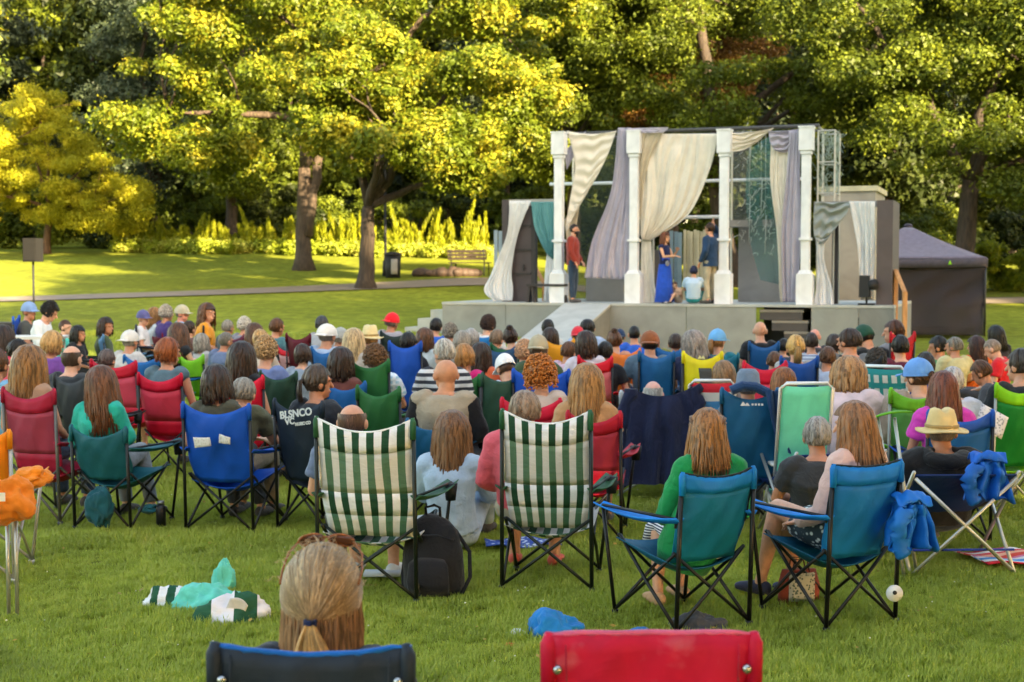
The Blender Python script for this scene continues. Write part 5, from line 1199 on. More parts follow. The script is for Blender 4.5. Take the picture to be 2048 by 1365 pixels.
# px, py, Z, pose, hair, haircolour, top, sleeve, label, chair(cx, ctop, cw, colour, label, opts) , opts
A = [
 # far left group
 (59, 606, 21.0, 'sit_r', 'crop', DB, '#4a4c48', 'short', 'man in pale blue backwards cap and dark grey shirt at the far left', (32, 632, 60, '#2458c0', 'royal blue chair under the man in the pale blue cap', {}), dict(hat='cap', hatc='#7f9cc8', rz=-28, bot=('shorts', '#6a6a64'))),
 (100, 603, 20.4, 'down', 'afro', BK, '#e6e8ec', 'long', 'dark bearded man in white shirt looking down right of the pale blue cap', None, dict(rz=-42, bot=('long', '#5aa8a0'))),
 (131, 640, 20.0, 'sit_r', 'crop', BR, '#58c8b8', 'short', 'child in turquoise shirt below the bearded man in white', None, dict(rz=-20)),
 (213, 638, 19.6, 'sitf_r', 'bob', DB, '#44543c', 'short', 'dark haired woman in olive shirt resting her chin in a light blue chair', (202, 668, 42, '#5a86b0', 'light blue reclined chair of the woman in olive', {}), dict(rz=-25)),
 (158, 654, 19.2, 'cross', 'bob', BK, '#20242a', 'short', 'barelegged person in black with crossed knees between the turquoise shirt and the olive shirt', (150, 690, 44, '#20242a', 'black chair of the barelegged person', {}), dict(rz=-60, bot=('shorts', '#2a2c30'))),
 (287, 622, 21.6, 'sit_r', 'crop', GR, '#dcdce0', 'short', 'man in purple blue cap and white shirt at the lawn side', (276, 648, 44, '#2a2e44', 'dark navy chair behind the purple blue cap', {}), dict(hat='cap', hatc='#5a5a8c', rz=-35)),
 (311, 618, 22.2, 'sitf', 'shoulder', LB, '#c4d0d8', 'none', 'woman with light brown hair and white top right of the purple blue cap', (312, 664, 40, '#7a1c34', 'maroon chair behind the woman in the white top', {}), dict()),
 (334, 612, 22.0, 'sit', 'curly', LG, '#4a3a7c', 'short', 'grey haired person in violet top in the far left row', None, dict()),
 (365, 612, 21.8, 'sit_r', 'crop', GR, '#8cb0d4', 'short', 'man in tan cap and light blue shirt turned to the right', None, dict(hat='cap', hatc='#b8b098', rz=-20, skin='#d08a74')),
 (416, 610, 20.6, 'sitf_r', 'shoulder', BR, '#e89a24', 'short', 'woman in bright orange yellow shirt reading in profile', (408, 650, 46, '#23262c', 'black chair of the woman in the orange yellow shirt', {}), dict(rz=-40, bot=('long', '#2c3a5c'))),
 (457, 641, 20.4, 'sit', 'short', GR, '#5a6a70', 'short', 'person with short grey brown hair low beside the orange yellow shirt', None, dict()),
 (490, 636, 20.0, 'sit', 'curly', WH, '#8c8a94', 'short', 'white haired person with fluffy hair left of the brown haired pair', (470, 668, 40, '#5c2038', 'plum chair in front of the orange yellow shirt', {}), dict()),
 (380, 643, 19.4, 'sit', 'short', DB, '#6c4c48', 'short', 'dark haired person half hidden behind the long brown haired woman in black', None, dict()),
 (358, 650, 16.6, 'sitf', 'long', BR, '#1e2024', 'none', 'woman with long brown hair and black top in the lime chair', (382, 708, 44, '#7cc020', 'lime green chair behind the woman in black top', {}), dict()),
 (261, 663, 16.2, 'sit', 'crop', LG, '#c8c4c0', 'short', 'man in white cap above the wide blue chair', (283, 711, 84, '#1c64a8', 'wide blue chair of the man in the white cap', {}), dict(hat='backcap', hatc='#dcd8d0', fat=1.1)),
 (216, 700, 14.2, 'sit', 'short', '#5a4c48', '#6a4c7c', 'short', 'grey brown haired person peeking over the rounded red chair', (226, 720, 104, '#b81030', 'red high back chair with rounded top', dict(c2='#c04058', style='mesh')), dict()),
 (107, 664, 14.6, 'sit', 'bowl', BL, '#7a4a9c', 'short', 'short blond haired person in purple shirt', None, dict()),
 (145, 690, 12.4, 'sit', 'balding', '#5c4a3e', '#34383c', 'short', 'man with bald spot in the dark grey chair', (142, 748, 70, '#3c4044', 'dark grey chair of the man with the bald spot', {}), dict()),
 (38, 679, 14.0, 'sit', 'short', BK, '#c84858', 'short', 'black haired person with pink shirt near the left edge', None, dict()),
 (8, 655, 15.0, 'sitf', 'shoulder', DB, '#e0506c', 'short', 'brown haired woman in pink at the very left edge', (14, 728, 70, '#3c8c78', 'sea green chair at the very left edge', {}), dict()),
 (-4, 700, 11.6, 'sit', 'short', BR, '#74a8cc', 'short', 'person in light blue shirt cut by the left edge', None, dict()),
 (62, 698, 10.6, 'sitf', 'long', LB, '#b08a70', 'none', 'woman with long light brown hair in the wine red mesh chair', (56, 776, 118, '#9c1838', 'wine red mesh chair with high back at the left edge', dict(c2='#9a3850', style='mesh', frame='#5a5a58')), dict()),
 (338, 679, 13.0, 'sitf_r', 'bowl', AU, '#56707c', 'none', 'auburn short haired woman in grey blue tank top', (319, 746, 92, '#c41034', 'red mesh chair of the auburn haired woman', dict(c2='#cc3a52', style='mesh')), dict(rz=8)),
 (204, 738, 10.3, 'sitf', 'long', '#6a4228', '#28b09c', 'long', 'woman with long brown hair and turquoise sweater', (196, 852, 122, '#1c5c68', 'small teal chair of the woman in turquoise', dict(frame='#1a1c1e')), dict(skin='#d8a884', bot=('long', '#7a8088'))),
 (434, 735, 10.2, 'sitf', 'bob', DB, '#4c4a3a', 'short', 'dark haired person in the bright blue chair with papers', (431, 806, 142, '#1250b4', 'bright blue chair with two white papers pinned to its back', dict(frame='#1a1c1e')), dict(hairkw={})),
 (487, 760, 10.6, 'lean', 'short', GR, '#5c5c44', 'short', 'grey haired man in olive shirt right of the bright blue chair', None, dict(fat=1.12, bot=('long', '#8a7c64'))),
 (485, 690, 12.2, 'sitf', 'long', DB, '#18181c', 'none', 'dark long haired woman with bare shoulders in black top', (487, 750, 76, '#d01434', 'scarlet chair of the bare shouldered woman', {}), dict(skin='#d8a07c')),
 # centre left
 (510, 650, 17.6, 'sitf', 'long', BR, '#74686c', 'short', 'long brown haired woman behind the two blond heads', None, dict()),
 (522, 661, 15.8, 'sitf', 'bun', BL, '#c8b8a8', 'short', 'woman with blond hair in a bun', None, dict()),
 (533, 676, 12.9, 'sitf', 'curly', '#b49468', '#7484b4', 'short', 'curly blond woman in lavender blue shirt', (556, 742, 74, '#2c4c3c', 'dark green chair of the curly blond woman', {}), dict()),
 (555, 637, 18.6, 'sit', 'short', BR, '#4c7880', 'short', 'brown haired man in dusty teal shirt behind the red framed chair', (575, 690, 36, '#d81830', 'small red chair right of the curly blond woman', dict(c2='#d0a0a0', style='mesh')), dict()),
 (645, 633, 19.5, 'sit', 'short', '#3c3c40', '#a8a8ac', 'short', 'dark grey haired man in light grey shirt at the lawn edge', None, dict()),
 (655, 651, 16.2, 'sit', 'crop', GR, '#a8bcd8', 'short', 'man in white cap and pale blue shirt', (648, 694, 40, '#1c5c98', 'narrow blue chair of the man in pale blue shirt', {}), dict(hat='backcap', hatc='#e4dfd8', fat=1.25, rz=-10)),
 (681, 657, 17.0, 'sit', 'short', GR, '#8090a0', 'short', 'person in grey cap right of the white cap', None, dict(hat='backcap', hatc='#a4a8a4')),
 (709, 662, 15.6, 'sitf', 'long', '#c8ac80', '#b8b0a8', 'short', 'woman with long pale blond hair', None, dict()),
 (741, 656, 15.9, 'sit', 'short', BL, '#e0dcd4', 'short', 'person in white with a cream straw hat', None, dict(hat='straw', hatc='#e8d49c')),
 (785, 627, 19.6, 'sit', 'short', '#6a5c54', '#a8a4ac', 'short', 'person in bright red cap at the lawn edge', (790, 662, 60, '#1f2c28', 'black green chair of the person in the red cap', {}), dict(hat='backcap', hatc='#e01c2c')),
 (817, 666, 15.4, 'sit', 'short', BK, '#20242c', 'short', 'black haired person in the bright blue centre left chair', (810, 682, 66, '#1c50b0', 'bright blue chair below the person in the red cap', {}), dict()),
 (872, 637, 19.4, 'sit', 'short', BK, '#2c60c0', 'short', 'black haired man in cobalt blue shirt', None, dict(rz=20)),
 (901, 649, 18.0, 'sit', 'curly', GR, '#6c4c90', 'short', 'grey curly haired person in purple right of the cobalt shirt', None, dict()),
 (925, 665, 15.6, 'sit', 'bowl', GR, '#8a8478', 'short', 'grey haired person directly above the copper haired one', None, dict()),
 (943, 660, 17.0, 'sit', 'bowl', '#a09a94', '#d0b0b0', 'short', 'light grey haired person left of the small blue chair', None, dict()),
 (977, 632, 19.0, 'sit', 'afro', '#3c2820', '#e0dedc', 'short', 'man with bushy dark brown hair and white shirt', (967, 664, 28, '#1c6ca8', 'narrow sky blue chair below the bushy haired man', {}), dict()),
 (886, 680, 12.8, 'sit_l', 'short', LG, '#3a3c44', 'short', 'grey haired woman with dark headband in black and white stripes', None, dict(tk='tshirt_stripe', c2='#d8d8d8', n=16, rz=18)),
 (929, 690, 13.2, 'sitf', 'bowl', '#a0703c', '#d82078', 'short', 'copper haired woman in hot pink shirt', (920, 748, 62, '#2c6c3c', 'green chair of the woman in hot pink', {}), dict()),
 (891, 717, 10.6, 'sit_l', 'bald', BK, '#1c1c20', 'long', 'bald man in beige vest over black sleeves', (862, 838, 74, '#1a5c88', 'steel blue chair of the bald man in the vest', {}), dict(fat=1.15, skin='#c88a64', vest='#a89a84')),
 (683, 700, 12.2, 'sitf', 'bob', DB, '#6c3c34', 'none', 'woman with dark chin length hair in the mid blue chair', (690, 762, 78, '#1c5c9c', 'mid blue chair of the woman with chin length dark hair', {}), dict()),
 (752, 692, 12.6, 'sitf', 'curly', '#6c4c2c', '#a8c8dc', 'short', 'brown curly haired woman in pale blue plaid shirt', (738, 718, 66, '#2c6c38', 'high backed green chair beside the woman in plaid', {}), dict(tk='plaid', c2='#e0e8f0', fat=1.15)),
 (638, 733, 10.2, 'sitf_r', 'ponytail', '#4c4038', '#282c34', 'short', 'woman with dark greying ponytail resting her chin on her hand', (596, 800, 106, '#202c3c', 'navy chair with white lettering across its back', dict(frame='#1a1c1e')), dict(rz=-14, bot=('long', '#2c3c5c'))),
 (705, 806, 8.15, 'sit', 'balding', '#7a5a4a', '#64708c', 'short', 'balding man in slate blue polo in the left green striped chair', (728, 836, 200, '#2f5a3c', 'left one of the two green and white striped chairs', dict(style='stripe', frame='#1c2420', trim='#e8e8e4', armc='#2f5a3c')), dict(fat=1.1, bot=('shorts', '#5a5c58'), shoe='#d8d8d4')),
 (905, 830, 9.4, 'groundf', 'long', '#7a5434', '#a4b8cc', 'long', 'woman with ombre long hair in pale denim shirt sitting on the grass', None, dict(k=1.0, bot=('long', '#a4b8cc'), loose=.006)),
 (1050, 784, 8.4, 'sit', 'short', '#8c7460', '#e0606c', 'long', 'grey brown haired person in coral pink top in the right green striped chair', (1092, 820, 178, '#2f5a3c', 'right one of the two green and white striped chairs', dict(style='stripe', frame='#1c2420', trim='#e8e8e4', armc='#2f5a3c')), dict(fat=1.1, bot=('shorts', '#b0a890'), shoe='#d86450')),
 # centre
 (994, 660, 17.0, 'sit', 'short', '#7a6450', '#445a70', 'short', 'brown grey haired person left of the topknot', None, dict()),
 (1021, 657, 16.6, 'sitf', 'topbun', DB, '#544c54', 'short', 'woman with dark brown topknot', (1012, 686, 50, '#205838', 'dark green chair of the woman with the topknot', {}), dict()),
 (1096, 640, 19.4, 'sit', 'short', BK, '#d8d4cc', 'short', 'black haired person in off white at the foot of the ramp', None, dict()),
 (1101, 659, 17.2, 'sitf', 'bob', DB, '#5a4a44', 'short', 'dark bobbed person in front of the amber chair', (1118, 677, 42, '#e8961c', 'amber orange chair near the foot of the ramp', {}), dict()),
 (1077, 673, 13.8, 'sit', 'short', '#5c4c40', '#44583c', 'short', 'person in tan baseball cap and green shirt', None, dict(hat='backcap', hatc='#b0a488')),
 (1049, 683, 14.2, 'sitf', 'curly', '#c89c78', '#d03040', 'short', 'strawberry blond curly person in red', None, dict()),
 (1010, 707, 12.2, 'down', 'crop', BR, '#c8d4dc', 'short', 'child in white cap looking down', (1004, 744, 50, '#2c5044', 'dark green low chair of the child in the white cap', {}), dict(hat='cap', hatc='#f0eeec', k=.85, rz=35, fat=.9)),
 (1175, 640, 19.2, 'sit', 'short', BK, '#a4b8d8', 'short', 'black haired man in pale blue shirt before the stage front', None, dict(fat=1.2)),
 (1156, 655, 18.2, 'sit', 'crop', BR, '#d8a8a0', 'short', 'small child in red cap before the ramp side', None, dict(hat='backcap', hatc='#d83040', k=.8)),
 (1172, 666, 14.8, 'sitf', 'bob', DB, '#d8d0d8', 'short', 'dark haired woman in white shirt with narrow dark straps', (1190, 712, 62, '#d81c30', 'bright red chair set askew in the centre', dict(c2='#d86c74', style='mesh', crz=-12)), dict()),
 (1229, 663, 16.2, 'sitf', 'topbun', BR, '#c88c70', 'none', 'woman with brown knot and bare shoulders', (1248, 696, 60, '#e87830', 'orange chair with soft hooded top', {}), dict()),
 (1268, 652, 18.4, 'sit', 'crop', BK, '#2c60c8', 'short', 'dark haired man in royal blue shirt before the stage', None, dict(rz=15)),
 (1240, 660, 19.6, 'sit', 'crop', BK, '#1c3c70', 'short', 'person in dark blue cap left of the royal blue shirt', None, dict(hat='backcap', hatc='#1c3458')),
 (1300, 665, 15.0, 'sit', 'crop', BK, '#5a7488', 'short', 'man in rust brown cap', (1313, 702, 64, '#1c5c94', 'broad petrol blue chair of the man in the rust cap', {}), dict(hat='backcap', hatc='#8c5230', fat=1.1)),
 (1351, 669, 16.4, 'sit', 'short', DB, '#3c4c60', 'short', 'dark haired person hidden in the second petrol blue chair', (1342, 690, 56, '#1c5c98', 'petrol blue chair standing just behind the broad one', {}), dict()),
 (1387, 665, 14.8, 'sitf', 'shoulder', '#8c8078', '#242c50', 'short', 'woman with long greying hair and navy shirt', None, dict(fat=1.1)),
 (1436, 661, 15.6, 'sitf_r', 'ponytail', '#b8844c', '#1c7484', 'none', 'woman in light blue cap with sandy ponytail and teal top', (1443, 706, 40, '#1c6a80', 'teal chair of the woman in the light blue cap', {}), dict(hat='cap', hatc='#6cacE0'.lower())),
 (1447, 726, 12.6, 'sitf', 'shoulder', '#8c6844', '#a8a4a0', 'short', 'light brown haired child right of the yellow chair', None, dict(k=.85)),
 (1080, 717, 10.6, 'sitf', 'bigcurly', '#b8702c', '#c4b4a8', 'short', 'woman with large curly orange hair', (1062, 796, 118, '#c81838', 'crimson chair of the orange curly haired woman', dict(c2='#c83850', style='mesh')), dict()),
 (1174, 735, 9.9, 'sitf', 'long', '#a07444', '#b88c60', 'short', 'woman with long caramel hair behind the right striped chair', (1188, 822, 72, '#b01830', 'dark red chair of the caramel haired woman', dict(c2='#b03448', style='mesh')), dict()),
 (1306, 760, 11.7, 'low', 'balding', WH, '#c8c0b8', 'short', 'white haired man sunk in the chair hung with a navy jacket', (1317, 782, 150, '#b8bcc0', 'white framed chair under the navy jacket', dict(frame='#c8ccd0')), dict(skin='#d8a090')),
 # right
 (1520, 642, 17.6, 'sit', 'bald', BK, '#1c1e22', 'short', 'shaven headed man in black shirt before the stage steps', (1528, 683, 56, '#1c548c', 'blue chair of the shaven headed man', {}), dict(skin='#c89478')),
 (1567, 678, 17.4, 'sit', 'short', BK, '#3c4450', 'short', 'small dark haired person right of the shaven headed man', None, dict(k=.85)),
 (1591, 673, 14.2, 'sitf', 'ponytail', '#c09858', '#b0aca8', 'none', 'woman with blond ponytail in the cobalt chair', (1599, 712, 46, '#1c4c98', 'cobalt blue chair of the woman with the blond ponytail', {}), dict()),
 (1622, 667, 16.8, 'sit', 'short', DB, '#c8d0dc', 'short', 'dark haired person in grey and white stripes', None, dict(tk='tshirt_stripe', c2='#8890a8', n=24)),
 (1629, 657, 18.2, 'sit', 'bald', BK, '#3c3a40', 'short', 'pink headed bald man behind the striped shirt', None, dict(skin='#d09080')),
 (1668, 671, 16.6, 'sit', 'bowl', DB, '#a8a8ac', 'short', 'brown mop haired person left of the big man in grey', None, dict()),
 (1697, 659, 14.6, 'sit_l', 'short', '#3c2c24', '#6c7074', 'short', 'broad man in mid grey T-shirt with dark hair', None, dict(fat=1.2, rz=5)),
 (1729, 650, 15.8, 'down', 'crop', BK, '#14181c', 'long', 'person in dark green pompom beanie and black hoodie looking down', None, dict(hat='beanie', hatc='#1c4838', rz=30, fat=1.1)),
 (1786, 642, 16.0, 'sit_l', 'short', '#4c2c1c', '#8a8c90', 'short', 'brown haired young man in grey with black backpack straps', (1806, 664, 30, '#b01828', 'slim dark red chair beside the wooden handrail', {}), dict(rz=25)),
 (1752, 699, 13.2, 'sit', 'curly', '#3c342c', '#2c2e34', 'short', 'dark curly haired child below the pompom beanie', None, dict(k=.9)),
 (1698, 722, 10.6, 'lean', 'bob', '#a07448', '#e0c4c4', 'short', 'woman in pale pink blouse bent far forward in a black chair', None, dict(fat=1.1, rz=-15)),
 (1567, 741, 11.8, 'sitf', 'long', '#8c5428', '#90605c', 'short', 'auburn haired woman low beside the mint beach chair', None, dict()),
 (1496, 742, 10.3, 'sit', 'crop', GR, '#5c6c80', 'short', 'person in grey blue bucket hat in the dark teal chair', (1500, 776, 112, '#1a5a84', 'dark petrol chair with a jacket slung over its right corner', dict(frame='#1a1c1e')), dict(hat='bucket', hatc='#6c7c90')),
 (1835, 721, 10.4, 'sit_l', 'bun', '#5c3c24', '#a89484', 'long', 'woman in cornflower cap and quilted beige vest', (1832, 776, 52, '#6cb024', 'lime mesh chair behind the quilted beige vest', dict(style='header', c2='#5c9c48', frame='#8c9088')), dict(hat='cap', hatc='#6a9cdc', loose=.03)),
 (1850, 706, 12.6, 'sit', 'short', '#2c2420', '#3c4c8c', 'short', 'dark haired person with orange hair band behind the cornflower cap', None, dict()),
 (1875, 674, 18.4, 'ground_l', 'short', BK, '#1c8c54', 'short', 'boy in emerald green shirt on the grass near the tent', None, dict(rz=10)),
 (1907, 676, 16.8, 'sit_l', 'short', '#7c7468', '#d0c894', 'short', 'grey haired person in cream yellow shirt', None, dict(rz=10, fat=1.15)),
 (1950, 676, 17.0, 'sitf_l', 'long', '#3c2018', '#e86c20', 'short', 'long dark haired woman in bright orange', None, dict()),
 (1985, 676, 16.0, 'down', 'crop', '#a8907c', '#d81c28', 'short', 'balding man in red polo shirt looking down', None, dict(rz=50, fat=1.15)),
 (1990, 654, 18.8, 'sitf', 'shoulder', BK, '#2c2428', 'short', 'black haired woman behind the red polo shirt', None, dict()),
 (1962, 719, 12.8, 'down', 'short', BR, '#44464c', 'short', 'brown haired youth in charcoal bent forward in profile', None, dict(rz=55)),
 (1903, 735, 11.0, 'sit', 'short', '#b0a8a4', '#dcd8e0', 'short', 'silver haired person in white shirt right of the cornflower cap', None, dict(fat=1.1)),
 (1886, 748, 9.8, 'sitf', 'wavy', '#6c3824', '#d840b0', 'short', 'curly auburn haired woman in magenta top', (1922, 820, 130, '#1a50a8', 'blue chair right of the magenta top', dict(frame='#1a1c1e', c2='#1a62a4', style='header')), dict()),
 (2040, 700, 11.0, 'sit_l', 'short', '#3c342e', '#24282c', 'long', 'man in black sweater reading a programme at the right edge', (2040, 766, 84, '#86c81c', 'green chair with lime top band at the right edge', dict(style='header', c2='#1c8434', frame='#a8aca8')), dict(fat=1.1)),
 (1634, 836, 8.9, 'low', 'short', '#948c84', '#34363a', 'short', 'grey haired man in charcoal shirt slouched low in a navy lounge chair', None, dict()),
 (1883, 826, 9.0, 'low', 'crop', '#8c7c6c', '#1c1c1e', 'long', 'man in yellow straw hat and black hooded jacket', None, dict(hat='straw', hatc='#e0c284', loose=.03, skin='#c8845c', fat=1.1)),
 (1138, 684, 15.4, 'sit2', 'short', BR, '#dcb8c8', 'long', 'person in pale pink long sleeves right of the amber orange chair', None, dict(rz=-10)),
 (404, 670, 17.6, 'sitf2', 'bob', GR, '#a8a8a8', 'long', 'person in light grey sweatshirt between the lime chair and the lawn side row', None, dict()),
 (1800, 672, 14.6, 'sit', 'short', BK, '#5c1c34', 'short', 'dark haired person in maroon shirt below the slim dark red chair', None, dict(k=.9)),
 (1548, 704, 14.8, 'sit2', 'short', BR, '#7c8ca0', 'short', 'brown haired child left of the blond ponytail and cobalt chair', None, dict(k=.8)),
 (962, 690, 14.4, 'sitf', 'shoulder', DB, '#d86840', 'short', 'person in coral orange top right of the hot pink shirt', None, dict()),
 (1210, 684, 14.9, 'sit', 'short', BK, '#1c2028', 'short', 'dark haired person in black left of the orange hooded chair', None, dict()),
 (606, 690, 14.6, 'sitf2', 'bowl', DB, '#8c98a8', 'short', 'woman in grey blue shirt between curly blond hair and the pale blue shirt', None, dict()),
 (1655, 694, 14.2, 'sit', 'short', BR, '#b4c4dc', 'short', 'person in light blue shirt between the blond ponytail and the mid grey T-shirt', None, dict()),
 (452, 664, 17.0, 'sit2', 'crop', GR, '#6c7ca0', 'short', 'person in faded blue shirt in front of the orange yellow shirt', None, dict()),
 (850, 660, 16.6, 'sitf', 'bob', BR, '#b8c4c8', 'short', 'brown haired woman just right of the bright blue centre left chair', None, dict()),
]
for (px, py, Z, pose, hair, hc, top, slv, label, ch, o) in A:
    o = dict(o); rz = o.pop('rz', None); k_ = o.pop('k', 1.0)
    if pose in ('sit', 'sitf') and rnd.random() < .45: pose += '2'
    if 'skin' not in o: o['skin'] = rnd.choice(['#d0987a', '#c88c6c', '#d8a488', '#bc8060'])
    if 'bot' not in o: o['bot'] = (('long', rnd.choice(['#2c3a50', '#3a3c40', '#8a8068', '#24262c', '#4c5866'])) if rnd.random() < .6 else ('shorts', rnd.choice(['#8a8068', '#3a4454', '#5a5c58'])))
    _, g0, f, kk = seat(px, py, Z, pose, k_, rz, hair=hair, hc=hc, top=top, sleeve=slv, label=label, **o)
    DEP[label] = (g0, f, kk)
    if ch:
        cx, ct, cw, cc, cl, co = ch; co = dict(co); chair_at(g0, f, cx, ct, cw, cl, cc, kk, **co)
def G(name): return next(v for k, v in DEP.items() if name in k)
def lone(px, ctop, yb, cw, label, color, rz=0, **kw):
    p = atY(px, ctop, yb); g0 = V(p.x, yb+.33, 0); f = face_stage(g0)+R(rz); return chair_at(g0, f, px, ctop, cw, label, color, **kw)
lone(1722, 712, 12.6, 70, 'black chair back beyond the pale pink blouse', '#1c1e22', rz=-15)
lone(1082, 738, 11.8, 112, 'royal blue chair behind the large orange curls', '#1850b8')
lone(1000, 690, 15.2, 40, 'dark blue chair left of the strawberry blond curls', '#24486c')
lone(596, 667, 18.0, 52, 'empty maroon chair left of the light grey shirt', '#5c1424', style='plain')
lone(1405, 703, 13.2, 54, 'yellow chair with grey mesh pocket', '#d8c81c', rz=-6)
lone(1530, 722, 12.4, 84, 'red banner like chair back behind the mint beach chair', '#c41838', style='mesh', c2='#d84058')
lone(1424, 764, 11.4, 62, 'red and white striped towelling beach chair', '#d03040', style='rainbow', low=True, frame='#e0dcd8')
lone(1610, 770, 9.8, 84, 'mint green beach chair on white tube frame', '#74d6b4', low=True, frame='#e4e2de', rz=4)
lone(1772, 736, 11.0, 56, 'woven teal and white webbed lawn chair tilted back', '#2c8c8c', style='webbing', c2='#d4d8d0', low=True, frame='#e0e0dc', rz=-32)
lone(756, 772, 10.8, 70, 'green low chair in front of the high backed green one', '#2e6a38', rz=-8)
# ------------------------------------------------------------------ front rows built one by one
def at_foot(px, py): p = atZ(px, py, 0); return V(p.x, p.y, 0)
# green cardigan woman and her turquoise blue chair
f1 = R(27)
P1 = Pose(fem=1, hy=-24, hp=2, el=(V(-.26, .02, .60), V(.235, .0, .60)), wr=(V(-.10, .22, .56), V(.10, .24, .56)), kn=(V(-.12, .43, .50), V(.08, .44, .50)), an=(V(-.16, .36, .08), V(.05, .48, .08)), to=(V(-.17, .50, .03), V(.04, .63, .03)))
POSES['cardi'] = P1
Z1 = 7.45; p = atY(1422, 824, Z1); g1 = V(p.x-.02, Z1+.02, 0); k1 = p.z/1.19
w_ = person('cardi', g1, f1*.55, k1, 'woman in green cardigan with half tied light brown hair in the turquoise blue chair', 'halfup', '#8a5c30', '#128a48', 'long', None, skin='#d8a284', shoe='#c89c74', hairkw=dict(lo=.4, hi=1.7))
mb = MB(); mb.loft([(V(0, -.02, .60), .165, .14), (V(0, .0, .49), .185, .16), (V(0, .16, .46), .20, .125), (V(0, .40, .49), .19, .085), (V(-.03, .47, .43), .18, .07), (V(-.04, .485, .34), .18, .075)], side=V(1, 0, 0), n=26)
mb.build('skirt', mat('tshirt_stripe', '#e0e0e4', c2='#2c3450', n=60), w_)
mb = MB(); mb.loft([(V(-.04, -.05, .66), .165, .14), (V(-.07, -.03, .52), .19, .16), (V(-.12, .0, .40), .19, .15), (V(-.14, .02, .31), .16, .13)], side=V(1, 0, 0), n=24)
mb.build('cardigan_hem', mat('cloth', '#128a48'), w_)
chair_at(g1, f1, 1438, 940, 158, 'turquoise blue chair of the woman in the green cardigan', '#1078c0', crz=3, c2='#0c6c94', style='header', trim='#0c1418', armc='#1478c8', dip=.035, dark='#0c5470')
# pink cardigan woman
P2 = Pose(fem=1, hy=18, hp=2, el=(V(-.25, -.0, .60), V(.235, -.02, .60)), wr=(V(-.17, .22, .52), V(.05, .24, .52)), kn=(V(-.10, .45, .56), V(-.04, .44, .49)), an=(V(-.10, .58, .10), V(.12, .50, .08)), to=(V(-.12, .73, .05), V(.13, .65, .03)))
POSES['pinkc'] = P2
f2 = R(14); Z2 = 7.55; p = atY(1700, 810, Z2); g2 = V(p.x+.0, Z2, 0); k2 = p.z/1.19
w2_ = person('pinkc', g2, R(36), k2, 'woman with very long light brown hair and pale pink cardigan', 'wavy', '#8a5c38', '#e0b8ac', 'long', None, skin='#d8a284', shoe='#2c3048', hairkw=dict(lo=.45, hi=1.6))
mb = MB(); mb.loft([(V(0, -.02, .60), .16, .135), (V(0, .02, .49), .18, .15), (V(0, .16, .47), .195, .12), (V(0, .30, .49), .18, .10)], side=V(1, 0, 0), n=24)
mb.build('dress', mat('floral', '#2c3c44', c2='#d8e0dc', scale=34), w2_)
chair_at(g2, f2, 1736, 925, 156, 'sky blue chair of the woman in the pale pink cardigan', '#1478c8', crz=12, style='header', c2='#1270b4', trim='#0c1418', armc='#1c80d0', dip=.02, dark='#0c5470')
# two low navy lounge chairs with crossed silver legs (slouching man, straw hat man)
def sling(px, py, f, label, w=.60):
    p = at_foot(px, py); root = empty('lounge_chair', p, f, label=label, cat='lounge chair', group='low navy lounge chairs with crossed silver legs'); fr = mat('metal', '#c4c4be', met=.7)
    w2 = w/2
    def cl(u, v): e = 1-(2*u-1)**2; return V((u-.5)*w, -.32+.75*v, .62-.34*math.sin(math.pi*min(1, v*.62+.0))**1.2*(.6+.4*e)-.05*v)
    mb = MB(); mb.sheet(cl, 12, 16, .008); mb.build('sling_seat', mat('nylon', '#14306c'), root)
    for s_ in (-1, 1):
        for a_, b_ in (((-.30, 0), (.34, .60)), ((.34, 0), (-.33, .64))):
            mb = MB(); mb.tube((s_*(w2+.01), a_[0], a_[1]), (s_*(w2+.01), b_[0], b_[1]), .012, 8); mb.build('leg', fr, root)
    for a_, b_ in (((-w2, -.31, .02), (w2, -.33, .60)), ((w2, -.31, .02), (-w2, -.33, .60))):
        mb = MB(); mb.tube(a_, b_, .012, 8); mb.build('rear_leg', fr, root)
    mb = MB(); mb.tube((-w2, -.3, .16), (w2, -.3, .16), .008, 6); mb.build('strap', mat('cloth', '#2840a0'), root)
    return root
g_, f_, _ = G('man in yellow straw hat'); sling(1893, 1132, R(2), 'navy lounge chair with silver crossed legs of the man in the straw hat', .62)
g_, f_, _ = G('slouched low'); sling(1640, 1075, R(12), 'navy lounge chair with silver crossed legs hidden behind the two front women', .62)
# navy hooded sweatshirt hood on straw hat man is part of his jacket
# near woman with ponytail
P3 = Pose(fem=1); POSES['near'] = P3
Z3 = 3.42; p = atY(648, 1088, Z3); k3 = p.z/1.19; g3 = V(p.x, Z3, 0)
w3 = person('near', g3, R(-3), k3, 'blond woman with sunglasses on her head and a half ponytail in the nearest navy chair', 'bald', '#a88050', '#30343c', 'short', ('long', '#2c3440'), skin='#cf9470')
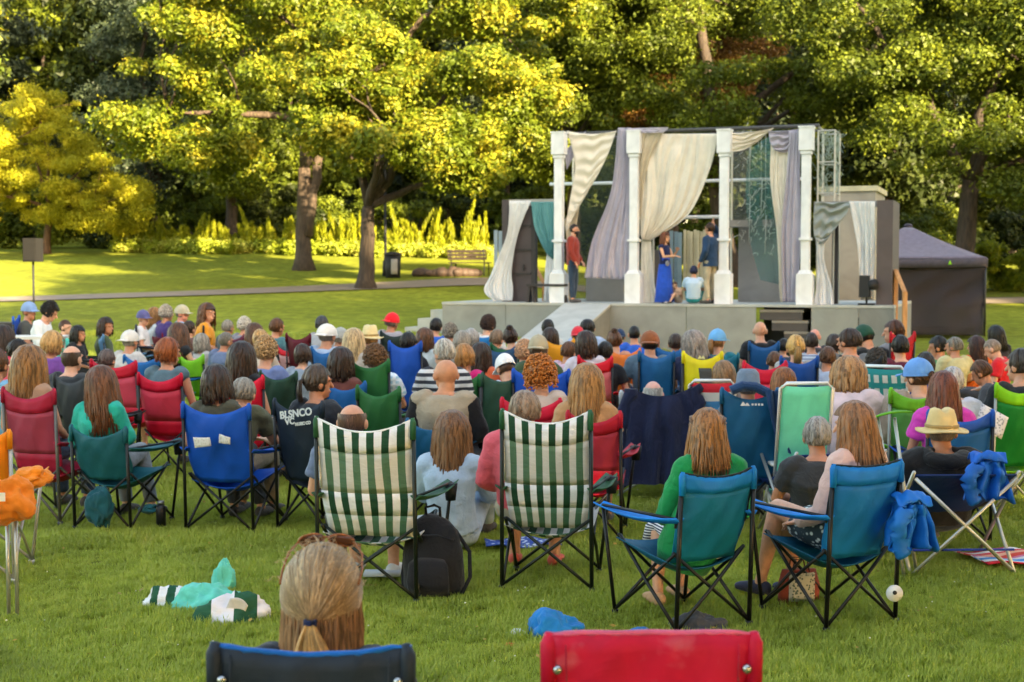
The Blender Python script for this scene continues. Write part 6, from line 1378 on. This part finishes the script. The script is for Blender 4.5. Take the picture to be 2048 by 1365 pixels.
# her hair strand by strand
H3 = Matrix.Translation(P3.hd) @ P3.hm().to_4x4() @ Matrix.Diagonal((1.07, 1.03, 1.0, 1)); rs = random.Random(12)
def strands(n, fn, w):
    mb = MB()
    for i in range(n):
        pts = fn(i); m_ = len(pts)-1
        cs = []
        for j, q in enumerate(pts):
            t = j/m_; ww = w*(.35+.65*math.sin(math.pi*min(1, .15+t*.8))); cs.append((q, ww, ww*.45))
        mb.loft(cs, side=V(1, 0, .01), n=4, uvc=(rs.random(), .5))
    return mb
hs0 = MB(); hair_shell(hs0, 1.085, -.07, .34, .33, .002, 4, 36, 24); hs0.build('hair_base', mat('hair', '#6a4e34', lo=.5, hi=1.3), w3).matrix_local = H3
tie = V(-.006, -.124, -.032)
def over(i):         # from the hairline over the crown to the tie, along the skull
    a = R(rs.uniform(-104, 104)); k = 1.0+rs.random()*.035; C_ = V(0, -.012, .012)
    s0 = V(math.sin(a), .50*math.cos(a*.8)+.06, math.cos(a)*.9+.05).normalized(); d1 = V(rs.uniform(-.05, .02), -.94, -.36+rs.uniform(-.04, .04)).normalized()
    om = s0.angle(d1); pts = []; wv = rs.uniform(-.004, .004)
    for j in range(12):
        t = j/11; d = (s0*math.sin((1-t)*om)+d1*math.sin(t*om))/math.sin(om)
        q = C_+V(d.x*.0885*k, d.y*.111*k, d.z*.117*k)
        if j == 11: q = tie+V(rs.uniform(-1, 1)*.007, 0, rs.uniform(-1, 1)*.007)
        pts.append(q+V(wv*math.sin(t*5), 0, 0)+V(rs.uniform(-1, 1), rs.uniform(-1, 1), rs.uniform(-1, 1))*.0009)
    return pts
o = strands(1300, over, .0030).build('hair', mat('hair', '#c4a47c', lo=.5, hi=1.7, nz=.45), w3); o.matrix_local = H3
def under(i):
    ph = R(-90+rs.uniform(-88, 88)); k = 1.08+rs.random()*.06; pts = []
    for j in range(9):
        t = j/8; z = -.0-.21*t; fl = 1+.12*t+.03*math.sin(t*4+i)
        pts.append(V(.078*k*math.cos(ph)*fl, .098*k*math.sin(ph)*fl*(.98)-.008, z)+V(rs.uniform(-1, 1), rs.uniform(-1, 1), 0)*.002)
    return pts
o = strands(420, under, .0046).build('lower_hair', mat('hair', '#8a6444', lo=.4, hi=1.7), w3); o.matrix_local = H3
def tail(i):
    x, y = rs.uniform(-1, 1), rs.uniform(-1, 1); e = rs.uniform(-.4, 1); pts = []
    for j in range(9):
        t = j/8; r_ = .009+.040*math.sin(math.pi*min(1, t*.62)); pts.append(tie+V(x*r_+.035*t*t+.012*t*e, -.012-.012*math.sin(3*t)+y*r_*.6, -.004-.175*t))
    return pts
o = strands(260, tail, .0042).build('ponytail', mat('hair', '#c89450', lo=.55, hi=1.5), w3); o.matrix_local = H3
mb = MB(); 
for q in range(3): mb.loft([(tie+V(math.cos(a)*.0125, math.sin(a)*.010-.006, -.004*q+.004), .0035, .0035) for a in [6.2832*i/16 for i in range(17)]], n=6)
mb.build('hair_tie', mat('cloth', '#1c2a54'), w3).matrix_local = H3
def fly(i):
    a = rs.uniform(-1.5, 1.5); d = V(math.sin(a)*.088, rs.uniform(-.08, .04), .02+.11*math.cos(a)); o2 = V(d.x, 0, d.z).normalized()
    return [d*1.02+o2*.0, d+o2*.016+V(.01*rs.uniform(-1, 1), 0, 0), d+o2*.018+V(.03*rs.uniform(-1, 1), -.02, -.01), d+V(.05*rs.uniform(-1, 1), -.03, 0)+o2*.008]
strands(46, fly, .0011).build('stray_hair', mat('hair', '#c8a070', lo=.8, hi=1.4), w3).matrix_local = H3
sg = MB()
for s_ in (-1, 1):
    sg.loft([(V(s_*.036+.030*math.cos(a), .046+.004*math.cos(a), .131+.014*math.sin(a)-.25*abs(s_*.036+.03*math.cos(a))**1.4*1.2), .0028, .0028) for a in [6.2832*i/20 for i in range(21)]], n=6)
    sg.path([V(s_*.066, .045, .124), V(s_*.088, .03, .098), V(s_*.094, -.01, .066), V(s_*.092, -.05, .040)], .0028, 6)
sg.path([V(-.01, .05, .135), V(.01, .05, .135)], .0028, 6)
sgo = sg.build('sunglasses', mat('plain', '#a05a28', rough=.25), w3); sgo.matrix_local = H3
ln = MB()
for s_ in (-1, 1): ln.sheet(lambda u, v: V(s_*.036+(u-.5)*.054, .046, .131+(v-.5)*.022-.25*abs(s_*.036+(u-.5)*.054)**1.4*1.2), 6, 3, .002)
ln.build('lens', mat('metal', '#5a3420', met=.1, rough=.15), sgo)
# nearest chairs
def near_chair(px0, px1, ptop, yb, f, label, color, trim, knob, dip, **kw):
    p0, p1 = atY(px0, ptop, yb), atY(px1, ptop, yb); w = (p1.x-p0.x); c0 = (p0+p1)/2
    root = chair(V(c0.x, yb+.335, 0), f, label, color, w=w-.02, bh=p0.z, trim=trim, dip=dip, frame='#8a8c8c', cat='folding chair', **kw)
    for s_ in (-1, 1):
        mb = MB(); mb.ell((s_*(w/2-.032), -.352, p0.z-.075), (.011, .008, .011), nu=10, nv=6); mb.build('rivet', mat('metal', '#b8bcc0', met=.9, rough=.25), root)
        mb = MB(); mb.path([V(s_*(w/2-.05), -.35, p0.z-.02), V(s_*(w/2-.052), -.357, p0.z-.10)], .002, 4); mb.build('seam', mat('cloth', color), root)
    return root
near_chair(426, 838, 1290, 3.05, R(-2), 'nearest navy chair with bright blue piping', '#26303e', '#1464b8', None, .02, sag=.02, armc='#26303e', seed=3)
rc = near_chair(1080, 1516, 1268, 3.10, R(1), 'nearest crimson chair with faded worn patches and no one visible in it', '#c0103a', '#e06080', None, -.004, sag=.02, armc='#c0103a', seed=5, worn=True)
# orange bag chair at the left edge
oc = chair(V(atY(-42, 900, 8.6).x, 8.6, 0), R(8), 'orange folding chair with grey sides at the left edge', '#e88414', w=.5, bh=.92, style='plain', frame='#a8a8a4', armc='#e88414', holder=False)
def crumple(name, p, size, color, label, cat, seed=0, res=56, parent=None, kind='cloth', rot=0, lift=0, **kw):
    """slack cloth heap: displaced closed dome resting on what carries it"""
    mb = MB(); mb.ell((0, 0, 0), (1, 1, 1), nu=res, nv=res//2+2)
    out = []
    for q in mb.v:
        d = Vector(q); n1 = noise.noise(d*1.3+V(seed, 0, 0)); w_ = V(noise.noise(d*2+V(5, seed, 0)), noise.noise(d*2+V(0, seed, 5)), noise.noise(d*2+V(seed, 5, 0)))*.35
        D1 = noise.voronoi(d*1.25+w_+V(seed*1.7, 0, 0))[0]; D2 = noise.voronoi(d*2.8+w_+V(0, seed*2.3, 0))[0]
        r_ = 1.08+.35*n1-.42*min(.8, D1[1]-D1[0])-.16*min(.8, D2[1]-D2[0]); v = V(d.x*size[0]*r_, d.y*size[1]*r_, d.z*size[2]*r_)
        if lift == 0: v.z = max(v.z, -.0)+.0
        out.append(tuple(v))
    mb.v = out
    o = mb.build(name, mat(kind, color, **kw), parent, loc=p, label=label, cat=cat); o.rotation_euler = (0, 0, R(rot)); return o
def tri(x): x = x % 1; return 4*abs(x-.5)-1
def hung(p, w, h, color, label, rz=0, seed=0):
    """jacket thrown over a chair arm: body, hood and one sleeve"""
    root = empty('jacket', p, R(rz), label=label, cat='jacket'); m = mat('nylon', color, tr=.1)
    def body(u, v):
        n = noise.noise(V(u*2.5+seed, v*2, seed)); n2 = noise.noise(V(u*6+seed, v*4, 2)); a = (u-.5)*2
        return V(a*w*.5*(.55+.55*v+.15*n), -.05-.055*tri(u*2.6+.5*n+seed)*(.25+v)-.03*n2, -h*(v**1.1)*(.82+.45*n+.05*tri(u*2.1+seed)))
    def back(u, v): q = body(1-u, v*.8); return V(q.x*.95, -q.y*.8+.01, q.z)
    mb = MB(); mb.sheet(body, 34, 24, .008); mb.sheet(back, 24, 16, .008); mb.build('jacket_body', m, root)
    mb = MB(); mb.sheet(lambda u, v: V((u-.5)*w*.75, -.075+.15*v+.02*noise.noise(V(u*5, v*4, seed)), .02+.045*math.sin(math.pi*v)+.03*noise.noise(V(u*4+seed, v*3, 0))-.05*abs(u-.5)), 20, 10, .008); mb.build('hood', m, root)
    mb = MB(); pts = [V(-w*.25, -.10, -.02), V(-w*.42, -.12, -h*.3), V(-w*.40, -.10, -h*.62), V(-w*.28, -.09, -h*.95)]
    mb.loft([(q+V(.01*math.sin(i*2.3), 0, 0), .042+.009*math.sin(i*2.9), .026) for i, q in enumerate(smooth_poly(pts, 12))], side=V(1, 0, 0), n=12); mb.build('sleeve', m, root)
    return root
pz_ = at_foot(20, 1130)
bagp = atY(28, 1003, 7.4); bg_ = crumple('carry_bag', V(bagp.x-.045, 7.5, bagp.z-.01), (.13, .11, .125), '#e07c1c', 'slack orange carry bag hanging on silver poles at the left edge', 'bag', 3, lift=1)
mb = MB(); z0 = -bg_.location.z
for x in (-.035, .01): mb.tube((x, .02, z0), (x, .02, -.06), .011, 8)
mb.build('pole', mat('metal', '#b4b4b0', met=.7), bg_)
mb = MB(); mb.box((-.02, -.118, .035), (.05, .006, .045)); mb.build('patch', mat('plain', '#e8e0d0'), bg_, smooth=False)
crumple('armrest_pouch', V(atY(62, 955, 8.0).x, 8.0, atY(62, 955, 8.0).z), (.10, .12, .06), '#e88414', 'orange pouch drooping from the arm of the orange chair', 'pouch', 5, lift=1)
# papers on the blue chair
g_, f_, k_ = G('bright blue chair with papers')
for i, (px, py, w_p, h_p, a) in enumerate([(404, 884, .125, .075, -8), (449, 879, .085, .065, 5)]):
    yb = g_.y-.335-.078; p = atY(px, py, yb); mb = MB(); mb.sheet(lambda u, v: V((u-.5)*w_p, .004*math.sin(u*8), (.5-v)*h_p-.015*u*(1-v)), 6, 4, .002)
    o = mb.build('paper_sheet', mat('floral', '#d8d6d0', c2='#c4c0b8', scale=60), label=['larger white paper pinned to the bright blue chair back', 'smaller white paper pinned to the bright blue chair back'][i], cat='paper', loc=p); o.rotation_euler = (R(4), R(a), f_)
# lettering on the navy chair
g_, f_, k_ = G('dark greying ponytail')
def lettering(body, size, px, py, yb, rz, tilt, nm, color, parent=None):
    cu = bpy.data.curves.new(nm, 'FONT'); cu.body = body; cu.size = size; cu.extrude = .0015; cu.offset = .0022; cu.align_x = 'CENTER'
    o = bpy.data.objects.new(nm, cu); col.objects.link(o); dg = bpy.context.evaluated_depsgraph_get(); me = bpy.data.meshes.new_from_object(o.evaluated_get(dg)); bpy.data.objects.remove(o)
    me.materials.clear(); me.materials.append(mat('plain', color)); o = link(nm, me); o.location = atY(px, py, yb); o.rotation_euler = (R(90-4), R(tilt), rz); return o
ncs = [o for o in bpy.data.objects if o.get('label', '').startswith('navy chair with white lettering')][0]
for body, size, px, py, nm in (('BLSNCO', .072, 592, 834, 'lettering'), ('VC', .06, 580, 849, 'lettering'), ('MUSIC CO', .028, 606, 850, 'lettering')):
    o = lettering(body, size, px, py, ncs.location.y-.425, ncs.rotation_euler.z, -9, nm, '#ccd0d0'); m_ = o.matrix_basis.copy(); o.parent = ncs; bpy.context.view_layer.update(); o.matrix_parent_inverse = ncs.matrix_world.inverted()
# navy jacket over the white framed chair
g_, f_, k_ = G('hung with a navy jacket'); yb = g_.y-.40
def jf(u, v):
    L = [(1262, 772), (1258, 830), (1250, 900), (1246, 970)]; Q = [(1392, 764), (1398, 830), (1402, 900), (1396, 965)]
    a, b_ = poly([atY(x, y, yb-.03*i) for i, (x, y) in enumerate(L)], v), poly([atY(x, y, yb-.03*i) for i, (x, y) in enumerate(Q)], v)
    p = a.lerp(b_, u); dip = .095*(1-(2*u-1)**2)**.8*(1-v)**3; w_ = noise.noise(V(u*4, v*2, 3))
    return p+V(0, -.03*math.sin(2*math.pi*(3.6*u+.5*w_))*(.3+v)-.03*w_-.05*math.sin(math.pi*u), -dip)
jk = empty('jacket', V(g_.x, yb, 0), 0, label='navy blue jacket draped over the back of the white framed chair', cat='jacket')
navy = mat('cloth', '#1c2444')
mb = MB(); mb.sheet(jf, 40, 24, .012); pb(mb, 'jacket_back', navy, jk)
for sgn, pts in ((-1, [(1262, 778), (1248, 830), (1238, 890), (1244, 935), (1250, 972)]), (1, [(1390, 772), (1397, 815), (1396, 860), (1392, 905)])):
    mb = MB(); pp_ = smooth_poly([atY(x, y, yb-.03) for x, y in pts], 14)
    mb.loft([(q+V(.012*math.sin(i*1.9), 0, 0), .052+.008*math.sin(i*2.3), .035) for i, q in enumerate(pp_)], side=V(1, 0, 0), n=14); pb(mb, 'sleeve', navy, jk)
# jacket on the petrol chair corner
g_, f_, k_ = G('bucket hat'); yb = g_.y-.42
jk2 = empty('jacket', V(g_.x, yb, 0), 0, label='dark blue rain jacket slung over the right corner of the petrol chair', cat='jacket')
def jf2(u, v):
    L = [(1530, 782), (1538, 830), (1552, 880), (1566, 905)]; Q = [(1560, 778), (1572, 820), (1584, 870), (1590, 903)]
    a, b_ = poly([atY(x, y, yb) for x, y in L], v), poly([atY(x, y, yb) for x, y in Q], v); p = a.lerp(b_, u); return p+V(0, -.03-.03*math.sin(9*u+4*v), .01*math.sin(8*u))
mb = MB(); mb.sheet(jf2, 16, 16, .012); pb(mb, 'jacket_body', mat('cloth', '#1a3a64'), jk2)
mb = MB(); mb.loft([(atY(x, y, yb+.02), .045, .035) for x, y in ((1462, 782), (1485, 772), (1510, 774), (1535, 786))], n=12); pb(mb, 'jacket_collar', mat('cloth', '#1a3a64'), jk2)
# heaps and bags
p = at_foot(400, 1208)
bl = crumple('blanket', at_foot(470, 1240), (.19, .13, .14), '#24543a', 'dark green blanket heap with broad white stripes on the grass', 'blanket', 11, rot=8, kind='xstripe', c2='#dcd8dc', n=4.2)
bl = crumple('towel', at_foot(412, 1216), (.19, .12, .13), '#6ad0bc', 'crumpled mint green towel on the heap at the lower left', 'towel', 4, rot=12)
bl = crumple('towel', at_foot(447, 1180)+V(0, .02, 0), (.07, .06, .175), '#6ad0bc', 'mint green towel bunch standing up behind the heap', 'towel', 14)
bl = crumple('blanket', at_foot(338, 1212), (.17, .09, .10), '#1f5038', 'end of the striped blanket lying left of the mint towel', 'blanket', 8, kind='xstripe', c2='#e0e0e0', n=11)
mb = MB(); mb.sheet(lambda u, v: V((u-.5)*.10, (v-.5)*.03-.03, .13-.09*v+.02*math.sin(3*u)), 8, 6, .006); o = mb.build('white_flap', mat('cloth', '#d8d4d0'), label='white cloth strip lying across the green blanket', cat='cloth'); o.location = at_foot(468, 1236)+V(0, -.10, 0); o.rotation_euler = (0, R(25), 0)
# backpack
bp = at_foot(868, 1190); bk = empty('backpack', bp, R(-12), label='black backpack standing on the grass between the striped chairs', cat='backpack')
bkm = mat('cloth', '#14161c')
mb = MB(); mb.loft([(V(0, 0, .0), .15, .10), (V(0, 0, .06), .18, .13), (V(-.01, .01, .24), .175, .125), (V(-.015, .02, .36), .15, .10), (V(-.02, .03, .43), .10, .065), (V(-.02, .03, .455), .04, .03)], side=V(1, 0, 0), n=20)
mb.v = [tuple(Vector(q)*(1+.03*noise.noise(Vector(q)*12))) for q in mb.v]; mb.build('bag_body', bkm, bk)
mb = MB(); mb.loft([(V(.0, -.115, .03), .12, .035), (V(.0, -.135, .10), .125, .04), (V(.0, -.125, .20), .115, .032), (V(.0, -.105, .225), .09, .02)], side=V(1, 0, 0), n=16); mb.build('front_pocket', bkm, bk)
mb = MB(); mb.path([V(-.05, .02, .44), V(-.05, .01, .50), V(.0, .01, .515), V(.03, .02, .50), V(.03, .03, .44)], .009, 8); mb.build('handle', bkm, bk)
for s_ in (-1, 1): mb = MB(); mb.path([V(s_*.10, .10, .36), V(s_*.19, .08, .24), V(s_*.20, .05, .10), V(s_*.17, -.02, .02)], .012, 8); mb.build('strap', bkm, bk)
mb = MB(); mb.path([V(-.14, -.06, .32), V(-.06, -.11, .36), V(.05, -.11, .365), V(.13, -.05, .33)], .004, 6); mb.build('zip', mat('metal', '#3a3e48', met=.4), bk)
# blue cloth behind the crimson chair, grey cushion, scraps
crumple('stuff_sack', at_foot(1112, 1268), (.155, .12, .115), '#1a78c0', 'bright blue stuff sack lying behind the crimson chair', 'bag', 21)
crumple('stuff_sack', at_foot(1272, 1272), (.09, .08, .035), '#1a78c0', 'flat blue sack at the foot of the woman in the green cardigan', 'bag', 22)
crumple('cushion', at_foot(1392, 1262), (.15, .12, .095), '#3c3e44', 'dark grey round cushion under the turquoise blue chair', 'cushion', 1)
crumple('paper_scrap', at_foot(1031, 1270), (.05, .03, .03), '#d8dce0', 'crumpled white paper scrap on the grass', 'litter', 31)
crumple('paper_scrap', at_foot(1020, 1290), (.035, .02, .012), '#d86c44', 'small orange scrap on the grass below the white one', 'litter', 32)
# light blue jacket over the arm of the sky blue chair and the one by the straw hat man
p = atY(1815, 1003, 7.35); hung(V(p.x, 7.3, p.z), .24, .27, '#1464b8', 'bright blue rain jacket bunched over the arm of the sky blue chair', 6, 1)
p = atY(1975, 922, 8.6); hung(V(p.x, 8.6, p.z), .28, .26, '#1458b0', 'bright blue jacket hanging from the chair right of the straw hat', -10, 4)
# disc charm, tote bag, towels
p = atY(1789, 1187, 7.2); mb = MB(); mb.tube((0, -.004, 0), (0, .004, 0), .043, 28); o = mb.build('disc', mat('paint', '#d8dce0'), label='white round disc hanging below the sky blue chair', cat='disc'); o.location = p
mb = MB(); mb.tube((0, -.008, .004), (0, .0, .004), .011, 14); mb.build('disc_hub', blk, o)
mb = MB(); mb.tube((0, 0, .043), (.01, .02, .22), .0025, 5); mb.build('cord', blk, o)
p = at_foot(1597, 1206); tb_ = empty('tote_bag', p, R(10), label='red brown tote bag with floral front under the front chairs', cat='bag')
mb = MB(); mb.loft([(V(0, 0, 0), .12, .06), (V(0, 0, .10), .125, .06), (V(0, 0, .19), .10, .035)], side=V(1, 0, 0), n=16); mb.build('bag_body', mat('cloth', '#8a3c2c'), tb_)
mb = MB(); mb.sheet(lambda u, v: V((u-.5)*.15, -.066+.02*(2*u-1)**2, .18-.16*v), 6, 5, .004); mb.build('front_panel', mat('floral', '#b8b4a4', c2='#4c5c54', scale=60), tb_)
for s_ in (-1, 1): mb = MB(); mb.path([V(-.05, s_*.03, .18), V(-.035, s_*.03, .25), V(.035, s_*.03, .25), V(.05, s_*.03, .18)], .005, 6); mb.build('handle', mat('cloth', '#5c2c20'), tb_)
def towel(name, px, py, w, d, m, label, rz=0):
    p = at_foot(px, py); mb = MB(); mb.sheet(lambda u, v: V((u-.5)*w, (v-.5)*d, .045+.012*math.sin(9*u+3*v)+.01*noise.noise(V(u*5, v*5, 1))), 20, 10, .008); o = mb.build(name, m, label=label, cat='towel'); o.location = p; o.rotation_euler = (0, 0, R(rz)); return o
towel('beach_towel', 2030, 1126, .62, .42, mat('rainbow', '#d02040', c2='#ffffff'), 'red white and blue towel spread on the grass at the right edge', 12)
towel('picnic_blanket', 1045, 1098, .50, .26, mat('floral', '#2c4c9c', c2='#c8d4e8', scale=26), 'blue and white patterned blanket corner right of the woman on the grass', 4)
mb = MB(); mb.box((0, 0, .02), (.22, .12, .02)); mb.build('tray', mat('plain', '#c4c8c8'), None, loc=at_foot(765, 1160)+V(0, 0, .02), label='flat white tray on the grass left of the backpack', cat='tray')
# teal sack hanging under the teal chair, camera on next chair arm
g_, f_, _ = G('turquoise sweater'); p = atY(203, 1012, g_.y-.30); crumple('stuff_sack', V(p.x, g_.y-.34, p.z), (.095, .07, .15), '#14505c', 'dark teal sack hanging under the small teal chair', 'bag', 51, lift=1)
p = atY(300, 1018, g_.y-.1); crumple('pouch', V(p.x, g_.y-.1, p.z), (.07, .06, .035), '#1c5c68', 'teal arm pouch right of the small teal chair', 'pouch', 52, lift=1)
p = atY(322, 1030, g_.y-.2); ca = empty('water_bottle', V(p.x, p.y, p.z), R(20), label='dark insulated bottle hanging right of the small teal chair', cat='bottle')
mb = MB(); mb.loft([(V(0, 0, -.09), .035, .035), (V(0, 0, .05), .035, .035), (V(0, 0, .075), .022, .022)], n=16); mb.build('bottle_body', mat('metal', '#26282c', met=.5), ca)
mb = MB(); mb.loft([(V(0, 0, .077), .024, .024), (V(0, 0, .10), .024, .024)], n=14); mb.build('lid', mat('metal', '#8a8e92', met=.8), ca)
# programme in the hands of the man at the right edge
p = atY(1985, 842, 10.0); mb = MB(); mb.sheet(lambda u, v: V((u-.5)*.22, (v-.5)*.03+.02*u, (.5-v)*.17), 5, 5, .003); o = mb.build('programme', mat('floral', '#dcdce0', c2='#9098a4', scale=50), label='printed programme held up at the right edge', cat='paper'); o.location = p; o.rotation_euler = (R(-30), R(25), 0)
# lime leaf shaped chair arm seen between the right chairs
p = atY(1782, 832, 8.6); mb = MB(); mb.sheet(lambda u, v: V((u-.5)*.26, (v-.5)*.11*math.sin(math.pi*min(1, u*.9+.08)), .05*(u-.5)+.02*math.sin(3*u)), 12, 6, .01)
la = empty('lime_chair', V(p.x, p.y, 0), R(-20), label='lime green chair arm and silver leg right of the pale pink cardigan', cat='chair arm'); o = mb.build('armrest', mat('nylon', '#5c9c14'), la); o.location = (0, 0, p.z)
mb = MB(); mb.tube((.02, .0, p.z-.01), (.16, .05, 0), .011, 8); mb.tube((-.08, .0, p.z-.01), (.10, -.1, 0), .011, 8); mb.build('leg', mat('metal', '#b4b8b4', met=.6), la)
# small marks and pockets on chairs, hood of the straw hat man
def find(lb): return [o for o in bpy.data.objects if o.get('label', '').startswith(lb)][0]
def stick(o, par):
    bpy.context.view_layer.update(); o.parent = par; o.matrix_parent_inverse = par.matrix_world.inverted()
pc = find('dark petrol chair'); yb = pc.location.y-.44; mb = MB()
for x0, h in ((-.05, .028), (-.022, .020)): mb.hexa([V(x0, -.002, 0), V(x0+.04, -.002, 0), V(x0+.04, .002, 0), V(x0, .002, 0), V(x0+.018, -.002, h), V(x0+.022, -.002, h), V(x0+.022, .002, h), V(x0+.018, .002, h)])
for k_ in range(4): mb.box((.035+.022*k_, 0, .009), (.014, .004, .014))
o = mb.build('logo', mat('plain', '#d0d8dc'), smooth=False); o.location = atY(1495, 812, yb); o.rotation_euler = (0, 0, pc.rotation_euler.z); stick(o, pc)
yc = find('yellow chair with grey'); yb = yc.location.y-.42; mb = MB(); mb.sheet(lambda u, v: V((u-.5)*.12+.02*v, 0, .07-.16*v), 5, 5, .008)
o = mb.build('pocket', mat('nylon', '#4c4c48')); o.location = atY(1410, 752, yb); o.rotation_euler = (0, 0, yc.rotation_euler.z); stick(o, yc)
mb = MB(); [mb.hexa([V(x0, -.002, 0), V(x0+.04, -.002, 0), V(x0+.04, .002, 0), V(x0, .002, 0), V(x0+.018, -.002, .03), V(x0+.022, -.002, .03), V(x0+.022, .002, .03), V(x0+.018, .002, .03)]) for x0 in (-.04, -.01)]
o = mb.build('logo', mat('plain', '#e8e4a0'), smooth=False); o.location = atY(1404, 718, yb); stick(o, yc)
sh_ = find('man in yellow straw hat'); P_ = POSES['low']; mb = MB()
mb.loft([(P_.nek+V(.105*math.cos(a), -.045+.085*math.sin(a), -.005-.045*max(0, -math.sin(a))), .036+.018*max(0, -math.sin(a)), .040+.03*max(0, -math.sin(a))) for a in [6.2832*i/20 for i in range(21)]], side=V(0, 0, 1), n=10)
mb.v = [tuple(Vector(q)+Vector((1, 1, 1))*.012*noise.noise(Vector(q)*22)) for q in mb.v]; mb.build('hood', mat('cloth', '#1c1c1e'), sh_)
print('leaf tris', BUD[0])
